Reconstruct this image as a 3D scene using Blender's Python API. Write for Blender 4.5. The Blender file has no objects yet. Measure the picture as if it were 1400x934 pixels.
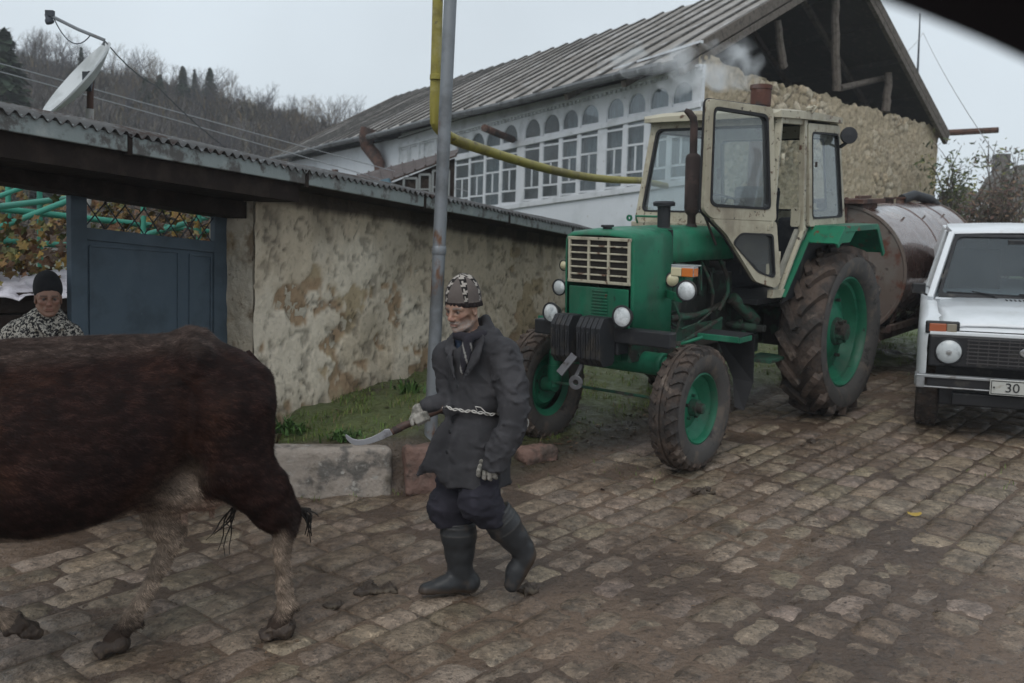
import bpy, bmesh, math, random
import numpy as np
from mathutils import Vector, Matrix, Euler
random.seed(7); RNG = np.random.default_rng(7)
SC = bpy.context.scene; COL = SC.collection
PI = math.pi
# ------------------------------------------------------------------ camera
FPX = 1361.0
pitch = math.atan((467-350)/FPX); roll = math.radians(1.7)
CAM = Vector((0, 0, 2.13))
Fv = Vector((0, math.cos(pitch), -math.sin(pitch))); R0 = Vector((1, 0, 0)); U0 = Vector((0, math.sin(pitch), math.cos(pitch)))
Rv = math.cos(roll)*R0 + math.sin(roll)*U0; Uv = -math.sin(roll)*R0 + math.cos(roll)*U0
cd = bpy.data.cameras.new('camera'); cam = bpy.data.objects.new('camera', cd); COL.objects.link(cam)
cam.matrix_world = Matrix(((Rv.x, Uv.x, -Fv.x, CAM.x), (Rv.y, Uv.y, -Fv.y, CAM.y), (Rv.z, Uv.z, -Fv.z, CAM.z), (0, 0, 0, 1)))
cd.sensor_width = 36; cd.lens = 35; cd.clip_end = 2000; cd.clip_start = .05
cd.dof.use_dof = True; cd.dof.focus_distance = 5.3; cd.dof.aperture_fstop = 3.4
SC.camera = cam
# ------------------------------------------------------------------ world, sun, exposure
SUN_EL, SUN_AZ = 48, 200
w = bpy.data.worlds.new('World'); SC.world = w; w.use_nodes = True
nt = w.node_tree; nt.nodes.clear()
sk = nt.nodes.new('ShaderNodeTexSky'); sk.sky_type = 'NISHITA'; sk.sun_disc = False
sk.sun_elevation = math.radians(SUN_EL); sk.sun_rotation = math.radians(SUN_AZ)
sk.air_density = 1.0; sk.dust_density = 6.0; sk.ozone_density = 1.0
hs = nt.nodes.new('ShaderNodeHueSaturation'); hs.inputs['Saturation'].default_value = .30; hs.inputs['Value'].default_value = 1.0
# an overcast layer evens the sky out: clear-sky gradient mixed into a flat cloud grey
mxs = nt.nodes.new('ShaderNodeMix'); mxs.data_type = 'RGBA'; mxs.inputs['Factor'].default_value = .78
mxs.inputs['B'].default_value = (5.2, 5.85, 6.35, 1)
tc = nt.nodes.new('ShaderNodeTexCoord'); nz = nt.nodes.new('ShaderNodeTexNoise'); nz.inputs['Scale'].default_value = 2.6; nz.inputs['Detail'].default_value = 4
cr = nt.nodes.new('ShaderNodeMapRange'); cr.inputs['To Min'].default_value = .80; cr.inputs['To Max'].default_value = 1.18
mul = nt.nodes.new('ShaderNodeVectorMath'); mul.operation = 'SCALE'
bgn = nt.nodes.new('ShaderNodeBackground'); bgn.inputs['Strength'].default_value = .11
out = nt.nodes.new('ShaderNodeOutputWorld')
L = nt.links.new
L(sk.outputs[0], hs.inputs['Color']); L(hs.outputs[0], mxs.inputs['A']); L(tc.outputs['Generated'], nz.inputs['Vector']); L(nz.outputs['Fac'], cr.inputs['Value'])
L(mxs.outputs['Result'], mul.inputs[0]); L(cr.outputs[0], mul.inputs['Scale']); L(mul.outputs[0], bgn.inputs['Color']); L(bgn.outputs[0], out.inputs[0])
sd = bpy.data.lights.new('sun', 'SUN'); sd.energy = .5; sd.angle = math.radians(35); sd.color = (1, .96, .9)
sun = bpy.data.objects.new('sun', sd); COL.objects.link(sun)
sun.rotation_euler = (math.radians(90-SUN_EL), 0, math.radians(180-SUN_AZ))
SC.view_settings.view_transform = 'Standard'; SC.view_settings.look = 'None'; SC.view_settings.exposure = .48; SC.view_settings.gamma = 1
SC.cycles.max_bounces = 6; SC.cycles.volume_bounces = 1; SC.cycles.use_denoising = True
SC.cycles.transparent_max_bounces = 12

# ------------------------------------------------------------------ geometry of the place
def gz(x, y): return .0735*y + .03*x
GN = Vector((-.03, -.0735, 1)).normalized()
def ray(px, py): return Fv*FPX + Rv*(px-700) + Uv*(467-py)
def at(px, py, d):
    v = ray(px, py); return CAM + v*(d/v.y)
def grd(px, py):
    v = ray(px, py); n = Vector((-.03, -.0735, 1)); return CAM + v*(-(CAM.dot(n))/v.dot(n))
# ------------------------------------------------------------------ noise
def _h(ix, iy, iz, s):
    n = (ix*374761393 + iy*668265263 + iz*2147483647*0 + iz*1274126177 + s*974711) & 0xffffffff
    n = ((n ^ (n >> 13))*1274126177) & 0xffffffff
    return ((n ^ (n >> 16)) & 0xffff)/65535.0
def vnoise(x, y, z=0, s=0):
    x, y, z = np.broadcast_arrays(np.asarray(x, float), np.asarray(y, float), np.asarray(z, float))
    ix, iy, iz = np.floor(x).astype(np.int64), np.floor(y).astype(np.int64), np.floor(z).astype(np.int64)
    fx, fy, fz = x-ix, y-iy, z-iz
    fx, fy, fz = fx*fx*(3-2*fx), fy*fy*(3-2*fy), fz*fz*(3-2*fz)
    def c(a, b, d): return _h(ix+a, iy+b, iz+d, s)
    x00 = c(0,0,0)*(1-fx)+c(1,0,0)*fx; x10 = c(0,1,0)*(1-fx)+c(1,1,0)*fx
    x01 = c(0,0,1)*(1-fx)+c(1,0,1)*fx; x11 = c(0,1,1)*(1-fx)+c(1,1,1)*fx
    y0 = x00*(1-fy)+x10*fy; y1 = x01*(1-fy)+x11*fy
    return y0*(1-fz)+y1*fz
def fbm(x, y, z=0, s=0, o=4):
    t = 0; a = .5; f = 1; n = 0
    for i in range(o):
        t = t + a*vnoise(np.asarray(x)*f, np.asarray(y)*f, np.asarray(z)*f, s+i); n += a; a *= .5; f *= 2.03
    return t/n
def sstep(a, b, x):
    t = np.clip((np.asarray(x, float)-a)/(b-a), 0, 1); return t*t*(3-2*t)
# ------------------------------------------------------------------ objects
def mesh_from(name, V, Fc, cols=None, smooth=False):
    me = bpy.data.meshes.new(name)
    V = np.asarray(V, dtype=np.float32)
    if isinstance(Fc, np.ndarray) and Fc.ndim == 2:
        n, k = Fc.shape
        me.vertices.add(len(V)); me.vertices.foreach_set('co', V.ravel())
        me.loops.add(n*k); me.loops.foreach_set('vertex_index', Fc.astype(np.int32).ravel())
        me.polygons.add(n); me.polygons.foreach_set('loop_start', np.arange(0, n*k, k, dtype=np.int32))
        me.polygons.foreach_set('loop_total', np.full(n, k, dtype=np.int32))
        me.update(calc_edges=True)
    else:
        me.from_pydata([tuple(map(float, v)) for v in V], [], [tuple(int(i) for i in q) for q in Fc]); me.update()
    if cols is not None:
        ca = me.color_attributes.new('Col', 'FLOAT_COLOR', 'POINT')
        c4 = np.ones((len(V), 4), dtype=np.float32); c4[:, :3] = cols; ca.data.foreach_set('color', c4.ravel())
    if smooth: me.polygons.foreach_set('use_smooth', np.ones(len(me.polygons), dtype=bool))
    return me
def wmat(o):
    M = o.matrix_basis.copy()
    while o.parent: o = o.parent; M = o.matrix_basis @ M
    return M
def obj(name, me, m, parent=None, world=False, bevel=0, solid=0, seg=2):
    """me: Mesh or MB. world=True: vertices are in world coordinates and get moved into the parent's frame."""
    if isinstance(me, MB): me = me.mesh(name)
    if world and parent is not None: me.transform(wmat(parent).inverted())
    o = bpy.data.objects.new(name, me); COL.objects.link(o)
    if m is not None:
        for mm in (m if isinstance(m, (list, tuple)) else [m]): me.materials.append(mm)
    if parent is not None: o.parent = parent
    if solid:
        s = o.modifiers.new('solid', 'SOLIDIFY'); s.thickness = solid; s.offset = 0
    if bevel:
        b = o.modifiers.new('bevel', 'BEVEL'); b.width = bevel; b.segments = seg; b.limit_method = 'ANGLE'; b.angle_limit = math.radians(35)
        b.harden_normals = False
    return o
def tag(o, label=None, cat=None, group=None, kind=None):
    if label: o['label'] = label
    if cat: o['category'] = cat
    if group: o['group'] = group
    if kind: o['kind'] = kind
    return o
def empty(name, loc, M=None):
    o = bpy.data.objects.new(name, None); COL.objects.link(o); o.empty_display_size = .2
    if M is not None: o.matrix_basis = M
    else: o.location = loc
    return o
def frame(x, y, hx, hy, z=None, slope=True):
    """matrix with X along heading (hx, hy), Z along the road's normal, origin on the road"""
    n = GN if slope else Vector((0, 0, 1)); zz = gz(x, y) if z is None else z
    h = Vector((hx, hy, gz(hx, hy) if slope else 0)).normalized(); l = n.cross(h)
    return Matrix(((h.x, l.x, n.x, x), (h.y, l.y, n.y, y), (h.z, l.z, n.z, zz), (0, 0, 0, 1)))
class MB:
    def __init__(s, M=None): s.v = []; s.f = []; s.mi = []; s.sm = []; s.M = M; s.cur = 0
    def add(s, V, Fc, M=None, smooth=False):
        b = len(s.v)
        for p in V:
            p = Vector(p)
            if M is not None: p = M @ p
            if s.M is not None: p = s.M @ p
            s.v.append(p)
        for q in Fc: s.f.append([b+i for i in q]); s.mi.append(s.cur); s.sm.append(smooth)
        return s
    def box(s, c, d, M=None, rot=None, taper=1):
        x, y, z = d[0]/2, d[1]/2, d[2]/2; t = taper
        V = [Vector(p) for p in [(-x,-y,-z),(x,-y,-z),(x,y,-z),(-x,y,-z),(-x*t,-y*t,z),(x*t,-y*t,z),(x*t,y*t,z),(-x*t,y*t,z)]]
        if rot is not None:
            E = Euler(rot).to_matrix(); V = [E @ p for p in V]
        V = [p+Vector(c) for p in V]
        return s.add(V, [(0,3,2,1),(4,5,6,7),(0,1,5,4),(1,2,6,5),(2,3,7,6),(3,0,4,7)], M)
    def b2(s, a, b, M=None):  # box by two corners
        return s.box([(a[i]+b[i])/2 for i in range(3)], [abs(b[i]-a[i]) for i in range(3)], M)
    def bar(s, a, b, w, h, up=(0, 0, 1), M=None):
        a, b = Vector(a), Vector(b); d = (b-a).normalized(); u = Vector(up)
        sd_ = d.cross(u)
        if sd_.length < 1e-4: sd_ = d.cross(Vector((1, 0, 0)))
        sd_.normalize(); u = sd_.cross(d).normalized()
        V = [p+sd_*(i*w/2)+u*(j*h/2) for p in (a, b) for (i, j) in ((-1,-1),(1,-1),(1,1),(-1,1))]
        return s.add(V, [(3,2,1,0),(4,5,6,7),(0,1,5,4),(1,2,6,5),(2,3,7,6),(3,0,4,7)], M)
    def tube(s, P, r, n=10, caps=True, M=None, closed=False):
        P = [Vector(p) for p in P]; m = len(P)
        rs = r if isinstance(r, (list, tuple, np.ndarray)) else [r]*m
        T = []
        for i in range(m):
            if closed: d = P[(i+1) % m]-P[i-1]
            else: d = P[min(i+1, m-1)]-P[max(i-1, 0)]
            T.append(d.normalized() if d.length > 1e-9 else Vector((0, 0, 1)))
        u = T[0].orthogonal().normalized(); V = []
        for i in range(m):
            u = (u-T[i]*u.dot(T[i]));
            u = u.normalized() if u.length > 1e-6 else T[i].orthogonal().normalized()
            w_ = T[i].cross(u)
            for k in range(n):
                a = 2*PI*k/n; V.append(P[i]+(u*math.cos(a)+w_*math.sin(a))*rs[i])
        Fc = []
        for i in range(m if closed else m-1):
            j = (i+1) % m
            for k in range(n):
                k2 = (k+1) % n; Fc.append((i*n+k, i*n+k2, j*n+k2, j*n+k))
        s.add(V, Fc, M, smooth=True)
        if caps and not closed:
            s.add(V[:n], [tuple(range(n))[::-1]], M); s.add(V[-n:], [tuple(range(n))], M)
        return s
    def lathe(s, prof, o=(0,0,0), ax=(0,0,1), n=24, M=None, smooth=True, close=False, caps=True):
        """prof: list of (r, h) along axis ax from o"""
        o, ax = Vector(o), Vector(ax).normalized(); u = ax.orthogonal().normalized(); w_ = ax.cross(u); V = []
        for (r, h) in prof:
            for k in range(n):
                a = 2*PI*k/n; V.append(o+ax*h+(u*math.cos(a)+w_*math.sin(a))*r)
        m = len(prof); Fc = []
        for i in range(m if close else m-1):
            j = (i+1) % m
            for k in range(n):
                k2 = (k+1) % n; Fc.append((i*n+k, i*n+k2, j*n+k2, j*n+k))
        s.add(V, Fc, M, smooth=smooth)
        if not close and caps:
            if prof[0][0] > 1e-5: s.add(V[:n], [tuple(range(n))[::-1]], M)
            if prof[-1][0] > 1e-5: s.add(V[-n:], [tuple(range(n))], M)
        return s
    def prism(s, pts, ext, M=None):
        """polygon (3d points) extruded by vector ext"""
        a = [Vector(p) for p in pts]; b = [p+Vector(ext) for p in a]; n = len(a)
        nrm = sum(((a[i]-a[0]).cross(a[(i+1) % n]-a[0]) for i in range(n)), Vector())
        if nrm.dot(Vector(ext)) > 0: a, b = b, a
        return s.add(a+b, [tuple(range(n)), tuple(range(n, 2*n))[::-1]] + [(i, i+n, (i+1) % n+n, (i+1) % n) for i in range(n)], M)
    def ring(s, outer, inner, ext, M=None):
        """frame between two loops of equal length, extruded"""
        o0 = [Vector(p) for p in outer]; i0 = [Vector(p) for p in inner]; e = Vector(ext); n = len(o0)
        V = o0+i0+[p+e for p in o0]+[p+e for p in i0]; Fc = []
        for k in range(n):
            j = (k+1) % n
            Fc += [(k, j, n+j, n+k), (2*n+k, 3*n+k, 3*n+j, 2*n+j), (k, 2*n+k, 2*n+j, j), (n+k, n+j, 3*n+j, 3*n+k)]
        return s.add(V, Fc, M)
    def ball(s, c, r, n=12, m=8, M=None, sc=(1,1,1)):
        c = Vector(c); V = [c+Vector((0,0,-r*sc[2]))]
        for i in range(1, m):
            t = -PI/2+PI*i/m
            for k in range(n):
                a = 2*PI*k/n; V.append(c+Vector((r*math.cos(t)*math.cos(a)*sc[0], r*math.cos(t)*math.sin(a)*sc[1], r*math.sin(t)*sc[2])))
        V.append(c+Vector((0,0,r*sc[2]))); Fc = []
        for k in range(n): Fc.append((0, 1+(k+1) % n, 1+k)); Fc.append((len(V)-1, 1+(m-2)*n+k, 1+(m-2)*n+(k+1) % n))
        for i in range(m-2):
            for k in range(n): Fc.append((1+i*n+k, 1+i*n+(k+1) % n, 1+(i+1)*n+(k+1) % n, 1+(i+1)*n+k))
        return s.add(V, Fc, M, smooth=True)
    def grid(s, P, smooth=True, M=None):
        """P: rows of points"""
        n, m = len(P), len(P[0]); V = [p for r_ in P for p in r_]
        return s.add(V, [(i*m+j, i*m+j+1, (i+1)*m+j+1, (i+1)*m+j) for i in range(n-1) for j in range(m-1)], M, smooth=smooth)
    def mesh(s, name):
        me = bpy.data.meshes.new(name); me.from_pydata([tuple(p) for p in s.v], [], s.f); me.update()
        me.polygons.foreach_set('use_smooth', s.sm); me.polygons.foreach_set('material_index', s.mi)
        bm = bmesh.new(); bm.from_mesh(me); bmesh.ops.remove_doubles(bm, verts=bm.verts, dist=1e-5); bmesh.ops.recalc_face_normals(bm, faces=bm.faces)
        for e in bm.edges:
            if len(e.link_faces) == 2 and e.calc_face_angle(0) > math.radians(40): e.smooth = False
        bm.to_mesh(me); bm.free(); me.update()
        return me
def setcol(me, fn):
    """point colours from a function of the vertex array"""
    V = np.empty(len(me.vertices)*3, dtype=np.float32); me.vertices.foreach_get('co', V); V = V.reshape(-1, 3)
    c = fn(V); ca = me.color_attributes.new('Col', 'FLOAT_COLOR', 'POINT')
    c4 = np.ones((len(V), 4), dtype=np.float32); c4[:, :3] = c; ca.data.foreach_set('color', c4.ravel())
# ------------------------------------------------------------------ materials
def mat(name, col=(.5,.5,.5), rough=.7, metal=0, layers=(), bump=(), attr=False, rvar=0, spec=.28, trans=0, coat=0, stretch=(1,1,1), emit=None, space='Object', sss=0):
    """layers: (colour, scale, lo, hi[, stretch[, strength]]) noise patches of a second material colour; bump: (scale, strength, dist)"""
    m = bpy.data.materials.new(name); m.use_nodes = True; nt = m.node_tree; nt.nodes.clear(); L = nt.links.new
    out = nt.nodes.new('ShaderNodeOutputMaterial'); b = nt.nodes.new('ShaderNodeBsdfPrincipled'); L(b.outputs[0], out.inputs[0])
    b.inputs['Roughness'].default_value = rough; b.inputs['Metallic'].default_value = metal; b.inputs['Specular IOR Level'].default_value = spec
    if trans: b.inputs['Transmission Weight'].default_value = trans
    if coat: b.inputs['Coat Weight'].default_value = coat; b.inputs['Coat Roughness'].default_value = .15
    if sss:
        b.inputs['Subsurface Weight'].default_value = sss; b.inputs['Subsurface Radius'].default_value = (.02, .008, .004)
    tc = nt.nodes.new('ShaderNodeTexCoord'); src = tc.outputs[space]
    def mapped(st):
        mp = nt.nodes.new('ShaderNodeMapping'); mp.inputs['Scale'].default_value = st; L(src, mp.inputs['Vector']); return mp.outputs[0]
    base = mapped(stretch) if stretch != (1,1,1) else src
    if attr:
        a = nt.nodes.new('ShaderNodeAttribute'); a.attribute_name = 'Col'; c = a.outputs['Color']
    else:
        r_ = nt.nodes.new('ShaderNodeRGB'); r_.outputs[0].default_value = (*col, 1); c = r_.outputs[0]
    for i, ly in enumerate(layers):
        lc, sc_, lo, hi = ly[:4]; st = ly[4] if len(ly) > 4 and ly[4] else None; k = ly[5] if len(ly) > 5 else 1
        n = nt.nodes.new('ShaderNodeTexNoise'); n.inputs['Scale'].default_value = sc_; n.inputs['Detail'].default_value = 8; n.inputs['Roughness'].default_value = .62
        if st: L(mapped(st), n.inputs['Vector'])
        else:
            mp = nt.nodes.new('ShaderNodeVectorMath'); mp.operation = 'ADD'; mp.inputs[1].default_value = (i*7.3, i*3.1, i*5.7); L(base, mp.inputs[0]); L(mp.outputs[0], n.inputs['Vector'])
        mr = nt.nodes.new('ShaderNodeMapRange'); mr.inputs['From Min'].default_value = lo; mr.inputs['From Max'].default_value = hi; mr.inputs['To Max'].default_value = k
        mr.interpolation_type = 'SMOOTHSTEP'
        L(n.outputs['Fac'], mr.inputs['Value'])
        mx = nt.nodes.new('ShaderNodeMix'); mx.data_type = 'RGBA'; L(mr.outputs[0], mx.inputs['Factor']); L(c, mx.inputs['A'])
        if len(lc) == 1:   # multiply by grey
            g = nt.nodes.new('ShaderNodeVectorMath'); g.operation = 'SCALE'; g.inputs['Scale'].default_value = lc[0]; L(c, g.inputs[0]); L(g.outputs[0], mx.inputs['B'])
        else: mx.inputs['B'].default_value = (*lc, 1)
        c = mx.outputs['Result']
    L(c, b.inputs['Base Color'])
    if rvar:
        n = nt.nodes.new('ShaderNodeTexNoise'); n.inputs['Scale'].default_value = 9; n.inputs['Detail'].default_value = 6; L(base, n.inputs['Vector'])
        mr = nt.nodes.new('ShaderNodeMapRange'); mr.inputs['From Min'].default_value = .3; mr.inputs['From Max'].default_value = .7
        mr.inputs['To Min'].default_value = max(0, rough-rvar); mr.inputs['To Max'].default_value = min(1, rough+rvar); L(n.outputs['Fac'], mr.inputs['Value']); L(mr.outputs[0], b.inputs['Roughness'])
    nrm = None
    for bp in bump:
        sc_, stg, dist = bp[:3]
        n = nt.nodes.new('ShaderNodeTexNoise'); n.inputs['Scale'].default_value = sc_; n.inputs['Detail'].default_value = 7
        if len(bp) > 3: L(mapped(bp[3]), n.inputs['Vector'])
        else: L(base, n.inputs['Vector'])
        bn = nt.nodes.new('ShaderNodeBump'); bn.inputs['Strength'].default_value = stg; bn.inputs['Distance'].default_value = dist
        L(n.outputs['Fac'], bn.inputs['Height'])
        if nrm is not None: L(nrm, bn.inputs['Normal'])
        nrm = bn.outputs[0]
    if nrm is not None: L(nrm, b.inputs['Normal'])
    if emit: b.inputs['Emission Color'].default_value = (*emit[0], 1); b.inputs['Emission Strength'].default_value = emit[1]
    return m
def glassmat(name, tint=(.8,.85,.85), alpha=.25, rough=.05, col=(.3,.34,.35), refl=.85):
    """thin glass: transparent with a glossy coat and a diffuse grey: dust, on house panes painted sky reflection"""
    m = bpy.data.materials.new(name); m.use_nodes = True; nt = m.node_tree; nt.nodes.clear(); L = nt.links.new
    out = nt.nodes.new('ShaderNodeOutputMaterial'); tr = nt.nodes.new('ShaderNodeBsdfTransparent'); tr.inputs[0].default_value = (*tint, 1)
    gl = nt.nodes.new('ShaderNodeBsdfGlossy'); gl.inputs['Roughness'].default_value = rough; gl.inputs['Color'].default_value = (.9,.93,.95,1)
    df = nt.nodes.new('ShaderNodeBsdfDiffuse'); df.inputs[0].default_value = (*col, 1)
    lf = nt.nodes.new('ShaderNodeLayerWeight'); lf.inputs['Blend'].default_value = .5; pw_ = nt.nodes.new('ShaderNodeMath'); pw_.operation = 'POWER'; pw_.inputs[1].default_value = 3.2; L(lf.outputs['Facing'], pw_.inputs[0]); lw = nt.nodes.new('ShaderNodeMapRange'); lw.inputs['To Min'].default_value = .05; lw.inputs['To Max'].default_value = refl; L(pw_.outputs[0], lw.inputs['Value'])
    m1 = nt.nodes.new('ShaderNodeMixShader'); m2 = nt.nodes.new('ShaderNodeMixShader')
    n = nt.nodes.new('ShaderNodeTexNoise'); n.inputs['Scale'].default_value = 3; n.inputs['Detail'].default_value = 8
    tcn = nt.nodes.new('ShaderNodeTexCoord'); L(tcn.outputs['Object'], n.inputs['Vector'])
    mr = nt.nodes.new('ShaderNodeMapRange'); mr.inputs['From Min'].default_value = .3; mr.inputs['From Max'].default_value = .8; mr.inputs['To Min'].default_value = alpha*.5; mr.inputs['To Max'].default_value = min(1, alpha*1.7)
    L(n.outputs['Fac'], mr.inputs['Value']); L(mr.outputs[0], m1.inputs[0]); L(tr.outputs[0], m1.inputs[1]); L(df.outputs[0], m1.inputs[2])
    L(lw.outputs[0], m2.inputs[0]); L(m1.outputs[0], m2.inputs[1]); L(gl.outputs[0], m2.inputs[2]); L(m2.outputs[0], out.inputs[0])
    return m
# ------------------------------------------------------------------ SDF modelling
class SDF:
    def __init__(s, lo, hi, h):
        s.lo = np.array(lo, float); s.h = h; s.n = np.ceil((np.array(hi)-s.lo)/h).astype(int)+1
        s.D = np.full(tuple(s.n), 1.0, dtype=np.float32); s.Cc = None
    def _sl(s, a, b, m):
        i0 = np.clip(np.floor((np.minimum(a, b)-m-s.lo)/s.h).astype(int), 0, s.n); i1 = np.clip(np.ceil((np.maximum(a, b)+m-s.lo)/s.h).astype(int)+1, 0, s.n)
        if np.any(i1 <= i0): return None, None
        ax = [s.lo[k]+s.h*np.arange(i0[k], i1[k]) for k in range(3)]
        X, Y, Z = np.meshgrid(*ax, indexing='ij', sparse=True)
        return tuple(slice(i0[k], i1[k]) for k in range(3)), (X, Y, Z)
    def _comb(s, sl, d, k, mode):
        A = s.D[sl]
        if mode == '+':
            if k > 0:
                hh = np.clip(.5+.5*(A-d)/k, 0, 1); R = A*(1-hh)+d*hh-k*hh*(1-hh)
            else: R = np.minimum(A, d)
        else:
            if k > 0:
                hh = np.clip(.5-.5*(A+d)/k, 0, 1); R = A*(1-hh)+(-d)*hh+k*hh*(1-hh)
            else: R = np.maximum(A, -d)
        s.D[sl] = R
    def cone(s, a, b, ra, rb, k=.03, mode='+', flat=None):
        """round cone from a to b; flat=(axis vector, factor) squashes the section along the axis"""
        a, b = np.array(a, float), np.array(b, float); sl, G = s._sl(a, b, max(ra, rb)*1.6+k+.03)
        if sl is None: return s
        ab = b-a; q = [G[i]-a[i] for i in range(3)]
        t = np.clip((q[0]*ab[0]+q[1]*ab[1]+q[2]*ab[2])/max(ab@ab, 1e-9), 0, 1)
        v = [q[i]-t*ab[i] for i in range(3)]
        if flat is not None:
            u = np.array(flat[0], float); u /= np.linalg.norm(u); dd = v[0]*u[0]+v[1]*u[1]+v[2]*u[2]; g = 1/flat[1]-1
            v = [v[i]+dd*u[i]*g for i in range(3)]
        d = np.sqrt(v[0]**2+v[1]**2+v[2]**2)-(ra+(rb-ra)*t)
        s._comb(sl, d, k, mode); return s
    def chain(s, P, r, k=.03, **kw):
        for i in range(len(P)-1): s.cone(P[i], P[i+1], r[i], r[i+1], k, **kw)
        return s
    def ell(s, c, r, k=.03, mode='+', M=None):
        c, r = np.array(c, float), np.array(r, float); R = max(r); sl, G = s._sl(c-R, c+R, k+.03)
        if sl is None: return s
        q = [G[i]-c[i] for i in range(3)]
        if M is not None: q = [M[i][0]*q[0]+M[i][1]*q[1]+M[i][2]*q[2] for i in range(3)]
        k0 = np.sqrt((q[0]/r[0])**2+(q[1]/r[1])**2+(q[2]/r[2])**2); k1 = np.sqrt((q[0]/r[0]**2)**2+(q[1]/r[1]**2)**2+(q[2]/r[2]**2)**2)
        s._comb(sl, k0*(k0-1)/np.maximum(k1, 1e-6), k, mode); return s
    def plane(s, p, n, k=.005):
        """cut away the side n points to"""
        p, n = np.array(p, float), np.array(n, float); n /= np.linalg.norm(n)
        ax = [s.lo[i]+s.h*np.arange(s.n[i]) for i in range(3)]; G = np.meshgrid(*ax, indexing='ij', sparse=True)
        d = -((G[0]-p[0])*n[0]+(G[1]-p[1])*n[1]+(G[2]-p[2])*n[2]); s.D = np.maximum(s.D, -d).astype(np.float32); return s
    def disp(s, fn, lim=.1):
        """D += fn(x, y, z) near the surface"""
        I = np.nonzero(np.abs(s.D) < lim); P = [s.lo[k]+s.h*I[k] for k in range(3)]
        s.D[I] += fn(*P).astype(np.float32); return s
    def net(s):
        D = s.D; D = np.pad(D, 1, constant_values=1.0); neg = D < 0
        n0, n1, n2 = [q-1 for q in D.shape]
        cnt = np.zeros((n0, n1, n2), np.int8)
        for a in (0,1):
            for b in (0,1):
                for c in (0,1): cnt += neg[a:a+n0, b:b+n1, c:c+n2]
        act = (cnt > 0) & (cnt < 8); I = np.argwhere(act); idx = -np.ones(act.shape, np.int64); idx[act] = np.arange(len(I))
        S = np.zeros((len(I), 3)); W = np.zeros(len(I)); cor = [(a,b,c) for a in (0,1) for b in (0,1) for c in (0,1)]
        val = {c: D[I[:,0]+c[0], I[:,1]+c[1], I[:,2]+c[2]] for c in cor}
        for a in cor:
            for k in range(3):
                if a[k] == 0:
                    b = list(a); b[k] = 1; b = tuple(b); va, vb = val[a], val[b]; x = (va < 0) != (vb < 0)
                    t = np.where(x, va/np.where(x, va-vb, 1), 0); p = np.array(a, float)[None].repeat(len(I), 0); p[:, k] += t
                    S[x] += p[x]; W[x] += 1
        V = (I+S/W[:, None]-1)*s.h+s.lo
        Q = []
        for k in range(3):
            u, v = (k+1) % 3, (k+2) % 3
            e = [0,0,0]; e[k] = 1
            A = neg[:n0, :n1, :n2]; B = neg[e[0]:e[0]+n0, e[1]:e[1]+n1, e[2]:e[2]+n2]
            X = np.argwhere(A != B); X = X[(X[:, u] > 0) & (X[:, v] > 0)]
            du = np.zeros(3, int); du[u] = 1; dv = np.zeros(3, int); dv[v] = 1
            g = lambda Y: idx[Y[:,0], Y[:,1], Y[:,2]]
            q = np.stack([g(X), g(X-du), g(X-du-dv), g(X-dv)], 1); inside = A[X[:,0], X[:,1], X[:,2]]
            q[~inside] = q[~inside][:, ::-1]; Q.append(q)
        Q = np.concatenate(Q); Q = Q[(Q >= 0).all(1)]
        return V, Q
    def smooth_net(s, it=1):
        V, Q = s.net()
        for _ in range(it):
            acc = np.zeros_like(V); n = np.zeros(len(V))
            for a in range(4):
                b = (a+1) % 4
                np.add.at(acc, Q[:, a], V[Q[:, b]]); np.add.at(n, Q[:, a], 1); np.add.at(acc, Q[:, b], V[Q[:, a]]); np.add.at(n, Q[:, b], 1)
            V = V*.5+.5*acc/np.maximum(n, 1)[:, None]
        return V, Q
# ================================================================== GROUND
RS = Vector((.65, .76, 0)).normalized(); RT = Vector((-RS.y, RS.x, 0))      # along the road, and across it (to the left)
VERGE = [(-1.75, 6.62), (-.61, 6.84), (.05, 7.02), (.36, 7.32), (1.22, 8.35), (2.7, 9.95), (4.3, 11.1), (6.2, 12.3), (30, 30)]
WALL_A, WALL_B = Vector((-2.95, 4.95)), Vector((1.35, 13.45))                     # foot of the courtyard wall, runs (.45, .89)
WD = (WALL_B-WALL_A).normalized()
def seg_dist(x, y, a, b):
    """signed distance to the segment's line (left positive) and clamped distance"""
    dx, dy = b[0]-a[0], b[1]-a[1]; l2 = dx*dx+dy*dy
    t = np.clip(((x-a[0])*dx+(y-a[1])*dy)/l2, 0, 1); ex, ey = x-a[0]-t*dx, y-a[1]-t*dy
    return np.sqrt(ex*ex+ey*ey), np.sign(dx*(y-a[1])-dy*(x-a[0]))
def verge_d(x, y):
    """distance into the verge (positive = on the verge)"""
    best = None; sg = None
    for a, b in zip(VERGE[:-1], VERGE[1:]):
        d, s_ = seg_dist(x, y, a, b)
        if best is None: best, sg = d, s_
        else:
            m = d < best; best = np.where(m, d, best); sg = np.where(m, s_, sg)
    return best*sg
def bank(x, y):
    v = verge_d(x, y); near = 1-sstep(-.75, .1, x)
    hi = sstep(-.02, .12, v)*.31 + sstep(.1, .9, v)*.10
    lo = sstep(.25, 1.6, v)*.16 + sstep(.02, .3, v)*.03
    right = 1-sstep(1.2, 3.0, x)
    r_ = np.where(x > -1.66, hi*near+lo*(1-near)*(.35+.65*right), 0)
    return r_*(1-sstep(14, 18, y))
def hill(x, y):
    h = 15.0-.205*(x+46); h = np.clip(h, 0, 25)
    base = sstep(42, 95, y)*h
    rt = sstep(25, 60, y)*sstep(8, 20, x)*1.0
    return base - sstep(18, 60, y)*(.0735*y+.03*x)*.9 + sstep(18, 60, y)*1.6 + fbm(x/14, y/14, s=3)*sstep(40, 80, y)*3 + rt
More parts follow.
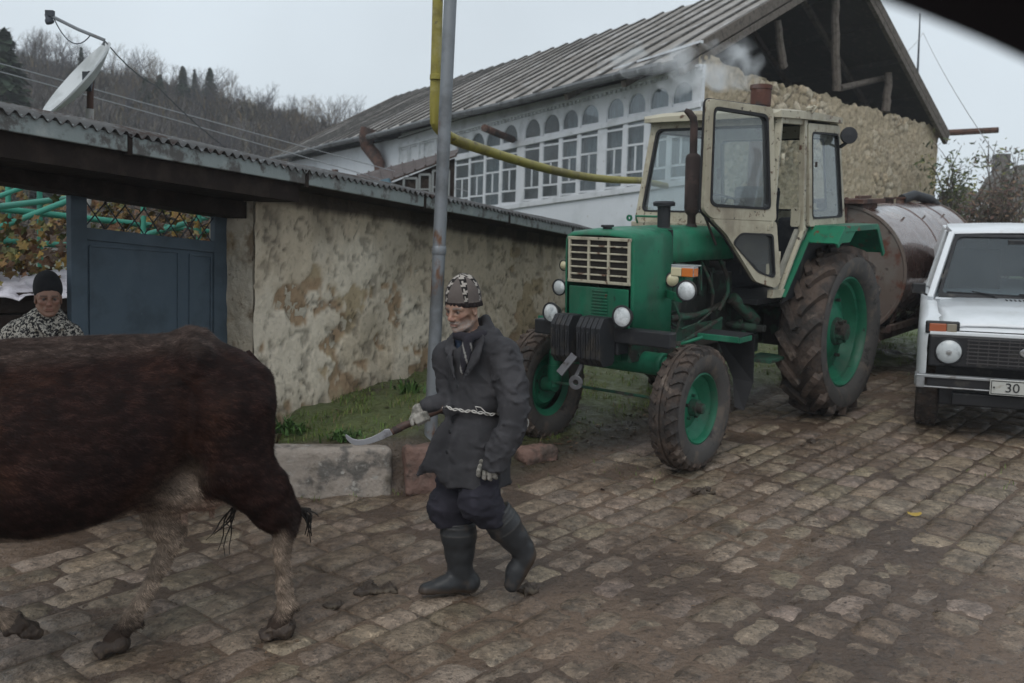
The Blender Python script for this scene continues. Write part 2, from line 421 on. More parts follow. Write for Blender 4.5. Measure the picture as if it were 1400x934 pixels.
def gheight(x, y, fine=True):
    x = np.asarray(x, float); y = np.asarray(y, float)
    z = gz(x, y) + bank(x, y) + hill(x, y)
    if fine:
        v = verge_d(x, y); on = sstep(-.05, .25, v)
        z = z + on*((fbm(x*2.2, y*2.2, s=11)-.5)*.10+(fbm(x*9, y*9, s=12)-.5)*.05)*(1-sstep(25, 40, y))
        mud = sstep(.52, .68, fbm(x*.9+3, y*.9, s=21))*.012 + sstep(.5, .7, fbm(x*3, y*3, s=23))*.009
        # the nearest stretch on the right lies under a smooth sheet of mud
        flat = 0
        z = z + (1-on)*(-.018+mud+flat+(fbm(x*14, y*14, s=25)-.5)*.024)
    return z
def ground_sheet():
    def axis(cut):
        a = [cut[0][0]]
        for lo, hi, st in cut:
            n = max(1, int(round((hi-lo)/st))); a += list(np.linspace(lo, hi, n+1)[1:])
        return np.array(a)
    xs = axis([(-400, -60, 20), (-60, -14, 2), (-14, -3.6, .4), (-3.6, 5.2, .045), (5.2, 14, .4), (14, 60, 2), (60, 400, 20)])
    ys = axis([(-30, -4, 2), (-4, 2.6, .4), (2.6, 13.5, .045), (13.5, 24, .3), (24, 120, 2), (120, 600, 24)])
    X, Y = np.meshgrid(xs, ys); Z = gheight(X, Y)
    n, m = X.shape; V = np.stack([X.ravel(), Y.ravel(), Z.ravel()], 1)
    i = np.arange(n*m).reshape(n, m); Q = np.stack([i[:-1, :-1].ravel(), i[:-1, 1:].ravel(), i[1:, 1:].ravel(), i[1:, :-1].ravel()], 1)
    # its own colours: mud, dark wet soil, grassy soil (brightened on the right against shade), hillside leaf litter
    x, y = V[:, 0], V[:, 1]; v = verge_d(x, y)
    mudc = np.array([.135, .092, .063]); wet = np.array([.076, .052, .037]); soil = np.array([.05, .04, .026]); green = np.array([.09, .115, .038]); fall = np.array([.075, .062, .054])
    f = fbm(x*1.3, y*1.3, s=31)[:, None]; C = mudc*(1-sstep(.35, .65, f))+wet*sstep(.35, .65, f)
    on = sstep(0, .2, v)[:, None]; C = C*(1-on)+soil*on
    g = (grass_mask(x, y))[:, None]; C = C*(1-g*.8)+green*(1+.7*sstep(2.5, 4, x))[:, None]*g*.8  # green lifted to the right to offset shade from tank and tractor
    far = sstep(30, 60, y)[:, None]; C = C*(1-far)+fall*far
    C = C*(.8+.4*fbm(x*7, y*7, s=33))[:, None]
    return mesh_from('ground', V, Q, C, smooth=True)
def grass_mask(x, y):
    v = verge_d(x, y); n = fbm(x*1.7, y*1.7, s=41)
    a = sstep(.12, .3, v)*(1-sstep(-.75, -.35, x))*sstep(.40, .54, n+.1)           # bank behind the kerb
    b = sstep(.25, .8, v)*sstep(-.6, .2, x)*sstep(.38, .52, n+.06)               # verge under the tractor
    c = sstep(.15, .6, v)*sstep(1.6, 3.4, x)*sstep(.3, .45, n+.1)                 # behind the tractor
    return np.clip(np.maximum(np.maximum(a, b), c), 0, 1)*(1-sstep(22, 30, y))
M_ground = mat('mud_and_soil', attr=True, rough=.5, rvar=.25, spec=.4, layers=[((.55,), 30, .5, .7), ((1.45,), 55, .58, .72)], bump=[(14, .9, .035), (70, .8, .010)])
tag(obj('ground', ground_sheet(), M_ground), kind='structure')

# ------------------------------------------------------------------ paving: every slab is cut, worn and slightly out of level
def paving():
    V = []; Q = []; C = []; b = 0; R = np.random.default_rng(3)
    t = -13.0; row = 0; nu, nv = 7, 5
    while t < 7.2:
        wd = R.uniform(.17, .25); seam = abs(t-(-.42)) < .12
        if seam: wd = .12
        s_ = 1.0+R.uniform(0, .4)
        while s_ < 20.5:
            ln = R.uniform(.22, .42) if not seam else R.uniform(.3, .6)
            cx, cy = RS.x*(s_+ln/2)+RT.x*(t+wd/2), RS.y*(s_+ln/2)+RT.y*(t+wd/2)
            s0, s1 = s_, s_+ln; s_ += ln
            if cy < 1.8 or cy > 19.5 or abs(cx) > cy*.62+1.2: continue
            if cx < -1.6: 
                pass
            v = float(verge_d(cx, cy))
            if v > -.02 and cx > -1.7: continue
            # left of the kerb the paving runs to the gate
            wl = (cx-WALL_A.x)*(-WD.y)+(cy-WALL_A.y)*WD.x
            if wl > .1: continue
            if R.random() < .02: continue
            g = R.uniform(.003, .009); a = np.linspace(s0+g, s1-g, nu); c = np.linspace(t+g, t+wd-g, nv)
            A, B = np.meshgrid(a, c, indexing='ij')
            jx = (fbm(A*6+row, B*6, s=51)-.5)*.022; A = A+jx; B = B+(fbm(A*6, B*6+row*3, s=52)-.5)*.022
            X = RS.x*A+RT.x*B; Y = RS.y*A+RT.y*B
            u = np.linspace(-1, 1, nu)[:, None]; vv = np.linspace(-1, 1, nv)[None, :]
            edge = np.maximum(np.abs(u)**1, np.abs(vv)); crn = (np.abs(u)**4+np.abs(vv)**4)/2
            tilt = u*R.normal(0, .0022)+vv*R.normal(0, .003)
            Z = gz(X, Y)+R.normal(0, .004)+tilt+(fbm(X*9, Y*9, s=53)-.5)*.014+(fbm(X*30, Y*30, s=54)-.5)*.010-.012*(edge > .99)-.004*crn
            pts = np.stack([X.ravel(), Y.ravel(), Z.ravel()], 1)
            # skirt
            i = np.arange(nu*nv).reshape(nu, nv); q = np.stack([i[:-1, :-1].ravel(), i[1:, :-1].ravel(), i[1:, 1:].ravel(), i[:-1, 1:].ravel()], 1)
            rim = list(i[:, 0])+list(i[-1, 1:])+list(i[-2::-1, -1])+list(i[0, -2:0:-1]); k = len(rim)
            sk_ = pts[rim].copy(); sk_[:, 2] -= .035; base = nu*nv
            q2 = [[rim[j], base+j, base+(j+1) % k, rim[(j+1) % k]] for j in range(k)]
            tone = np.array([.240, .186, .138])*R.uniform(.76, 1.15)*np.array([1, R.uniform(.96, 1.03), R.uniform(.92, 1.06)])
            P = np.concatenate([pts, sk_]); V.append(P); Q.append(np.concatenate([q, np.array(q2)])+b)
            dirt = sstep(.42, .62, fbm(P[:, 0]*2.1, P[:, 1]*2.1, s=55)*.6+fbm(P[:, 0]*11, P[:, 1]*11, s=56)*.4)[:, None]
            dm = np.array([.122, .084, .058]); cc = tone*(1-dirt*.8)+dm*dirt*.8
            m = (sstep(5.2, 4.1, P[:, 1]+.1*P[:, 0])*sstep(-.4, 1.0, P[:, 0]))[:, None]; cc = cc*(1-.72*m)+dm*.72*m
            C.append(cc); b += len(P)
        t += wd; row += 1
    return mesh_from('road_paving', np.concatenate(V), np.concatenate(Q), np.concatenate(C), smooth=True)
M_pave = mat('worn_limestone_slabs', attr=True, rough=.46, rvar=.24, spec=.4, layers=[((.60,), 13, .44, .60), ((1.55,), 34, .55, .64), ((.50,), 60, .53, .63), ((.07, .06, .045), 3.5, .56, .70, None, .5)], bump=[(26, .9, .02), (110, .8, .006)])
tag(obj('road_paving', paving(), M_pave), kind='structure')

# ------------------------------------------------------------------ kerb stones
def rock_box(name, c, d, rz, m, seed=0, h=.03, amp=.02, rz2=0):
    s = SDF((-d[0]/2-.06, -d[1]/2-.06, -d[2]/2-.06), (d[0]/2+.06, d[1]/2+.06, d[2]/2+.06), h)
    ax = [s.lo[k]+s.h*np.arange(s.n[k]) for k in range(3)]; X, Y, Z = np.meshgrid(*ax, indexing='ij')
    q = np.stack([np.abs(X)-d[0]/2+.03, np.abs(Y)-d[1]/2+.03, np.abs(Z)-d[2]/2+.03]); s.D = (np.linalg.norm(np.maximum(q, 0), axis=0)+np.minimum(q.max(0), 0)-.03).astype(np.float32)
    s.disp(lambda x, y, z: (fbm(x*6+seed, y*6, z*6, s=seed)-.5)*amp*2+(fbm(x*18+seed, y*18, z*18, s=seed+5)-.5)*amp)
    V, Q = s.smooth_net(1); me = mesh_from(name, V, Q, smooth=True)
    o = obj(name, me, m); o.location = c; o.rotation_euler = (0, rz2, rz); return o
M_kerb = mat('grey_granite', (.29, .25, .215), .8, layers=[((.12, .11, .10), 5, .48, .62), ((.36, .34, .31), 14, .55, .7), ((.10, .085, .065), 2.2, .55, .7)], bump=[(25, .7, .02), (90, .5, .005)])
M_redrock = mat('reddish_rock', (.17, .105, .085), .8, layers=[((.08, .06, .05), 6, .45, .62)], bump=[(18, .9, .03)])
ka, kb = Vector((-1.72, 6.66)), Vector((-.80, 6.82)); kc = (ka+kb)/2
o = rock_box('kerb_stone', (kc.x-.05, kc.y+.05, gz(kc.x, kc.y)+.13), (1.0, .22, .40), math.atan2(kb.y-ka.y, kb.x-ka.x), M_kerb, 4)
tag(o, 'long grey granite kerb slab edging the grass bank below the wall', 'kerb stone')
o = rock_box('kerb_stone', (-.62, 6.90, gz(-.6, 6.9)+.12), (.24, .24, .36), .3, M_redrock, 9, amp=.035)
tag(o, 'small reddish broken kerb stone beside the man, right of the long grey slab', 'kerb stone')
o = rock_box('fallen_stone', (.20, 7.55, gz(.2, 7.5)+.06), (.3, .2, .14), .6, M_redrock, 19, amp=.04); tag(o, 'rough brown stone lying in the muddy bank under the tractor front', 'stone')
o = rock_box('fallen_stone', (-.42, 7.9, gz(-.4, 7.9)+.43), (.16, .12, .1), .2, M_kerb, 23, amp=.03); tag(o, 'pale flat stone on the grass bank behind the grey pole', 'stone')
# mud clods
M_clod = mat('wet_mud', (.05, .036, .027), .55, layers=[((.09, .07, .05), 12, .45, .65)], bump=[(40, .9, .01)])
for px, py, sz, lab in [(515, 808, .10, 'largest dark mud clod on the paving, just left of the planted boot'), (457, 828, .045, 'small mud clod on the paving between the cow hoof and the largest clod'), (724, 806, .06, 'little mud clod under the raised boot'),
                        (1120, 604, .11, 'mud clod on the road between tractor rear wheel and white car'), (962, 672, .08, 'low mud clod in front of the tractor front wheel')]:
    p = grd(px, py); s = SDF((-sz*1.5, -sz*1.2, -.03), (sz*1.5, sz*1.2, sz), .008); R = random.Random(px)
    for _ in range(11): s.ell((R.uniform(-.8, .8)*sz, R.uniform(-.5, .5)*sz, R.uniform(-.01, .08*sz)), (sz*R.uniform(.15, .45), sz*R.uniform(.15, .4), sz*R.uniform(.12, .28)), .02)
    s.disp(lambda x, y, z: (fbm(x*45, y*45, z*45, s=px % 50)-.5)*.055, .12)
    V, Q = s.net(); o = obj('mud_clod', mesh_from('mud_clod', V, Q, smooth=True), M_clod); o.location = p; tag(o, lab, 'mud clod')

# ------------------------------------------------------------------ grass, weeds and fallen leaves
def leaf_field(name, P, ln, wd, R, lean=.5, cols=None):
    """one thin curved blade (2 quads -> triangle tip) per point, coloured"""
    n = len(P); az = R.uniform(0, 2*PI, n); le = R.uniform(.1, lean, n)*1.4; L_ = ln*R.uniform(.5, 1.3, n); W = wd*R.uniform(.6, 1.3, n)
    dx, dy = np.cos(az), np.sin(az); sx, sy = -dy, dx
    V = np.zeros((n, 5, 3)); h1 = L_*.55; o1 = L_*le*.3; h2 = L_*np.cos(le*.9); o2 = L_*le
    for k, (h, o_, w_) in enumerate([(0, 0, 1), (0, 0, -1), (h1, o1, -.8), (h1, o1, .8), (h2, o2, 0)]):
        V[:, k, 0] = P[:, 0]+dx*o_+sx*W*w_/2; V[:, k, 1] = P[:, 1]+dy*o_+sy*W*w_/2; V[:, k, 2] = P[:, 2]+h
    b = np.arange(n)[:, None]*5; Q = np.concatenate([b+np.array([0, 1, 2, 3]), b+np.array([3, 2, 4, 4])])
    fs = [tuple(q) if q[2] != q[3] else (q[0], q[1], q[2]) for q in Q.tolist()]
    C = np.repeat(cols, 5, axis=0) if cols is not None else None
    return mesh_from(name, V.reshape(-1, 3), fs, C)
R = np.random.default_rng(5); n = 190000
x = R.uniform(-2.2, 7, n); y = R.uniform(6.6, 20, n); g = grass_mask(x, y); clump = sstep(.42, .62, fbm(x*6, y*6, s=61)); wl = (x-WALL_A.x)*(-WD.y)+(y-WALL_A.y)*WD.x
jt = (verge_d(x, y) < 0)*.05*sstep(.60, .68, fbm(x*1.1, y*1.1, s=63))+.35*np.exp(-((verge_d(x, y)+.03)/.05)**2)*(x < -.6); k = ((R.uniform(0, 1, n) < g*clump*(.8+.2*(y < 10))) | (R.uniform(0, 1, n) < jt)) & (wl < -.02); x, y = x[k], y[k]; P = np.stack([x, y, gheight(x, y)-.004], 1)
cA, cB = np.array([.075, .135, .022]), np.array([.17, .21, .06]); f = R.uniform(0, 1, (len(P), 1))**1.6; dry = (R.uniform(0, 1, (len(P), 1)) < .18)
cols = (cA*(1-f)+cB*f)*(1+.6*sstep(2.5, 4, P[:, :1]))*(1-dry)+np.array([.20, .16, .08])*dry  # blades brightened on the right, painted against the shade there
M_grass = mat('grass', attr=True, rough=.6); tag(obj('grass', leaf_field('grass', P, .055, .006, R, .9, cols), M_grass), 'short green grass on the muddy verge', 'grass', kind='stuff')
# fallen leaves: small bent plates
def scatter_leaves(name, P, size, cols, R):
    n = len(P); az = R.uniform(0, 2*PI, n); s_ = size*R.uniform(.5, 1.3, n); pit = R.normal(0, .35, n); V = np.zeros((n, 6, 3))
    for k, (a, b, h) in enumerate([(-1, 0, .1), (-.3, .6, .25), (.5, .5, .12), (1, 0, .3), (.5, -.5, .05), (-.3, -.6, .2)]):
        V[:, k, 0] = P[:, 0]+s_*(a*np.cos(az)-b*np.sin(az)); V[:, k, 1] = P[:, 1]+s_*(a*np.sin(az)+b*np.cos(az)); V[:, k, 2] = P[:, 2]+s_*(h+a*pit*.6+.15)
    b = np.arange(n)[:, None]*6; Q = np.concatenate([b+np.array([0, 1, 2, 3]), b+np.array([0, 3, 4, 5])]); return mesh_from(name, V.reshape(-1, 3), Q, np.repeat(cols, 6, axis=0))
n = 14000; x = R.uniform(-1.6, 7, n); y = R.uniform(6.7, 14, n); v = verge_d(x, y); wl = (x-WALL_A.x)*(-WD.y)+(y-WALL_A.y)*WD.x
edge = np.exp(-((v-.30)/.22)**2)*(x > .1)*(x < 2.2)+.05*(v > 0)+.012*(v > -1.2); k = (R.uniform(0, 1, n) < edge*.8) & (wl < -.03); x, y = x[k], y[k]
pal = np.array([[.06, .04, .03], [.10, .06, .04], [.16, .10, .06], [.045, .035, .03], [.26, .19, .08], [.30, .27, .22]]); cols = pal[R.choice(6, len(x), p=[.3, .27, .2, .15, .05, .03])]
M_litter = mat('fallen_leaves', attr=True, rough=.55); tag(obj('leaf_litter', scatter_leaves('leaf_litter', np.stack([x, y, gheight(x, y)], 1), .022, cols, R), M_litter), 'brown fallen leaves along the muddy verge', 'leaf litter', kind='stuff')
n = 5000; x = R.uniform(-3, 5, n); y = R.uniform(3.2, 12, n); v = verge_d(x, y); k = (v < 0) & (R.uniform(0, 1, n) < .1+.5*sstep(.5, .7, fbm(x*1.5, y*1.5, s=71))); x, y = x[k], y[k]
tag(obj('road_debris', scatter_leaves('road_debris', np.stack([x, y, gz(x, y)], 1), .009, pal[R.choice(4, len(x))], R), M_litter), 'crumbs of mud, straw and dead leaf on the paving', 'debris', kind='stuff')
p = grd(1250, 706); mb = MB(); mb.grid([[p+Vector((a*.045, b*.022*(1-abs(a)*.7), .012+.012*a*a+.006*b)) for b in (-1, 0, 1)] for a in (-1, -.5, 0, .5, 1)])
tag(obj('fallen_leaf', mb, mat('yellow_leaf', (.35, .24, .05), .6)), 'single yellow leaf lying on the road ahead of the white car', 'leaf')
# nettles / weeds at the wall foot
def weed(p, lab, hh=.14, k=16, seed=1):
    R_ = np.random.default_rng(seed); P = np.stack([p[0]+R_.normal(0, .06, k*4), p[1]+R_.normal(0, .04, k*4), np.full(k*4, p[2])], 1)
    c = np.array([.05, .10, .025])*R_.uniform(.6, 1.6, (k*4, 1)); o = obj('weed', leaf_field('weed', P, hh, .022, R_, 1.1, c), M_grass); return tag(o, lab, 'weed')
for i, (px, py, lab) in enumerate([(392, 606, 'broad leafed weed at the foot of the wall beside the cow rump'), (560, 545, 'weed clump at the wall foot left of the grey pole'), (470, 603, 'low weed behind the middle of the long kerb slab')]):
    v = ray(px, py); d = [7.05, 8.1, 6.95][i]; q = CAM+v*(d/v.y); weed((q.x, q.y, float(gheight(q.x, q.y))-.01), lab, [.14, .12, .1][i], seed=i)
# ================================================================== COURTYARD WALL, GATE, what shows behind it
M_plaster = mat('flaking_plaster', (.46, .40, .31), .9, layers=[((.54, .49, .40), 1.6, .42, .6), ((.20, .15, .10), 3.2, .52, .64), ((.13, .095, .065), 9, .60, .68), ((.16, .16, .145), 2.4, .56, .68, (1, 1, .6)), ((.24, .17, .09), 2.1, .56, .7)],
                bump=[(5, .7, .06), (16, .8, .03), (60, .5, .008)])
M_rustroof = mat('dark_roof_iron', (.055, .045, .042), .6, .3, layers=[((.11, .09, .08), 6, .5, .65)])
M_gutter = mat('weathered_fascia', (.24, .27, .265), .75, layers=[((.10, .095, .09), 7, .5, .62), ((.34, .36, .35), 3, .55, .7)], bump=[(20, .4, .01)], stretch=(1, 1, 1))
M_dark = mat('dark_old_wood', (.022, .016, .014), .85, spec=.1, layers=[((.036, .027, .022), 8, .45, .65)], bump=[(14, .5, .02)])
M_blue = mat('blue_grey_paint', (.070, .098, .125), .55, layers=[((.052, .072, .09), 3, .45, .65), ((.13, .16, .18), 30, .68, .75), ((.09, .12, .15), 1.2, .5, .7)], bump=[(50, .15, .004)], rvar=.15)
M_bluedark = mat('dark_slate_paint', (.045, .052, .065), .6, layers=[((.03, .035, .04), 5, .45, .65)], bump=[(40, .2, .004)])
WN = Vector((WD.y, -WD.x))                                                  # outward, to the road
def wp(s, n, z): return Vector((WALL_A.x+WD.x*s+WN.x*n, WALL_A.y+WD.y*s+WN.y*n, z))
WL = 1.0
def s_at(px, n=0):
    """where along the wall a sight line meets it"""
    v = ray(px, 450); k = v.x/v.y; ax, ay = WALL_A.x+WN.x*n, WALL_A.y+WN.y*n
    return (k*ay-ax)/(WD.x-k*WD.y)
S_CORNER = s_at(346)
WL = s_at(779)
def roof_z(s): return 2.13+.66-.036*s-.0008*s*s
wall_root = empty('courtyard_wall', wp(S_CORNER, 0, gz(-1.9, 6.7)))
tag(wall_root, 'low wall of flaking ochre plaster under a corrugated iron coping, behind the man', 'wall')
# wall face: real relief, plaster skin broken away in patches
def wall_mesh():
    ns, nz = 330, 90; s = np.linspace(S_CORNER, WL, ns); V = []; 
    S, K = np.meshgrid(s, np.linspace(0, 1, nz), indexing='ij')
    X = WALL_A.x+WD.x*S; Y = WALL_A.y+WD.y*S; zb = gz(X, Y)-.25; zt = roof_z(S)-.05; Z = zb+(zt-zb)*K
    hgt = Z-gz(X, Y)
    skin = sstep(.42, .455, fbm(S*1.0, Z*1.3, s=81)*.45+fbm(S*4.5, Z*5, s=82)*.55+np.clip(hgt-.75, -.4, .8)*.14)
    st = fbm(S*2.6+fbm(S*3, Z*3, s=84), Z*3.6, s=83)
    crack = np.maximum(1-sstep(.0, .008, np.abs(fbm(S*1.5, Z*1.7, s=85)-.5)), (1-sstep(.0, .012, np.abs(fbm(S*4+3, Z*4.5, s=94)-.5)))*sstep(.48, .56, fbm(S*1.1, Z*1.1, s=98)))
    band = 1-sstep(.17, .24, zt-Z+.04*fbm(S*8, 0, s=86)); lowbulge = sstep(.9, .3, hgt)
    off = skin*.014-.014*sstep(.63, .67, fbm(S*11, Z*14, s=92))+(st-.5)*.05+(fbm(S*9, Z*9, s=87)-.5)*.022*(1.3-skin)-crack*.012*skin+lowbulge*.05+band*.008
    V = np.stack([(X+WN.x*off).ravel(), (Y+WN.y*off).ravel(), Z.ravel()], 1)
    i = np.arange(ns*nz).reshape(ns, nz); Q = np.stack([i[:-1, :-1].ravel(), i[1:, :-1].ravel(), i[1:, 1:].ravel(), i[:-1, 1:].ravel()], 1)
    plaster = np.array([.57, .48, .36]); pale = np.array([.68, .60, .48]); clay = np.array([.36, .25, .155]); stone = np.array([.42, .33, .21]); greyp = np.array([.42, .355, .265])
    f = lambda a, b, n: sstep(a, b, n)[..., None]
    sk = plaster+(pale-plaster)*f(.45, .6, fbm(S*1.5, Z*1.5, s=88)); g = f(.5, .72, fbm(S*1.0+9, Z*.7, s=89))*.7; sk = sk*(1-g)+greyp*g
    un = clay+(stone-clay)*f(.45, .58, st); C = un*(1-skin[..., None])+sk*skin[..., None]
    C = C*(1-crack[..., None]*.62)
    lw = f(.75, .25, hgt+.35*(fbm(S*2, Z*2, s=90)-.5)); C = C*(1-lw*.55)+np.array([.20, .14, .09])*lw*.55
    sp = f(.63, .68, fbm(S*11, Z*14, s=92)); C = C*(1-sp*.4); bg = fbm(S*.55, Z*.8, s=99)[..., None]; C = C*(.78+.42*bg)
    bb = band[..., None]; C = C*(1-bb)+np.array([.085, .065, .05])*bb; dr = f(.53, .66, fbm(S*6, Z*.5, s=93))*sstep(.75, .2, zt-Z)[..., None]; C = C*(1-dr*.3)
    C = C*(.86+.28*fbm(S*20, Z*20, s=91))[..., None]
    return V, Q, C.reshape(-1, 3)
V, Q, C = wall_mesh(); M_wallface = mat('flaking_plaster_face', attr=True, rough=.9, layers=[((.80,), 22, .52, .66)], bump=[(30, .6, .015), (110, .4, .004)])
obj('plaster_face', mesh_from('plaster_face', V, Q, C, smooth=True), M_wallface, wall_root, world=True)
mb = MB(); zb = -.3
def wbox(mb, s0, s1, n0, n1, z0a, z1a, z0b=None, z1b=None):
    """box along the wall; bottom/top heights at s0 (a) and s1 (b)"""
    z0b = z0a if z0b is None else z0b; z1b = z1a if z1b is None else z1b
    V = [wp(s0, n0, z0a), wp(s0, n1, z0a), wp(s1, n1, z0b), wp(s1, n0, z0b), wp(s0, n0, z1a), wp(s0, n1, z1a), wp(s1, n1, z1b), wp(s1, n0, z1b)]
    return mb.add(V, [(0,3,2,1),(4,5,6,7),(0,1,5,4),(1,2,6,5),(2,3,7,6),(3,0,4,7)])
wbox(mb, S_CORNER-.0, WL, -.38, -.012, -.1, roof_z(S_CORNER)-.05, .5, roof_z(WL)-.05)
obj('wall_core', mb, M_plaster, wall_root, world=True)
mb = MB()   # return beside the gate: grid with relief
rows = []
for i in range(16):
    n_ = .002-.40*i/15; row = []
    for j in range(40):
        z = gz(-2, 6.5)-.1+(roof_z(S_CORNER)-.05-gz(-2, 6.5)+.1)*j/39; e = float(fbm(n_*6, z*5, s=95)-.5)*.04; row.append(wp(S_CORNER-.012-e, n_, z))
    rows.append(row)
mb.grid(rows); obj('wall_return', mb, M_plaster, wall_root, world=True)
# roof sheet: corrugated, low slope falling to the road, with eaves 0.3 m out
def coping(s0, s1, parent):
    V = []; pitch_ = .076; n_s = int((s1-s0)/pitch_*6); us = [(.42, -.02), (.1, .06), (-.35, .13), (-.75, .18)]
    rows = []
    for i in range(n_s+1):
        s = s0+(s1-s0)*i/n_s; c = .016*math.cos(2*PI*(s/pitch_)); sag = float(fbm(s*.8, 0, s=96)-.5)*.03
        rows.append([wp(s, n, roof_z(s)+dz+c+sag) for n, dz in us])
    m = MB(); m.grid(rows); return obj('corrugated_sheet', m, M_rustroof, parent, world=True, solid=.004)
M_rustroof = mat('corrugated_iron', (.10, .10, .10), .5, .4, layers=[((.05, .035, .03), 4, .5, .62), ((.25, .26, .27), 9, .56, .7)])
coping(-.6, WL, wall_root)
mb = MB(); s = -.6; k = 0
while s < WL:   # fascia board in lengths, each slightly out of line
    e = min(s+1.55, WL); j = random.uniform(-.006, .006); wbox(mb, s, e-.012, .375, .405, roof_z(s)-.115+j, roof_z(s)-.02+j, roof_z(e)-.115-j, roof_z(e)-.02-j); s = e; k += 1
obj('fascia', mb, M_gutter, wall_root, world=True, bevel=.006)
mb = MB(); s = 0
for s in (.95, 2.5, 4.05, 5.6, 7.15): wbox(mb, s-.018, s+.012, .37, .412, roof_z(s)-.13, roof_z(s)-.012)
obj('fascia_clip', mb, M_dark, wall_root, world=True)
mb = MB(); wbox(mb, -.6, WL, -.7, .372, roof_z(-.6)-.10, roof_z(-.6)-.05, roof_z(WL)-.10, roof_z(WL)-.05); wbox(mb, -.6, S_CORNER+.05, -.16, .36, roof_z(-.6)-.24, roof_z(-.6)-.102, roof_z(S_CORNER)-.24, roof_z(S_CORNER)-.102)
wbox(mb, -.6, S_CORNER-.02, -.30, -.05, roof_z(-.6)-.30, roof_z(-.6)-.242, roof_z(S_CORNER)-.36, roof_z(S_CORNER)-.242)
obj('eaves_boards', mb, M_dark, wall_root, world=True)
# ------------------------------------------------------------------ gate (set back 0.28 m)
GN_ = -.26
def gs(px): return s_at(px, GN_)
sA, sB, sC = gs(-150), gs(96), gs(322)     # far left jamb, leaf edge, right jamb
def gzr(px, py, n=GN_):
    v = ray(px, py); s = s_at(px, n); y = WALL_A.y+WD.y*s+WN.y*n; return (CAM+v*(y/v.y)).z
gate = empty('metal_gate', wp(sC, GN_, gz(-2.2, 6.3))); tag(gate, 'blue grey sheet metal gate leaf with a row of diamond lattice along its top', 'gate')
zg0 = gz(-2.4, 6.2)+.05
def gq(mb, pxa, pxb, ya0, ya1, yb0, yb1, n0, n1):
    """panel between two pixels' sight lines on the gate plane"""
    a, b = gs(pxa), gs(pxb); wbox(mb, a, b, n0, n1, ya0, ya1, yb0, yb1)
t = .022
zt_a, zt_b = gzr(98, 268), gzr(312, 290)
mb = MB()
# perimeter members
zl = lambda px, A, B: A+(B-A)*(px-98)/(312-98)
def hbar(px0, px1, zA0, zA1, zB0, zB1, n0=GN_-.02, n1=GN_+.02): wbox(mb, gs(px0), gs(px1), n0, n1, zA0, zA1, zB0, zB1)
hbar(98, 314, gzr(98, 268)+.0, gzr(98, 258), gzr(314, 296), gzr(314, 286))      # top rail
hbar(98, 314, gzr(98, 326), gzr(98, 309), gzr(314, 348), gzr(314, 333))     # rail under the lattice
wbox(mb, gs(95), gs(117), GN_-.022, GN_+.022, zg0, gzr(98, 262)); wbox(mb, gs(290), gs(313), GN_-.022, GN_+.022, zg0, gzr(300, 290))
obj('gate_frame', mb, M_blue, gate, world=True, bevel=.004)
mb = MB(); wbox(mb, gs(117), gs(290), GN_-.008, GN_+.004, zg0, gzr(117, 322), zg0, gzr(290, 345)); obj('sheet_panel', mb, M_blue, gate, world=True)
mb = MB()
def strip(px0, px1, zA, zB, w_=.012): 
    a, b = gs(px0), gs(px1); wbox(mb, a, b, GN_+.004, GN_+.014, zA-w_/2, zA+w_/2, zB-w_/2, zB+w_/2)
strip(122, 242, gzr(122, 336), gzr(242, 345)); strip(258, 288, gzr(258, 348), gzr(288, 351))
for px in (122, 242, 258, 287): wbox(mb, gs(px)-.006, gs(px)+.006, GN_+.0045, GN_+.0145, zg0, gzr(px, 336+(px-122)*.085))
obj('raised_moulding', mb, M_blue, gate, world=True, bevel=.002)
mb = MB(); n_ = 7; zA0, zA1, zB0, zB1 = gzr(117, 309), gzr(117, 272), gzr(290, 332), gzr(290, 298)
for k in range(-1, n_+1):
    for sgn in (1, -1):
        f0, f1 = (k/n_, (k+1.0)/n_) if sgn > 0 else ((k+1.0)/n_, k/n_)
        if min(f0, f1) < -.01 or max(f0, f1) > 1.01: continue
        a, b = gs(117), gs(290); P = [wp(a+(b-a)*f, GN_+.006*sgn, (zA0+(zB0-zA0)*f) if e == 0 else (zA1+(zB1-zA1)*f)) for e, f in ((0, f0), (1, f1))]; mb.tube(P, .0045, 6)
obj('lattice', mb, M_bluedark, gate, world=True)
mb = MB(); wbox(mb, gs(313)+.006, gs(334), GN_-.05, GN_+.05, zg0-.1, gzr(322, 286), zg0-.1, gzr(330, 288)); obj('gate_post', mb, M_bluedark, gate, world=True, bevel=.005)
mb = MB(); wbox(mb, gs(-150), gs(95)-.004, GN_-.05, GN_+.05, gzr(-150, 244-26), gzr(-150, 190), gzr(95, 264), gzr(95, 235)); wbox(mb, gs(95), gs(334), GN_-.05, GN_+.05, gzr(95, 257), gzr(95, 235), gzr(334, 286), gzr(334, 262)); obj('lintel_beam', mb, M_bluedark, gate, world=True)
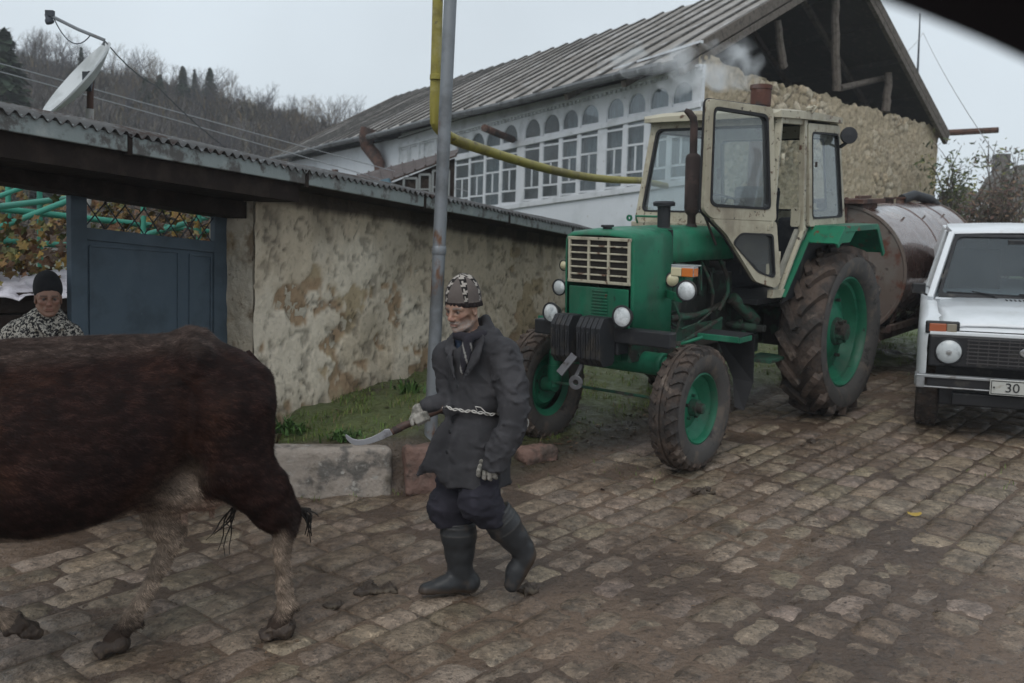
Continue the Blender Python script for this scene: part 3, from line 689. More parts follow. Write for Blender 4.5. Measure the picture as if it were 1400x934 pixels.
# open leaf, folded back into the yard, left of the woman and out of the opening
# ------------------------------------------------------------------ pergola with vine in the yard
M_green = mat('turquoise_pipe_paint', (.05, .26, .19), .5, layers=[((.09, .08, .06), 12, .62, .72)])
pg = empty('pergola', (-4.6, 9, gz(-4.6, 9))); tag(pg, 'turquoise pipe frame of a grape arbour seen through the gate opening', 'pergola')
def P3(px, py, d): return at(px, py, d)
rails = [((-160, 268, 7.6), (330, 322, 9.8), .028), ((-160, 318, 7.2), (320, 352, 9.4), .026), ((-160, 372, 6.6), (40, 344, 8.0), .0), ((-60, 352-62, 7.0), (118, 268, 9.4), .026), ((-30, 328-36, 7), (150, 258-6, 9.8), .0),
         ((118, 345, 8.0), (300, 292, 9.6), .026), ((-60, 334, 7.3), (100, 254+18, 8.4), .024), ((-60, 290, 7.8), (60, 246, 8.6), .02)]
for a, b, r in rails:
    if r: mb = MB(); mb.tube([P3(*a), P3(*b)], r, 10); obj('rail', mb, M_green, pg, world=True)
for px, py0, d in ((54, 240, 8.6), (11, 240, 8.4), (196, 270, 8.8), (272, 280, 9.0), (-70, 250, 8.0)):
    a = P3(px, py0, d); mb = MB(); mb.tube([a, (a.x, a.y, gz(a.x, a.y))], .024, 10); obj('upright', mb, M_green, pg, world=True)
# grape vine: twisted stems + lobed leaves
M_vleaf = mat('autumn_vine_leaf', attr=True, rough=.6, trans=0); M_bark = mat('bare_bark', (.10, .08, .07), .9, layers=[((.05, .04, .035), 20, .5, .65)])
def leaf5(p, u, v, s):
    """five-lobed leaf outline as a fan, folded along its mid rib"""
    out = []; n = u.cross(v)
    for k in range(10):
        a = 2*PI*k/10; r = s*(1.0 if k % 2 == 0 else .55); out.append(p+u*(math.cos(a)*r)+v*(math.sin(a)*r)+n*(abs(math.sin(a))*s*.35))
    return [p]+out
def vine(name, spots, count, size, pal, R, parent, spread):
    V = []; Fc = []; C = []
    for _ in range(count):
        c = spots[R.integers(len(spots))]; p = Vector((c[0]+R.normal(0, spread), c[1]+R.normal(0, spread), c[2]+R.normal(0, spread*.55)))
        u = Vector(R.normal(0, 1, 3)).normalized(); v = u.orthogonal().normalized(); b = len(V); L_ = leaf5(p, u, v, size*R.uniform(.6, 1.2)); V += L_
        Fc += [(b, b+1+k, b+1+(k+1) % 10) for k in range(10)]; C += [pal[R.integers(len(pal))]*R.uniform(.35, .8)]*11
    return obj(name, mesh_from(name, np.array([tuple(q) for q in V]), Fc, np.array(C)), M_vleaf, parent, world=True)
R = np.random.default_rng(12)
vn = empty('grape_vine', (-5, 9.5, gz(-5, 9.5))); tag(vn, 'yellowing grape vine over the turquoise arbour pipes behind the gate', 'grape vine')
spots = [tuple(at(R.uniform(-150, 330), R.uniform(262, 350), R.uniform(8.6, 11.5))) for _ in range(46)] + [tuple(at(R.uniform(-60, 95), R.uniform(330, 385), R.uniform(7.4, 8.6))) for _ in range(14)]
pal = np.array([[.34, .22, .05], [.26, .15, .05], [.15, .16, .05], [.30, .25, .08], [.20, .10, .05], [.14, .09, .06]])
vine('foliage', spots, 2100, .050, pal, R, vn, .22)
mb = MB()
for _ in range(26):
    a = at(R.uniform(-150, 300), R.uniform(262, 350), R.uniform(8.6, 10.5)); P = [a]
    for k in range(6): P.append(P[-1]+Vector((R.normal(0.18, .12), R.normal(0, .15), R.normal(-.02, .07))))
    mb.tube(P, [.012-.0015*k for k in range(7)], 5)
obj('stem', mb, M_bark, vn, world=True)
# pale sheeting over a dark stack behind the woman
mb = MB(); M_sheet = mat('milky_plastic_sheet', (.55, .53, .58), .35, layers=[((.36, .34, .38), 3, .45, .6, (1, 1, 5))], bump=[(6, .8, .05)])
rows = []
for i in range(40):
    row = []
    for j in range(9):
        px = -190+i*9.0; v_ = j/8; p = at(px, 372+34*v_-(px*.005), 7.9-.9*v_+.02*math.sin(i*1.3+j)); p.z += .02*math.sin(i*.9+j*1.1)+.012*math.sin(i*2.3); row.append(p)
    rows.append(row)
mb.grid(rows)
st = empty('covered_stack', (-3.6, 7.2, gz(-3.6, 7.2))); tag(st, 'dark stack covered with milky plastic sheeting behind the woman', 'stack'); obj('plastic_sheet', mb, M_sheet, st, world=True, solid=.006)
mb = MB(); a, b = at(-190, 396, 7.15), at(160, 392, 7.15); 
for k in range(6):
    zz = -.02-k*.16; mb.bar(a+Vector((0, .25, zz-.09)), b+Vector((0, .25, zz-.09)), .5, .15)
obj('timber', mb, M_dark, st, world=True, bevel=.01)
# ochre yard wall/hedge behind the arbour
# ================================================================== STONE HOUSE
def worley(x, y, s=0, jit=.42):
    ix, iy = np.floor(x).astype(np.int64), np.floor(y).astype(np.int64); f1 = np.full(x.shape, 9.); f2 = np.full(x.shape, 9.); cid = np.zeros(x.shape)
    for a in (-1, 0, 1):
        for b in (-1, 0, 1):
            jx = .5+(_h(ix+a, iy+b, 0*ix, s)-.5)*2*jit; jy = .5+(_h(ix+a, iy+b, 0*ix, s+77)-.5)*2*jit; d = np.hypot(ix+a+jx-x, iy+b+jy-y); c = _h(ix+a, iy+b, 0*ix, s+33)
            n1 = d < f1; f2 = np.where(n1, f1, np.minimum(f2, d)); cid = np.where(n1, c, cid); f1 = np.where(n1, d, f1)
    return f1, f2, cid
def dz(px, py, z):
    """depth at which a sight line reaches height z"""
    v = ray(px, py); return (z-CAM.z)/v.z*v.y
HK = at(955, 80, 18.0); ZE = HK.z
HL = at(395, 213, dz(395, 213, ZE)); HR = at(1283, 177, dz(1283, 177, ZE))
K2, L2, R2 = Vector((HK.x, HK.y)), Vector((HL.x, HL.y)), Vector((HR.x, HR.y))
E1 = (L2-K2).normalized(); N1 = Vector((-E1.y, E1.x)); N1 = -N1 if N1.dot(Vector((0, -1))) < 0 else N1       # facade outward
E2 = (R2-K2).normalized(); N2 = Vector((E2.y, -E2.x)); N2 = -N2 if N2.dot(Vector((0, -1))) < 0 else N2
HLL, HRL = (L2-K2).length, (R2-K2).length
def f1(u, n, z): return Vector((K2.x+E1.x*u+N1.x*n, K2.y+E1.y*u+N1.y*n, z))
def f2(u, n, z): return Vector((K2.x+E2.x*u+N2.x*n, K2.y+E2.y*u+N2.y*n, z))
def u_at(px, py=200, n=0):
    v = ray(px, py); k = v.x/v.y; ax, ay = K2.x+N1.x*n, K2.y+N1.y*n; return (k*ay-ax)/(E1.x-k*E1.y)
def fz(px, py, n=0):
    u = u_at(px, py, n); y = K2.y+E1.y*u+N1.y*n; v = ray(px, py); return (CAM+v*(y/v.y)).z
def hbox(mb, F, u0, u1, n0, n1, a0, a1, b0=None, b1=None):
    b0 = a0 if b0 is None else b0; b1 = a1 if b1 is None else b1
    V = [F(u0, n0, a0), F(u0, n1, a0), F(u1, n1, b0), F(u1, n0, b0), F(u0, n0, a1), F(u0, n1, a1), F(u1, n1, b1), F(u1, n0, b1)]
    return mb.add(V, [(0,3,2,1),(4,5,6,7),(0,1,5,4),(1,2,6,5),(2,3,7,6),(3,0,4,7)])
ZG = gz(HK.x, HK.y)-.6
house = empty('stone_house', (HK.x, HK.y, gz(HK.x, HK.y))); tag(house, 'stone house with long white arcaded veranda, open gable and iron roof', 'house')
M_white = mat('old_white_paint', (.60, .62, .65), .6, layers=[((.48, .50, .52), 2.2, .48, .64), ((.22, .20, .18), 12, .64, .72)], bump=[(30, .3, .006)])
M_whitewall = mat('whitewashed_wall', (.62, .65, .69), .85, layers=[((.52, .55, .58), .8, .45, .65), ((.40, .39, .37), 5, .64, .72)], bump=[(8, .3, .02)])
M_iron = mat('weathered_roof_iron', (.28, .258, .235), .6, .0, layers=[((.18, .16, .14), 1.2, .45, .62), ((.42, .41, .40), 2.5, .52, .66, (1, 1, 1)), ((.11, .07, .05), 3.5, .6, .7)], bump=[(5, .35, .02)])
M_wood = mat('grey_pole_wood', (.13, .11, .095), .85, layers=[((.07, .06, .05), 10, .45, .65)], bump=[(25, .5, .02)])
M_inner = mat('shade_dark_boards', (.045, .038, .034), .9, layers=[((.075, .06, .05), 6, .5, .7)])  # near-black tone paints in the gloom inside the open gable
M_glass = glassmat('window_glass', (.75, .8, .82), .30, .03, (.22, .245, .26))  # raised diffuse grey paints in the pale sky reflected by the panes
# gable wall of rubble stone
nu, nz = 330, 150; U, Kk = np.meshgrid(np.linspace(0, HRL, nu), np.linspace(0, 1, nz), indexing='ij')
ztop = ZE-.02+.16*(fbm(U*1.9, 0, s=101)-.5)*2+.06*(U < 1.5); Z = ZG+(ztop-ZG)*Kk
wx = U*3.6+fbm(U*1.2, Z*1.2, s=102)*1.4; wy = Z*5.8+fbm(U*1.2, Z*1.2, s=103)*1.4
a1, a2, ci = worley(wx, wy, 5); b1, b2, cj = worley(wx*2.2, wy*2.2, 9); big = fbm(U*.7, Z*.9, s=104) > .47
e = np.where(big, a2-a1, (b2-b1)*.7); cid = np.where(big, ci, cj); stone_h = sstep(.01, .13, e)
mort = sstep(.45, .6, fbm(U*.5, Z*.6, s=105)+.10*sstep(.9, .2, Kk))           # lower down the stones are pointed over
off = stone_h*(.016+.040*cid)*(1-.6*mort)+(fbm(U*9, Z*9, s=106)-.5)*.05
X = K2.x+E2.x*U+N2.x*off; Y = K2.y+E2.y*U+N2.y*off; V = np.stack([X.ravel(), Y.ravel(), Z.ravel()], 1)
i = np.arange(nu*nz).reshape(nu, nz); Q = np.stack([i[:-1, :-1].ravel(), i[1:, :-1].ravel(), i[1:, 1:].ravel(), i[:-1, 1:].ravel()], 1)
pal = np.array([[.46, .38, .27], [.38, .31, .215], [.50, .43, .33], [.31, .26, .19], [.42, .335, .235]]); C = pal[(cid*4.99).astype(int)]*(.85+.3*cid[..., None])
mo = np.array([.40, .33, .235]); sh = stone_h[..., None]; C = mo*.42*(1-sh)+C*sh; m_ = (mort*.6)[..., None]; C = C*(1-m_)+mo*m_; C = C*(.85+.3*fbm(U*14, Z*14, s=107))[..., None]  # mortar darkened between stones: crevice shadow put into the colour
M_stone = mat('rubble_stone', attr=True, rough=.9, layers=[((.7,), 9, .5, .66)], bump=[(22, .7, .03)])
obj('stone_gable_wall', mesh_from('stone_gable_wall', V, Q, C.reshape(-1, 3), smooth=True), M_stone, house, world=True)
mb = MB()   # wall bodies: gable core, right flank, back, far gable
hbox(mb, f2, 0.9, HRL, -.55, -.03, ZG, ZE-.12); hbox(mb, f2, .05, .9, -.12, -.03, ZG, ZE-.12); obj('wall_core', mb, M_stone if False else mat('stone_core', (.27, .23, .17), .9, bump=[(10, .5, .03)]), house, world=True)
mb = MB(); B1 = f2(HRL, 0, 0); n_ = lambda u, n, z: Vector((R2.x+E1.x*u-N1.x*n, R2.y+E1.y*u-N1.y*n, z))
hbox(mb, n_, .05, HLL, -.05, -.5, ZG, ZE-.1); obj('back_wall', mb, M_whitewall, house, world=True)
# facade: left whitewashed part, ground floor, veranda
mb = MB(); uW = u_at(625); uF = u_at(548)
hbox(mb, f1, .03, uF, -.3, 0, ZG, fz(870, 259), ZG, fz(600, 290)); obj('ground_floor_wall', mb, M_whitewall, house, world=True)
mb = MB(); hbox(mb, f1, uF, HLL, -.4, .0, ZG, ZE-.25); obj('plain_wall', mb, M_whitewall, house, world=True)
# veranda levels, linear along the facade
def lev(yA, yB):
    zA, zB = fz(868, yA), fz(753, yB); uA, uB = u_at(868), u_at(753); return lambda u: zA+(zB-zA)*(u-uA)/(uB-uA)
Lb, Lr, Lat, Lw, Lt1, Lt2 = lev(258, 274.5), lev(165, 190.5), lev(127, 156), lev(172, 198), lev(198, 220.6), lev(235, 252.7)
Lc = lev(118, 149); Ltop = lambda u: ZE-.12
bays = [(624.5, 641), (644.5, 661.5), (665.5, 683), (688, 706.5), (718.5, 737.5), (743.5, 763.5), (769.5, 788.5), (794.5, 816.5), (829.5, 850.5), (858, 879.5), (888, 911), (918, 943)]
ver = obj('veranda_front', (lambda mb: (hbox(mb, f1, u_at(957), uF, -.06, .004, Lc(0), Ltop(0), Lc(uF), ZE-.12), mb)[1])(MB()), M_white, house, world=True)
mb = MB(); us_ = [(u_at(b+1.2), u_at(a-1.2)) for a, b in bays][::-1]   # from near to far
uN, uX = u_at(952), uF
# posts / piers between the bays
mb = MB(); prev = u_at(957)
for (ua, ub) in us_ + [(uX, uX+.1)]:
    if ua-prev > .03: hbox(mb, f1, prev, ua, -.05, .012, Lb(prev), Lc(prev), Lb(ua), Lc(ua))
    prev = ub
obj('pier', mb, M_white, house, world=True)
mb = MB(); hbox(mb, f1, u_at(957), uX, -.04, .045, Lr(0)-.02, Lr(0)+.09, Lr(uX)-.02, Lr(uX)+.09); hbox(mb, f1, u_at(957), uX, -.05, .05, Lb(0)-.07, Lb(0)+.05, Lb(uX)-.07, Lb(uX)+.05)
obj('sill_rail', mb, M_white, house, world=True, bevel=.01)
mb = MB(); u0, u1 = u_at(957), uX; zc = lambda u, k: Lc(u)+k
hbox(mb, f1, u0, u1, .03, .10, Lc(u0)+.02, Lc(u0)+.06, Lc(u1)+.02, Lc(u1)+.06); hbox(mb, f1, u0, u1, .03, .09, Lc(u0)+.42, Lc(u0)+.47, Lc(u1)+.3, Lc(u1)+.35)
u = u0
while u < u1: hbox(mb, f1, u, u+.07, .032, .07, Lc(u)-.04, Lc(u)+.018); u += .16
obj('moulding', mb, M_white, house, world=True)
hb = MB(); hbox(hb, f1, u0, u1, .0905, .094, Lc(u0)+.40, Lc(u0)+.425, Lc(u1)+.28, Lc(u1)+.305); obj('dark_line', hb, M_dark, house, world=True)
M_curtain = mat('net_curtain', (.66, .70, .73), .9, layers=[((.45, .48, .50), 5, .45, .6, (6, 6, .3))])
cur_i = {0, 1, 2, 3, 4, 5, 9, 10}
for k, (ua, ub) in enumerate(us_):
    ug = (ua+ub)/2; w_ = ub-ua; za, zr, zw, z1, z2, zb_ = Lat(ug), Lr(ug)+.09, Lw(ug), Lt1(ug), Lt2(ug), Lb(ug)+.05
    mb = MB()      # arched surround, window frame and bars
    r = w_/2; zs = za-r*.95; N = 14; arc = [f1(ug-r*math.cos(PI*j/N), 0, zs+(za-zs)*math.sin(PI*j/N)) for j in range(N+1)]
    top = [f1(ug-r+2*r*j/N, 0, Lc(ug)+.02) for j in range(N+1)]
    e = Vector((N1.x, N1.y, 0))*.022; b0 = Vector((N1.x, N1.y, 0))*-.014; mb.grid([[p+b0+e for p in top], [p+b0+e for p in arc], [p+b0 for p in arc]], smooth=False)
    t = .02; inn = [f1(ug-(r-t)*math.cos(PI*j/N), 0, zs+(za-t-zs)*math.sin(PI*j/N)) for j in range(N+1)]
    mb.grid([[p+b0+e*.6 for p in arc], [p+b0+e*.6 for p in inn], [p+b0-e*.3 for p in inn]], smooth=False)
    hbox(mb, f1, ua, ub, -.02, .0, zr, zr+.05); hbox(mb, f1, ua, ua+t, -.02, .0, zr, zs); hbox(mb, f1, ub-t, ub, -.02, .0, zr, zs)
    for x in (ua, ub-t*1.1): hbox(mb, f1, x, x+t*1.1, -.022, .006, zb_, Lr(ug)-.02)
    for zz in (zw-.0, z1, z2, zb_+.03): hbox(mb, f1, ua+t, ub-t, -.022, .001, zz-.020, zz+.020)
    hbox(mb, f1, ug-.022, ug+.022, -.022, -.001, z2+.028, z1-.028)
    win = obj('window', mb, M_white, house, world=True)
    mb = MB(); hbox(mb, f1, ua+.01, ub-.01, -.018, -.015, zb_, za-.02 if False else zs); mb.prism([p+b0*1.1 for p in inn], Vector((N1.x, N1.y, 0))*-.004); obj('pane', mb, M_glass, win, world=True)
    if k in cur_i:
        rows = [[f1(ua+w_*j/24, -.14+.035*math.sin(j*1.3+k)+.02*math.sin(j*.7), z) for j in range(25)] for z in (zb_-.02, za)]
        mb = MB(); mb.grid(rows); obj('curtain', mb, M_curtain, win, world=True)
# veranda interior: dim back wall + floor + ceiling so that the glass has a room behind it
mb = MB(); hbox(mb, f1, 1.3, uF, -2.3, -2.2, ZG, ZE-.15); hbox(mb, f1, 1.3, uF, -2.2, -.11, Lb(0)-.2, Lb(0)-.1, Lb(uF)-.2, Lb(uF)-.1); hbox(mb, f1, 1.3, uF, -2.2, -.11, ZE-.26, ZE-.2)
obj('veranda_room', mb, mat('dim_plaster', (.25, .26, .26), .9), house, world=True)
for (a, b, ya, yb, yc, yd) in [(548, 558, 199, 222, 197, 221), (562, 573, 196, 220, 195, 219), (582, 596, 192, 216, 190, 214)]:
    ua, ub = u_at(b), u_at(a); z1, z0 = fz((a+b)/2, ya), fz((a+b)/2, yb); mb = MB()
    mb.ring([f1(ua-.08, .0, z0-.08), f1(ub+.08, .0, z0-.08), f1(ub+.08, .0, z1+.08), f1(ua-.08, .0, z1+.08)], [f1(ua, .0, z0), f1(ub, .0, z0), f1(ub, .0, z1), f1(ua, .0, z1)], (N1.x*.05, N1.y*.05, 0)); win = obj('window', mb, M_white, house, world=True)
    mb = MB(); hbox(mb, f1, ua, ub, .002, .01, z0, z1); obj('pane', mb, mat('dark_pane', (.06, .07, .075), .12), win, world=True)
# ------------------------------------------------------------------ roof
ZR = 8.75; OV = .55; OVG = .12; OVB = .25
mid2 = lambda u1, du: None
def rp(u, t, dz_=0):
    """u along the ridge from the near gable, t across: 0 = facade eave, 1 = ridge, 2 = back eave"""
    P0 = K2+E1*u; P2 = R2+E1*u; e0 = P0+N1*OV; e2 = P2-N1*OVB; rg = (P0+P2)/2
    ze = ZE-.10
    a, b, tt = (e0, rg, t) if t <= 1 else (rg, e2, t-1); za, zb_ = (ze, ZR) if t <= 1 else (ZR, ze-.05)
    q = a+(b-a)*tt; return Vector((q.x, q.y, za+(zb_-za)*tt+dz_))
U0_, U1_ = -OVG, HLL+.5
rowsf = []; n = int((U1_-U0_)/.13)
mb = MB()
wob = lambda u, t: float(fbm(u*.5, t*3, s=111)-.5)*.09*(1 if 0 <= t <= 2 else 0)
mb.grid([[rp(U0_+(U1_-U0_)*i/60, t, wob(i*.4, t)) for t in (0, .2, .4, .6, .8, 1, 1.2, 1.4, 1.6, 1.8, 2)] for i in range(61)], smooth=False); obj('roof_sheet', mb, M_iron, house, world=True, solid=.03)
mb = MB(); mb.grid([[rp(U0_+.03+(U1_-U0_-.06)*i/8, t, -.07) for t in (.01, .5, 1, 1.5, 1.99)] for i in range(9)], smooth=False); obj('roof_shade_sheet', mb, M_inner, house, world=True, solid=.02)  # dark sheet added under the iron to darken the open gable
M_seam = mat('seam_iron', (.07, .066, .062), .6, .3, layers=[((.14, .13, .12), 4, .5, .65)])
mb = MB(); u = U0_+.1
while u < U1_:
    for t0, t1 in ((0, 1), (1, 2)):
        P = [rp(u+.04*math.sin(k+u), t0+(t1-t0)*k/6, wob((u-U0_)/(U1_-U0_)*24, t0+(t1-t0)*k/6)+.035) for k in range(7)]
        for a, b in zip(P[:-1], P[1:]): mb.bar(a, b, .06, .055)
    u += .80
obj('roof_seams', mb, M_seam, house, world=True)
mb = MB(); mb.tube([rp(U0_+.5+(U1_-U0_-.5)*k/20, 0, -.05+.02*math.sin(k)) for k in range(21)], .085, 8); obj('gutter', mb, mat('dented_gutter', (.12, .125, .13), .5, .3, layers=[((.06, .06, .06), 3, .5, .65), ((.24, .25, .25), 6, .58, .7)]), house, world=True)
for t0, t1 in ((0, 1), (1, 2)):
    for U_ in (U0_, U1_): mb = MB(); mb.bar(rp(U_, t0, -.02), rp(U_, t1, -.02), .05, .2); obj('verge_board', mb, M_wood, house, world=True)
mb = MB()   # soffit boards, purlins and rafters seen in the open gable
for t in (.15, .4, .65, .88, 1.12, 1.3, 1.5, 1.7, 1.9): mb.bar(rp(U0_+.05, t, -.12), rp(U1_-.3, t, -.12), .09, .11)
obj('purlins', mb, M_inner, house, world=True)
mb = MB()
for u in (-.1, 1.6, 3.6):
    for t0, t1 in ((.02, 1), (1, 1.98)):
        mb.bar(rp(u, t0, -.24), rp(u, t1, -.24), .10, .13)
obj('rafters', mb, M_wood, house, world=True)
mb = MB(); hbox(mb, f2, 0, HRL, -.45, -.3, ZE-.1, ZE+.03); q = lambda a, b: Vector((K2.x+E2.x*a+E1.x*b, K2.y+E2.y*a+E1.y*b, ZE-.22))
mb.prism([q(.2, .2), q(HRL-.2, .2), q(HRL-.2, HLL-.2), q(.2, HLL-.2)], (0, 0, .08))
mb.prism([rp(HLL*.62, 0.02, -.1), rp(HLL*.62, 1, -.1), rp(HLL*.62, 1.98, -.1)], (E1.x*.05, E1.y*.05, 0)); obj('attic_floor', mb, M_inner, house, world=True)
# far gable, whitewashed
mb = MB(); p0, p1, p2 = K2+E1*HLL, R2+E1*HLL, (K2+R2)/2+E1*HLL
mb.prism([(p0.x, p0.y, ZG), (p1.x, p1.y, ZG), (p1.x, p1.y, ZE-.1), (p2.x, p2.y, ZR-.15), (p0.x, p0.y, ZE-.1)], (-E1.x*.3, -E1.y*.3, 0)); obj('far_gable', mb, M_whitewall, house, world=True)
def gpt(px, py, n=-.2):
    v = ray(px, py); k = v.x/v.y; ax, ay = K2.x+N2.x*n, K2.y+N2.y*n; u = (k*ay-ax)/(E2.x-k*E2.y); y = ay+E2.y*u; return CAM+v*(y/v.y)
def crooked(name, pts, r0, r1, m, parent, seed=0, n=8):
    mb = MB(); P = [Vector(p) for p in pts]; out = []; rr = []
    R_ = random.Random(seed)
    for a, b in zip(P[:-1], P[1:]):
        for k in range(5): out.append(a+(b-a)*k/5+Vector((R_.uniform(-1, 1), R_.uniform(-1, 1), 0))*r0*.13)
    out.append(P[-1]); rr = [r0+(r1-r0)*i/(len(out)-1)*1.0 for i in range(len(out))]; mb.tube(out, rr, n); return obj(name, mb, m, parent, world=True)
crooked('post', [gpt(1144, 124), gpt(1142, 60), gpt(1142, -2)], .10, .085, M_wood, house, 1); crooked('post', [gpt(1071, 92), gpt(1066, 60), gpt(1063, 28)], .09, .07, M_wood, house, 2)
crooked('post', [gpt(1211, 153), gpt(1214, 118), gpt(1215, 99)], .11, .08, M_wood, house, 3); crooked('tie_beam', [gpt(1148, 121, -.5), gpt(1236, 100, -.5)], .08, .07, M_wood, house, 4)
crooked('brace', [gpt(1146, 30, -1.2), gpt(1216, 145, -1.2)], .06, .05, M_wood, house, 5)
v = gpt(1284, 183, .0); tag(crooked('projecting_log', [v+Vector((-.5, .3, .0)), v+Vector((1.45, -.15, .12))], .085, .075, M_rustroof if False else mat('rust_brown_pipe', (.10, .05, .035), .7, layers=[((.05, .03, .025), 6, .45, .6)]), house, 6), 'brown pole sticking out level past the right corner')
# sagging rusty smoke duct on the plain wall, loose rail pipe under the eaves, round bar
M_rust = mat('rusty_sheet', (.085, .045, .034), .8, layers=[((.04, .028, .025), 4, .45, .6), ((.15, .10, .08), 8, .56, .68)], bump=[(14, .5, .02)])
def fp(px, py, n): 
    u = u_at(px, py, n); return f1(u, n, fz(px, py, n))
mb = MB(); mb.tube([fp(505, 176, .45), fp(502, 188, .5), fp(502, 200, .45), fp(512, 212, .3), fp(519, 224, .25), fp(519, 240, .25)], [.26, .25, .20, .20, .17, .16], 10); obj('smoke_duct', mb, M_rust, house, world=True)
mb = MB(); mb.tube([fp(662, 175, 1.3), fp(701, 191, .1)], .085, 8); obj('stove_pipe', mb, M_rust, house, world=True)
# ------------------------------------------------------------------ lean-to in front of the veranda
an = empty('lean_to_shed', at(560, 300, 19)); an.location.z = gz(an.location.x, an.location.y); tag(an, 'dark lean-to shed with low rusty roof against the left half of the veranda', 'shed')
mb = MB(); A, B, Cc, D, Ee = at(428, 256, 21.5), at(520, 231, 22), at(626, 205, 20), at(624, 213, 18.0), at(470, 276, 17)
rows = []
for i in range(9):
    t = i/8; rows.append([at(428+(626-428)*t, 256-51*t, 22-2*t), at(440+(624-440)*t, 283-70*t, 19-1.2*t)])
mb.grid([[r_[0], (r_[0]+r_[1])/2, r_[1]] for r_ in rows], smooth=False); M_arust = mat('brown_rust_iron', (.060, .038, .032), .7, layers=[((.10, .085, .08), 3, .5, .64), ((.035, .025, .022), 6, .5, .62)]); obj('roof', mb, M_arust, an, world=True, solid=.03)
mb = MB()
for i in range(14):
    t = i/13; a, b = at(428+198*t, 256-51*t, 22-2*t), at(440+184*t, 283-70*t, 19-1.2*t); mb.bar(a+Vector((0, 0, .03)), b+Vector((0, 0, .03)), .03, .03)
obj('roof_seams', mb, M_arust, an, world=True)
a, b = at(446, 282, 19.0), at(622, 217, 18.0); a.z = b.z = 0; 
def aw(t, z): q = a+(b-a)*t; return Vector((q.x, q.y, z))
def az(px, py): v = ray(px, py); return (CAM+v*(18.3/v.y)).z
mb = MB(); mb.prism([aw(.12, az(470, 330)), aw(1, az(622, 330)), aw(1, az(622, 219)), aw(.12, az(470, 277))], (-.05, .08, 0)); obj('wall', mb, M_dark, an, world=True)
mb = MB(); z0, z1 = az(560, 300), az(600, 243)
for (t0, t1, ya, yb) in [(.62, .72, 245, 290), (.74, .82, 240, 290), (.84, .96, 235, 290)]:
    za, zb_ = az(600, ya), az(600, yb); mb.bar(aw(t0, za)+Vector((0, -.04, 0)), aw(t0, zb_)+Vector((0, -.04, 0)), .04, .04); mb.bar(aw(t0, za)+Vector((0, -.04, 0)), aw(t1, za)+Vector((0, -.04, 0)), .04, .04); mb.bar(aw(t1, za)+Vector((0, -.04, 0)), aw(t1, zb_)+Vector((0, -.04, 0)), .04, .04)
    zm = (za*.6+zb_*.4); mb.bar(aw(t0, zm)+Vector((0, -.04, 0)), aw(t1, zm)+Vector((0, -.04, 0)), .03, .03)
obj('window_frame', mb, mat('greyed_frame', (.20, .21, .21), .8), an, world=True)
mb = MB(); mb.bar(at(497, 262, 17.9), at(534, 252, 17.8), .1, .22); obj('blue_board', mb, mat('blue_board', (.09, .15, .19), .6), an, world=True)
mb = MB(); p = at(458, 232, 21); mb.tube([p, (p.x, p.y, p.z-1.6)], .07, 8); obj('vent_pipe', mb, M_rust, an, world=True)
# ------------------------------------------------------------------ stove chimney and its smoke
p = at(1041, 117, 12.6); mb = MB(); r = 14.0/1361*12.6
mb.lathe([(r*.88, gz(p.x, p.y)), (r*.9, p.z-.26), (r*.98, p.z-.25), (r*.98, p.z-.06), (r*1.06, p.z-.05), (r*1.06, p.z), (r*.9, p.z), (r*.86, p.z-.3)], (p.x, p.y, 0), n=20)
o = obj('stove_chimney', mb, mat('rusted_flue', (.085, .034, .024), .75, layers=[((.04, .03, .028), 5, .48, .62), ((.13, .06, .04), 9, .55, .7)]), None); tag(o, 'short fat rusty stovepipe smoking above the cab roof of the tractor', 'chimney')
# ------------------------------------------------------------------ antenna mast
a, b = gpt(1252, 160, -3), gpt(1258, 18, -3); mb = MB(); mb.tube([a+Vector((0, 0, -.6)), a+(b-a)*.5, b], [.05, .035, .02], 8); mast = obj('antenna_mast', mb, M_bluedark); tag(mast, 'thin dark antenna mast rising behind the gable roof on the right', 'mast')
mb = MB(); c = gpt(1262, 45, -3)
for e in (gpt(1360, 210, 4), gpt(1225, 80, -2)): mb.tube([c+(e-c)*k/8+Vector((0, 0, -.5*(k/8)*(1-k/8))) for k in range(9)], .007, 4)
obj('guy_wire', mb, mat('thin_wire', (.2, .2, .2), .5), mast, world=True)
# ------------------------------------------------------------------ ruin on the right
rn = empty('ruined_house', at(1380, 300, 40)); rn.location.z = float(gheight(rn.location.x, rn.location.y)); tag(rn, 'low ruined grey stone house behind the shrubs at the right edge', 'house')
M_ruin = mat('grey_ruin_stone', (.16, .15, .14), .9, layers=[((.09, .085, .08), 3, .45, .6), ((.30, .29, .28), 4, .58, .68)], bump=[(8, .8, .06)])
mb = MB(); rows = []
for i in range(21):
    t = i/20; px = 1296+ (1560-1296)*t; top = 258-34*sstep(.15, .35, t)+6*math.sin(i*2.1)+float(fbm(i*.7, 0, s=3))*8
    a, b = at(px, 345, 38), at(px, top, 38); rows.append([a+Vector((0, 0, -2)), (a+b)/2+Vector((0, -.3*random.random(), 0)), b, b+Vector((0, .8, 0)), b+Vector((0, .8, -3))])
mb.grid(rows, smooth=False); obj('wall', mb, M_ruin, rn, world=True)
mb = MB(); mb.box(at(1368, 234, 39), (.5, .5, 1.3)); obj('chimney_stack', mb, M_ruin, rn, world=True, bevel=.03)
mb = MB()
for (px, py, w_) in [(1340, 300, 1.4), (1376, 302, 1.9), (1330, 312, .9), (1392, 288, 1.2), (1352, 284, 1.0)]: mb.box(at(px, py, 37.2), (w_, .5, .28), rot=(.1, .05, .1))
obj('fallen_masonry', mb, mat('pale_masonry', (.33, .33, .33), .9, bump=[(6, .7, .05)]), rn, world=True, bevel=.04)
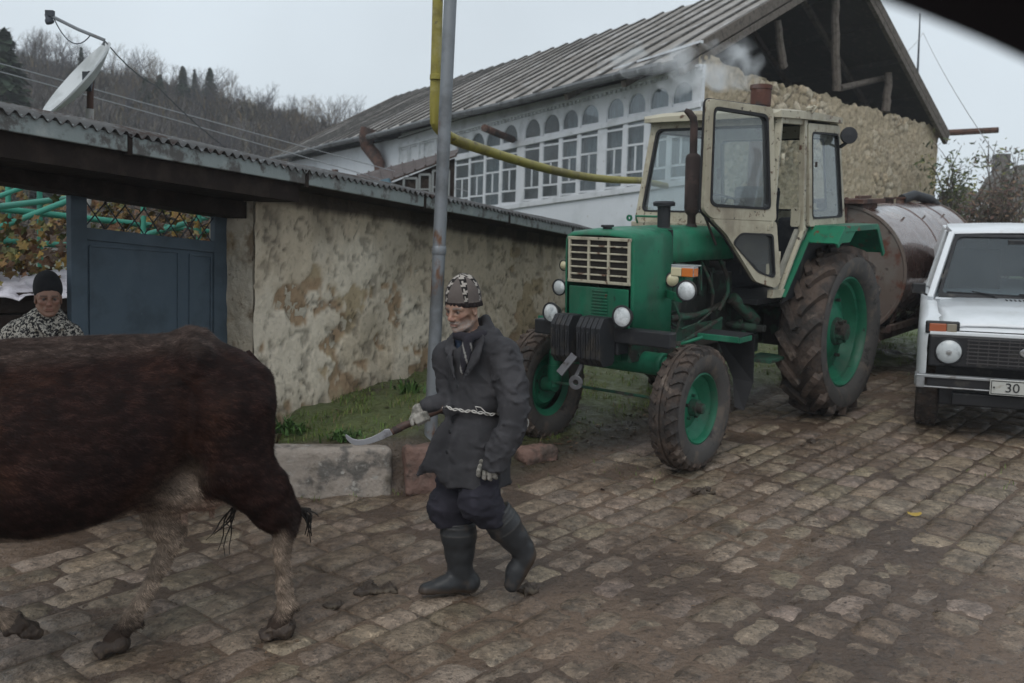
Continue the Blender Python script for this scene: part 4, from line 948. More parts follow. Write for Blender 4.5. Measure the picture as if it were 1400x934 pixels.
# ================================================================== HILLSIDE WOOD
def bare_tree(seed, H, spread=.5, depth=4, r0=None, up=.35):
    """twiggy leafless crown as thin 3-sided sticks; returns verts, quads"""
    R_ = random.Random(seed); V = []; Q = []
    def stick(a, b, ra, rb, n=3):
        d = (b-a); u = d.orthogonal().normalized(); w_ = d.cross(u).normalized(); k = len(V)
        for p, r in ((a, ra), (b, rb)):
            for j in range(n): t = 2*PI*j/n; V.append(p+(u*math.cos(t)+w_*math.sin(t))*r)
        for j in range(n): Q.append((k+j, k+(j+1) % n, k+n+(j+1) % n, k+n+j))
    def grow(p, d, L_, r, lv):
        seg = 2; q = p
        for s_ in range(seg):
            nd = (d+Vector((R_.gauss(0, .16), R_.gauss(0, .16), R_.gauss(.04, .1)))).normalized(); e = q+nd*L_/seg; stick(q, e, r*(1-.3*s_), r*(.7-.2*s_)); q, d = e, nd
            if lv < depth:
                for _ in range(2 if s_ else 1):
                    sd_ = (d+Vector((R_.gauss(0, spread), R_.gauss(0, spread), R_.gauss(up*.5, .25)))).normalized(); grow(q, sd_, L_*R_.uniform(.5, .75), r*.5, lv+1)
        if lv < depth: grow(q, (d+Vector((R_.gauss(0, .2), R_.gauss(0, .2), .1))).normalized(), L_*.65, r*.5, lv+1)
    grow(Vector((0, 0, 0)), Vector((R_.gauss(0, .05), R_.gauss(0, .05), 1)).normalized(), H*.36, r0 or H*.018, 0)
    return np.array([tuple(v) for v in V]), np.array(Q)
def conifer(seed, H, W):
    """layered sprays of thin plates on a stem"""
    R_ = np.random.default_rng(seed); V = []; Q = []; n = int(90+H*16)
    for k in range(n*4):
        t = R_.uniform(.06, 1)**.85; z = H*t; rr = W*(1-t)**.8*R_.uniform(.35, 1.08)+.05; a = R_.uniform(0, 2*PI); c = np.array([math.cos(a)*rr, math.sin(a)*rr, z-rr*.25])
        L_ = R_.uniform(.25, .6)*(.4+.6*(1-t))*W*.7+.12; o = np.array([math.cos(a), math.sin(a), -.35+R_.normal(0, .25)])*L_; s_ = np.array([-math.sin(a), math.cos(a), R_.normal(0, .3)])*L_*.5; b = len(V)
        V += [c-o*.7, c+s_, c+o*.8, c-s_]; Q.append((b, b+1, b+2, b+3))
    return np.array(V), np.array(Q)
M_twig = mat('bare_twigs', attr=True, rough=.9); M_con = mat('conifer_needles', (.022, .038, .022), .8, layers=[((.04, .055, .03), 1.5, .45, .6)])
def hz(x, y): return float(gheight(x, y, False))
R = np.random.default_rng(21); lib = [bare_tree(100+i, 1.0, .5, 4, .016) for i in range(6)]
V = []; Q = []; C = []; b = 0; cnt = 0
while cnt < 420:
    x = R.uniform(-70, 18); y = R.uniform(46, 118); px = 700+x/y*1361
    if px > 760 or px < -220 or (px > 480 and R.random() < .6): continue
    H = R.uniform(2.6, 5); v, q = lib[R.integers(6)]; a = R.uniform(0, 2*PI); ca, sa = math.cos(a), math.sin(a)
    v = np.stack([(v[:, 0]*ca-v[:, 1]*sa)*H*1.15, (v[:, 0]*sa+v[:, 1]*ca)*H*1.15, v[:, 2]*H], 1)+[x, y, hz(x, y)-.4]
    V.append(v); Q.append(q+b); b += len(v); c = np.array([[.060, .054, .058], [.072, .062, .060], [.10, .078, .055], [.055, .052, .060], [.13, .095, .05]][R.choice(5, p=[.35, .25, .15, .2, .05])])*R.uniform(.8, 1.2); C.append(np.repeat(c[None], len(v), 0)); cnt += 1
tag(obj('hillside_wood', mesh_from('hillside_wood', np.concatenate(V), np.concatenate(Q), np.concatenate(C)), M_twig), 'bare autumn trees massed over the hillside on the left', 'wood', kind='stuff')
# undergrowth: tufts of fine sticks and a few leaves hugging the slope
n = 70000; x = R.uniform(-75, 15, n); y = R.uniform(40, 115, n); P = np.stack([x, y, gheight(x, y, False)-.1], 1)
pal = np.array([[.065, .058, .056], [.085, .070, .058], [.12, .10, .065], [.055, .055, .05], [.17, .12, .055]]); cols = pal[R.choice(5, n, p=[.35, .3, .18, .12, .05])]
tag(obj('hillside_scrub', leaf_field('hillside_scrub', P, 1.4, .10, R, 1.2, cols), M_twig), 'brown scrub covering the hillside between the trees', 'scrub', kind='stuff')
def conif(px, py_top, d, Hpx, lab, W=.25, seed=1):
    t = at(px, py_top, d); z0 = hz(t.x, t.y)-.3; H = max(t.z-z0, Hpx/1361*d); v, q = conifer(seed, H, H*W)
    root = empty('conifer', (t.x, t.y, z0)); tag(root, lab, 'conifer', 'dark conifers on the hillside skyline')
    obj('crown', mesh_from('crown', v, q), M_con, root); mb = MB(); mb.tube([(0, 0, -.3), (0, 0, H*.95)], [H*.025, H*.004], 6); obj('trunk', mb, M_bark, root)
conif(6, 42, 50, 90, 'big dark fir cut by the left edge of the picture', .26, 3)
conif(287, 112, 88, 50, 'broad pointed fir on the skyline, rightmost of the hilltop conifers', .26, 4)
conif(266, 116, 92, 45, 'narrow dark cypress beside the rightmost broad fir', .10, 5)
conif(250, 114, 86, 48, 'dense pointed conifer left of the narrow cypress', .22, 6)
conif(218, 126, 84, 35, 'low fir fourth from the right on the skyline', .28, 7)
conif(199, 114, 80, 40, 'fir halfway between the dish pole and the narrow cypress', .24, 8)
conif(111, 65, 84, 45, 'thin pointed cypress top showing above the satellite dish', .10, 9)
conif(405, 150, 110, 30, 'small round topped conifer near the left end of the house roof', .3, 10)
def skytree(px, py_top, d, lab, seed, W=1.0, m=None):
    t = at(px, py_top, d); z0 = hz(t.x, t.y)-.2; H = (t.z-z0); v, q = bare_tree(seed, 1.0, .5, 5, .014); k = H/v[:, 2].max(); v = v*k*[W, W, 1]
    o = obj('bare_tree', mesh_from('bare_tree', v, q, np.repeat(np.array([[.10, .085, .08]]), len(v), 0)), M_twig); o.location = (t.x, t.y, z0); return tag(o, lab, 'tree', 'leafless trees on the skyline')
for i, (px, py, d, lab, W) in enumerate([(38, 52, 52, 'bare branching tree just right of the big fir at the left edge', .9), (72, 88, 60, 'bare tree right of the first leafless one, under the dish arm', 1.1), (143, 92, 70, 'bare tree directly behind the satellite dish pole', 1.2),
        (180, 100, 78, 'round crowned bare tree between dish and firs', 1.3), (238, 102, 90, 'pale leafless tree rising behind the pointed conifer', 1.1), (318, 138, 95, 'bare tree on the skyline right of the broad fir', 1.2), (350, 146, 95, 'bare tree standing midway down the ridge line', 1.3), (392, 140, 95, 'tall stemmed bare tree near the roof end', 1.1), (445, 130, 60, 'thin upright bare saplings beside the roof end', .5)]):
    skytree(px, py, d, lab, 300+i, W)
# ------------------------------------------------------------------ shrubs on the right
def leafy_shrub(px0, px1, py0, py1, d, n, size, cols, seed, name, lab, stems=14, base_py=None):
    R_ = np.random.default_rng(seed); c = at((px0+px1)/2, 300, d); z0 = hz(c.x, c.y); root = empty(name, (c.x, c.y, z0)); tag(root, lab, 'shrub')
    mb = MB(); tips = []
    for _ in range(stems):
        e = at(R_.uniform(px0, px1), R_.uniform(py0, py0+(py1-py0)*.6), d+R_.uniform(-1, 1)); b_ = Vector((c.x+R_.normal(0, .35), c.y+R_.normal(0, .3), z0-.1)); P = [b_+(e-b_)*(k/6)+Vector((R_.normal(0, .07), R_.normal(0, .07), 0)) for k in range(7)]
        mb.tube(P, [.03*(1-k/8) for k in range(7)], 5)
        for _ in range(5):
            k = R_.integers(2, 6); q = P[k]+Vector((R_.normal(0, .35), R_.normal(0, .35), R_.uniform(.1, .6))); mb.tube([P[k], (P[k]+q)/2+Vector((0, 0, .05)), q], [.012, .008, .004], 4); tips += [P[k]+(q-P[k])*f for f in (.4, .7, 1)]
        tips += P[3:]
    obj('stems', mb, M_bark, root, world=True); V = []; Fc = []; C = []
    for _ in range(n):
        t = tips[R_.integers(len(tips))]; p = t+Vector(R_.normal(0, .13, 3)); u = Vector(R_.normal(0, 1, 3)).normalized(); v_ = u.orthogonal().normalized(); s_ = size*R_.uniform(.6, 1.3); b_ = len(V)
        V += [p-u*s_, p+v_*s_*.45, p+u*s_, p-v_*s_*.45]; Fc.append((b_, b_+1, b_+2, b_+3)); C += [cols[R_.integers(len(cols))]*R_.uniform(.7, 1.3)]*4
    obj('foliage', mesh_from('foliage', np.array([tuple(q) for q in V]), Fc, np.array(C)), M_vleaf, root, world=True)
G1 = [np.array(c) for c in ([.05, .07, .025], [.09, .11, .04], [.035, .05, .02], [.16, .16, .05])]; B1_ = [np.array(c) for c in ([.09, .05, .04], [.06, .04, .03], [.13, .08, .05], [.05, .05, .03])]
leafy_shrub(1284, 1320, 195, 300, 24, 1100, .075, G1, 31, 'shrub', 'tall green leafed shrub beside the right corner of the stone house', 12)
leafy_shrub(1345, 1400, 190, 300, 26, 500, .08, G1+B1_, 32, 'shrub', 'thin upright shrub with sparse leaves standing against the sky at the right', 12)
leafy_shrub(1318, 1400, 245, 320, 22, 2200, .06, B1_, 33, 'bramble', 'low reddish brown bramble above the white car roof', 22)
# ================================================================== POLE, GAS PIPE, DISH, WIRES
M_pole = mat('galvanised_pole', (.22, .235, .25), .5, .5, layers=[((.13, .135, .14), 2, .45, .62), ((.16, .085, .05), 5, .56, .66, (1, 1, .5))], bump=[(30, .3, .005)])
pb = at(588, 612, 7.15); pt = at(617.5, -40, 7.0); mb = MB(); d = (pt-pb)
mb.tube([pb-d*.08, pb+d*.5, pb+d*1.35], [.048, .046, .043], 20); mb.lathe([(.0485, 0), (.052, .01), (.052, .05), (.0485, .06)], pb+d*.42, d, n=20)
o = obj('street_pole', mb, M_pole); tag(o, 'tall leaning grey steel pole with rust streaks, in front of the wall beside the man', 'pole')
M_yel = mat('yellow_gas_paint', (.27, .235, .05), .5, layers=[((.17, .14, .04), 2.5, .48, .62), ((.09, .065, .03), 9, .58, .68), ((.33, .30, .13), 3, .58, .7)], bump=[(20, .2, .004)])
P = [at(600, -60, 7.25), at(597, 60, 7.25), at(594.5, 140, 7.27)]; e0 = at(594, 162, 7.27); e2 = at(640, 198, 7.8)
for k in range(1, 9):
    t = k/8; c = at(598, 186, 7.3); P.append(e0*(1-t)**2+c*2*t*(1-t)+e2*t*t)
e3 = at(876, 247, 12.2)
for k in range(1, 9): t = k/8; P.append(e2+(e3-e2)*t+Vector((0, 0, -.08*math.sin(PI*t))))
P.append(e3+(e3-e2).normalized()*1.2)
mb = MB(); mb.tube(P, [.038]*3+[.042]*8+[.040]*9, 16)
gp = obj('gas_pipe', mb, M_yel); tag(gp, 'yellow gas pipe coming down beside the pole and bending off to the right', 'gas pipe')
mb = MB(); q = at(596.5, 106, 7.25); mb.lathe([(.039, -.02), (.047, -.016), (.047, .016), (.039, .02)], q, (P[1]-P[0]), n=16); obj('joint', mb, M_yel, gp, world=True)
# dish
dd = 8.6; c = at(103, 107, dd); nrm = Vector((-.62, -.50, .60)).normalized(); R_d = 65/1361*dd; BK = Vector((.10, .16, -.04)); root = empty('satellite_dish', c); tag(root, 'white satellite dish tilted skywards on a rusty pole above the gate roof', 'satellite dish')
M_dish = mat('dish_white', (.50, .52, .53), .45, layers=[((.36, .38, .38), 2.5, .48, .65)]); mb = MB()
mb.lathe([(0.0001, -.10)]+[(R_d*k/8, -.10+.10*(k/8)**2) for k in range(1, 9)]+[(R_d+.012, .0), (R_d+.012, -.014)]+[(R_d*k/8, -.114+.10*(k/8)**2) for k in range(7, 0, -1)]+[(.0001, -.114)], (0, 0, 0), nrm, 48); obj('reflector', mb, M_dish, root)
tip, top = at(70, 22, dd-.1), at(143, 55, dd); mb = MB(); mb.tube([at(141, 62, dd), top, (top*.5+tip*.5)+Vector((0, 0, -.01)), tip], .015, 8); obj('feed_arm', mb, M_pole, root, world=True)
mb = MB(); mb.lathe([(.016, -.05), (.02, -.02), (.035, .0), (.035, .03), (.026, .035)], tip+Vector((-.02, 0, -.03)), Vector((.4, .1, -1)), 14); mb.box(tip+Vector((-.01, 0, .02)), (.07, .04, .05)); obj('feed_horn', mb, M_bluedark, root, world=True, bevel=.004)
mb = MB(); a, b = at(74, 26, dd-.1), at(124, 48, dd-.02); mb.tube([a+(b-a)*t+Vector((0, 0, -.13*4*t*(1-t))) for t in np.linspace(0, 1, 12)], .005, 6); obj('cable', mb, M_bluedark, root, world=True)
mb = MB(); a, b = at(124.5, 98, dd+.22), at(121.5, 200, dd+.22); mb.tube([a, a+(b-a)*.52], .028, 12); po = obj('mast', mb, M_rust, root, world=True); mb = MB(); mb.tube([a+(b-a)*.5, b, b+(b-a)*1.2], .034, 12); obj('mast_foot', mb, mat('limewashed_pipe', (.36, .35, .34), .8, layers=[((.14, .07, .05), 6, .5, .6)]), po, world=True)
mb = MB(); mb.box(at(121, 106, dd+.22), (.08, .08, .09)); mb.bar(c+nrm*-.13, at(124, 104, dd+.2), .05, .05); obj('bracket', mb, M_bluedark, root, world=True, bevel=.004)
mb = MB(); a = at(144, 57, dd); b = at(215, 118, 11); c2 = at(375, 236, 17); mb.tube([a+(b-a)*t+Vector((0, 0, -.05*4*t*(1-t))) for t in np.linspace(0, 1, 6)]+[b+(c2-b)*t+Vector((0, 0, -.15*4*t*(1-t))) for t in np.linspace(.1, 1, 8)], .006, 5); o = obj('overhead_cable', mb, M_bluedark); tag(o, 'dark cable running down from the top of the satellite dish', 'cable')
M_wire = mat('pale_cable', (.33, .34, .36), .6)
for (pa, da, pm, dm, pe, de, lab) in [((-40, 76), 12, (260, 158), 16, (640, 262), 21, 'pale overhead cable, upper of the two crossing the hillside'), ((-40, 88), 12, (260, 170), 16, (640, 280), 21, 'pale overhead cable, lower of the two crossing the hillside')]:
    a, m_, e = at(*pa, da), at(*pm, dm), at(*pe, de); mb = MB(); mb.tube([a*(1-t)**2+(m_*2-(a+e)*.5)*2*t*(1-t)+e*t*t for t in np.linspace(0, 1, 24)], .009, 5); tag(obj('overhead_cable', mb, M_wire), lab, 'cable')
# ================================================================== TRACTOR
M_tg = mat('tractor_green', (.015, .150, .082), .46, layers=[((.010, .105, .058), 2.5, .45, .62), ((.03, .19, .115), 1.5, .55, .7), ((.055, .09, .065), 3.2, .52, .72, (1, 1, .35), .7), ((.02, .030, .022), 16, .62, .70), ((.10, .055, .035), 11, .66, .71)], bump=[(4, .25, .02), (60, .1, .002)], rvar=.12)
M_tgr = mat('tractor_green_rusting', (.012, .16, .085), .5, layers=[((.14, .035, .02), 7, .55, .60), ((.012, .10, .06), 3, .5, .6), ((.08, .065, .05), 5, .6, .7)], bump=[(20, .2, .004)])
M_tdirt = mat('dirty_green_casting', (.025, .085, .055), .7, layers=[((.035, .03, .025), 6, .42, .56), ((.07, .06, .05), 12, .58, .7)], bump=[(25, .5, .01)])
M_cream = mat('cream_cab_paint', (.42, .39, .30), .5, layers=[((.31, .28, .21), 2, .45, .6), ((.20, .17, .13), 5, .52, .7, (1, 1, .35), .7), ((.11, .06, .04), 9, .59, .66), ((.05, .04, .035), 24, .61, .67)], bump=[(30, .15, .003)], rvar=.1)
M_black = mat('black_paint', (.022, .023, .026), .5, layers=[((.05, .045, .04), 5, .5, .66)], bump=[(18, .3, .006)])
M_gasket = mat('black_rubber_gasket', (.018, .018, .02), .6)
M_tyre = mat('muddy_tyre', (.034, .030, .028), .8, layers=[((.085, .062, .05), 4, .40, .58), ((.14, .11, .09), 9, .56, .68), ((.05, .038, .032), 20, .5, .65)], bump=[(22, .9, .02), (90, .5, .004)])
M_side = mat('dusty_sidewall', (.065, .06, .057), .8, layers=[((.11, .09, .075), 6, .5, .65), ((.03, .028, .027), 9, .55, .68)], bump=[(40, .3, .004)])
M_engine = mat('greasy_engine', (.02, .022, .02), .65, layers=[((.03, .065, .045), 5, .52, .6), ((.055, .045, .04), 9, .55, .7)], bump=[(20, .6, .01)])
M_chrome = mat('dull_steel', (.45, .45, .45), .35, .9, layers=[((.2, .17, .15), 14, .55, .7)])
M_lens = mat('ribbed_lamp_glass', (.50, .53, .54), .18, layers=[((.75, .78, .80), 6, .5, .6), ((.30, .32, .33), 11, .55, .7)], bump=[(70, .5, .004, (1, 1, .05))], coat=.6)
M_amber = mat('amber_lens', (.55, .16, .03), .25, coat=.5); M_clear = mat('yellowed_lens', (.55, .5, .33), .3, coat=.4)
M_cabglass = glassmat('cab_glass', (.90, .93, .93), .07, .02, (.40, .42, .42), .5); M_wire2 = mat('grille_mesh', (.04, .035, .03), .6)
M_exh = mat('burnt_exhaust', (.035, .024, .022), .7, layers=[((.07, .045, .04), 5, .5, .65), ((.016, .014, .014), 9, .5, .65)], bump=[(30, .5, .004)])
M_seat = mat('dark_seat_cloth', (.022, .024, .03), .85, layers=[((.05, .05, .055), 4, .5, .7)])
TM = frame(2.37, 9.65, -.644, -.765)
tr = empty('tractor', None, TM); tag(tr, 'old green wheeled tractor with cream cab and open door, black weights on its nose', 'tractor')
def add(name, mb, m, p=None, bevel=0, **k): return obj(name, mb, m, p or tr, bevel=bevel, **k)
# ---- wheels
def tyre_mb(R_, W, rin, lugs, lh, lw, sweep, seed=0):
    """tyre around the Y axis at the origin with a rounded carcass and raised bars"""
    h = W/2; prof = [(rin, -h*.62), (rin+.02, -h*.80), (rin+(R_-rin)*.35, -h*.98), (rin+(R_-rin)*.68, -h), (R_-.045*R_, -h*.90), (R_-.012*R_, -h*.68), (R_, -h*.3), (R_, 0)]
    prof = prof+[(r, -y) for r, y in prof[-2::-1]]; mb = MB(); mb.lathe(prof, (0, 0, 0), (0, 1, 0), n=56, caps=False); b = len(prof); return mb, h
def surf(R_, h, y): t = abs(y)/h; return R_ if t < .3 else R_-.012*R_*((t-.3)/.38) if t < .68 else R_*(.988-.033*((t-.68)/.22)) if t < .9 else R_*(.955-.15*((t-.9)/.1)**1.2)
def lug(mb, R_, h, th0, th1, y0, y1, w_, lh, n=6, w1=None):
    rows = []; w1 = w1 or w_
    for i in range(n+1):
        t = i/n; th = th0+(th1-th0)*t**.85; y = y0+(y1-y0)*t; r = surf(R_, h, y); ww = (w_+(w1-w_)*t)/R_/2
        dy = (y1-y0); dth = (th1-th0)*R_; L_ = math.hypot(dy, dth); ny, nth = -dth/L_, dy/L_
        def pt(k, rr): a = th+nth*k*ww; yy = y+ny*k*ww*R_; yy = max(-h*1.005, min(h*1.005, yy)); return (rr*math.sin(a), yy, rr*math.cos(a))
        rows.append([pt(-1, r-.02), pt(-.85, r+lh), pt(.85, r+lh), pt(1, r-.02)])
    mb.grid(rows, smooth=False); mb.add(rows[0], [(3, 2, 1, 0)]); mb.add(rows[-1], [(0, 1, 2, 3)])
def wheel(name_label, X, Y, R_, W, rin, kind, side, steer=0):
    root = empty('wheel', (X, Y, R_)); root.parent = tr; root.rotation_euler = (0, 0, steer)
    return root
def rear_wheel(Y, side):
    R_, W, rin = .765, .40, .50; mb, h = tyre_mb(R_-.03, W, rin, 0, 0, 0, 0)
    n = 18
    for k in range(n):
        for s_ in (-1, 1):
            th = 2*PI*(k+(.5 if s_ > 0 else 0))/n; lug(mb, R_-.03, h, th+.02, th-.33, s_*.012, s_*h*.99, .060, .050, w1=.085)
    t = obj('tyre', mb, M_tyre, tr); t.location = (0, Y, R_+.01); t.rotation_euler = (0, .37, 0)
    sw = MB(); 
    for s_ in (-1, 1): sw.lathe([(rin+.004, s_*(h*.70)), (rin+.02, s_*(h*.84)), (rin+.07, s_*(h*.985+.003)), (rin+.155, s_*(h+.004)), (rin+.18, s_*(h*.99))], (0, 0, 0), (0, 1, 0), n=48, caps=False)
    obj('sidewall', sw, M_side, t)
    rim = MB(); s_ = side; rim.lathe([(rin+.012, h*.66*s_), (rin-.012, h*.72*s_), (rin-.03, h*.60*s_), (rin-.035, h*.35*s_), (rin-.06, h*.30*s_), (rin-.075, h*.02*s_), (rin-.10, -.05*s_), (.27, -.02*s_), (.20, .035*s_), (.13, .045*s_), (.0001, .05*s_)], (0, 0, 0), (0, 1, 0), n=48, caps=False)
    rim.lathe([(rin+.012, -h*.66*s_), (rin-.03, -h*.5*s_), (rin-.05, -.06*s_)], (0, 0, 0), (0, 1, 0), n=48, caps=False); r = obj('rim', rim, M_tg, t)
    hb = MB(); hb.lathe([(.13, .04*s_), (.125, .075*s_), (.085, .085*s_), (.075, .15*s_), (.05, .16*s_), (.0001, .16*s_)], (0, 0, 0), (0, 1, 0), n=20)
    for k in range(8): a = 2*PI*k/8; hb.lathe([(.018, .06*s_), (.018, .125*s_), (.0001, .125*s_)], (.095*math.cos(a), 0, .095*math.sin(a)), (0, 1, 0), n=6, smooth=False)
    for k in range(6): a = 2*PI*k/6+.3; hb.lathe([(.017, -.02*s_), (.017, .02*s_), (.0001, .02*s_)], (.30*math.cos(a), 0, .30*math.sin(a)), (0, 1, 0), n=6, smooth=False)
    obj('hub', hb, M_tdirt, t)
def front_wheel(Y, side, steer):
    R_, W, rin = .465, .235, .265; mb, h = tyre_mb(R_-.012, W, rin, 0, 0, 0, 0)
    for k in range(30):
        for s_ in (-1, 1):
            th = 2*PI*(k+(.5 if s_ > 0 else 0))/30; lug(mb, R_-.012, h, th, th-.11, s_*h*.30, s_*h*.93, .050, .016, n=3)
    for y in (-.022, .022): mb.lathe([(R_-.02, y-.016), (R_+.002, y-.013), (R_+.002, y+.013), (R_-.02, y+.016)], (0, 0, 0), (0, 1, 0), n=48, caps=False)
    t = obj('tyre', mb, M_tyre, tr); t.location = (2.41, Y, R_+.005); t.rotation_euler = (0, .9, steer)
    sw = MB()
    for s_ in (-1, 1): sw.lathe([(rin+.004, s_*(h*.70)), (rin+.02, s_*(h*.86)), (rin+.06, s_*(h*.985+.003)), (rin+.12, s_*(h+.003)), (rin+.14, s_*(h*.98))], (0, 0, 0), (0, 1, 0), n=40, caps=False)
    obj('sidewall', sw, M_side, t); s_ = side
    rim = MB(); rim.lathe([(rin+.010, h*.66*s_), (rin-.008, h*.74*s_), (rin-.02, h*.60*s_), (rin-.025, h*.3*s_), (rin-.05, h*.22*s_), (rin-.07, -.005*s_), (.16, -.03*s_), (.12, .0), (.07, .005*s_), (.0001, .005*s_)], (0, 0, 0), (0, 1, 0), n=40, caps=False)
    rim.lathe([(rin+.010, -h*.66*s_), (rin-.02, -h*.5*s_), (rin-.05, -.04*s_)], (0, 0, 0), (0, 1, 0), n=40, caps=False); obj('rim', rim, M_tg, t)
    hb = MB(); hb.lathe([(.065, .0), (.06, .06*s_), (.042, .065*s_), (.038, .10*s_), (.0001, .105*s_)], (0, 0, 0), (0, 1, 0), n=16)
    for k in range(5): a = 2*PI*k/5; hb.lathe([(.012, 0), (.012, .03*s_), (.0001, .03*s_)], (.09*math.cos(a), 0, .09*math.sin(a)), (0, 1, 0), n=6, smooth=False)
    obj('hub', hb, M_tdirt, t)
rear_wheel(.75, 1); rear_wheel(-.75, -1); front_wheel(.70, 1, .03); front_wheel(-.70, -1, .03)
# ---- front axle, kingpins, steering
mb = MB(); mb.tube([(2.41, -.46, .76), (2.41, .46, .76)], .088, 16); mb.tube([(2.41, -.60, .76), (2.41, .60, .76)], .064, 16); mb.lathe([(.084, -.03), (.09, -.02), (.09, .02), (.084, .03)], (2.41, .44, .76), (0, 1, 0)); mb.lathe([(.084, -.03), (.09, -.02), (.09, .02), (.084, .03)], (2.41, -.44, .76), (0, 1, 0)); mb.box((2.41, 0, .84), (.2, .26, .16))
add('front_axle', mb, M_tg, bevel=.006)
for s_ in (-1, 1):
    mb = MB(); y = .585*s_; mb.tube([(2.41, y, .87), (2.41, y, .62)], .048, 14); mb.tube([(2.41, y, .64), (2.41, y, .50)], .062, 14); mb.tube([(2.41, y, .46), (2.41, y, .56)], .05, 14); mb.tube([(2.41, y-.01*s_, .475), (2.41, y+.10*s_, .465)], .062, 14); mb.tube([(2.41, y, .88), (2.41, y, .91)], .03, 10); add('kingpin', mb, M_tg)
mb = MB(); mb.tube([(2.39, .58, .90), (2.33, .52, .905), (2.28, .50, .90)], .022, 8); mb.tube([(2.28, .50, .90), (1.25, .30, .98)], .016, 8); mb.ball((2.28, .5, .9), .032); mb.tube([(2.44, -.58, .40+.1), (2.44, .58, .5)], .012, 8); add('steering_rod', mb, M_tdirt)
# ---- fenders over the front wheels
for s_ in (1, -1):
    y0, y1 = (.58, .92) if s_ > 0 else (-.58, -.98); X0 = 2.12; mb = MB(); lip = [(X0, y0, .985), (X0, y0, .955)]
    mb.box((X0+.01, (y0+y1)/2, .962), (.02, abs(y1-y0), .045)); mb.box((X0-.10, y1, .955), (.2, .012, .04)); add('fender_lip', mb, M_tg, bevel=.004)
    mb = MB(); mb.grid([[(X0+.01, y0, .978), (X0+.01, y1, .978)], [(X0-.22, y0, .985), (X0-.22, y1, .985)], [(X0-.25, y0, .96), (X0-.25, y1, .96)], [(X0-.25, y0+.17*s_, .62), (X0-.28, y1-.01*s_, .60)], [(X0-.20, y0+.22*s_, .40), (X0-.22, y1-.05*s_, .38)]], smooth=False); add('front_fender', mb, M_gasket, solid=.006)
    mb = MB(); mb.tube([(2.30, .50*s_, .90), (2.16, .64*s_, .96)], .014, 6); add('fender_stay', mb, M_tg)
# ---- nose and bonnet
def nose_sec(X, w, zt, zb, crown=.02, r=.05):
    P = [(X, -w, zb), (X, -w*1.0, zb+(zt-zb)*.35), (X, -w*1.0, zb+(zt-zb)*.7), (X, -w*.985, zt-r), (X, -w*.94, zt-r*.35), (X, -w*.84, zt)]
    P += [(X, -w*.4, zt+crown*.8), (X, 0, zt+crown)]; return P+[(x, -y, z) for x, y, z in P[-2::-1]]
mb = MB(); secs = [nose_sec(2.635, .295, 1.715, .98, .012, .035), nose_sec(2.622, .315, 1.735, .955, .012), nose_sec(2.58, .325, 1.745, .93), nose_sec(2.30, .33, 1.755, .92), nose_sec(2.12, .33, 1.755, .92)]
mb.grid(secs); add('radiator_shell', mb, M_tg, solid=.008)
mb = MB(); secs = [nose_sec(2.11, .325, 1.75, 1.50), nose_sec(1.7, .325, 1.75, 1.50), nose_sec(1.30, .325, 1.735, 1.485), nose_sec(1.02, .325, 1.72, 1.48)]; mb.grid(secs); add('bonnet', mb, M_tg, solid=.006)
mb = MB(); mb.box((2.113, 0, 1.62), (.006, .655, .28)); add('bonnet_gap', mb, M_black)
mb = MB(); mb.tube([(2.52, .0, 1.76), (2.52, 0, 1.785)], .035, 16); mb.tube([(2.52, 0, 1.785), (2.52, 0, 1.80)], .05, 16); add('filler_cap', mb, M_black)
# grille: cream frame of 3 x 6 over dark mesh
XG = 2.642; mb = MB(); y0, y1, z0, z1 = -.262, .282, 1.375, 1.700
mb.box((XG, (y0+y1)/2, z1), (.022, y1-y0+.03, .024)); mb.box((XG, (y0+y1)/2, z0), (.022, y1-y0+.03, .022)); mb.box((XG, y0, (z0+z1)/2), (.022, .022, z1-z0+.02)); mb.box((XG, y1, (z0+z1)/2), (.022, .022, z1-z0+.02))
for k in (1, 2): mb.box((XG+.003, y0+(y1-y0)*k/3, (z0+z1)/2), (.02, .020, z1-z0))
for k in range(1, 6): mb.box((XG+.001, (y0+y1)/2, z0+(z1-z0)*k/6), (.018, y1-y0, .013))
add('grille', mb, M_cream, bevel=.004)
mb = MB(); mb.box((XG-.012, (y0+y1)/2, (z0+z1)/2), (.006, y1-y0, z1-z0)); gb = add('grille_backing', mb, mat('grille_dark', (.012, .011, .011), .8))
mb = MB(); n = 46
for k in range(-24, n):
    for sg in (1, -1):
        a0, b0_ = y0+(y1-y0)*k/n, 0
        P = [];
        for t in (0, 1): P.append((a0+(z1-z0)*t*sg*.62 if sg > 0 else a0+(z1-z0)*.62-(z1-z0)*.62*t, z0+(z1-z0)*t))
        (ya, za), (yb, zb_) = P; 
        def clip(ya, za, yb, zb_):
            if ya > yb: ya, za, yb, zb_ = yb, zb_, ya, za
            if yb < y0 or ya > y1: return None
            if ya < y0: za += (zb_-za)*(y0-ya)/(yb-ya); ya = y0
            if yb > y1: zb_ = za+(zb_-za)*(y1-ya)/(yb-ya); yb = y1
            return ya, za, yb, zb_
        c = clip(ya, za, yb, zb_)
        if c and c[2]-c[0] > .01: mb.bar((XG-.006, c[0], c[1]), (XG-.006, c[2], c[3]), .0028, .0028)
add('grille_mesh', mb, M_wire2)
mb = MB(); mb.box((2.642, .01, 1.185), (.014, .545, .30)); add('lower_nose_panel', mb, M_tg, bevel=.005)
mb = MB()
for k in range(11): mb.bar((2.652, -.045, 1.31-.024*k), (2.652, .10, 1.31-.024*k), .010, .010)
add('louvres', mb, M_tg, bevel=.002)
mb = MB(); mb.box((2.63, 0, 1.02), (.02, .60, .012)); mb.box((2.60, .0, .985), (.05, .64, .04)); add('nose_trim', mb, M_tg, bevel=.004)
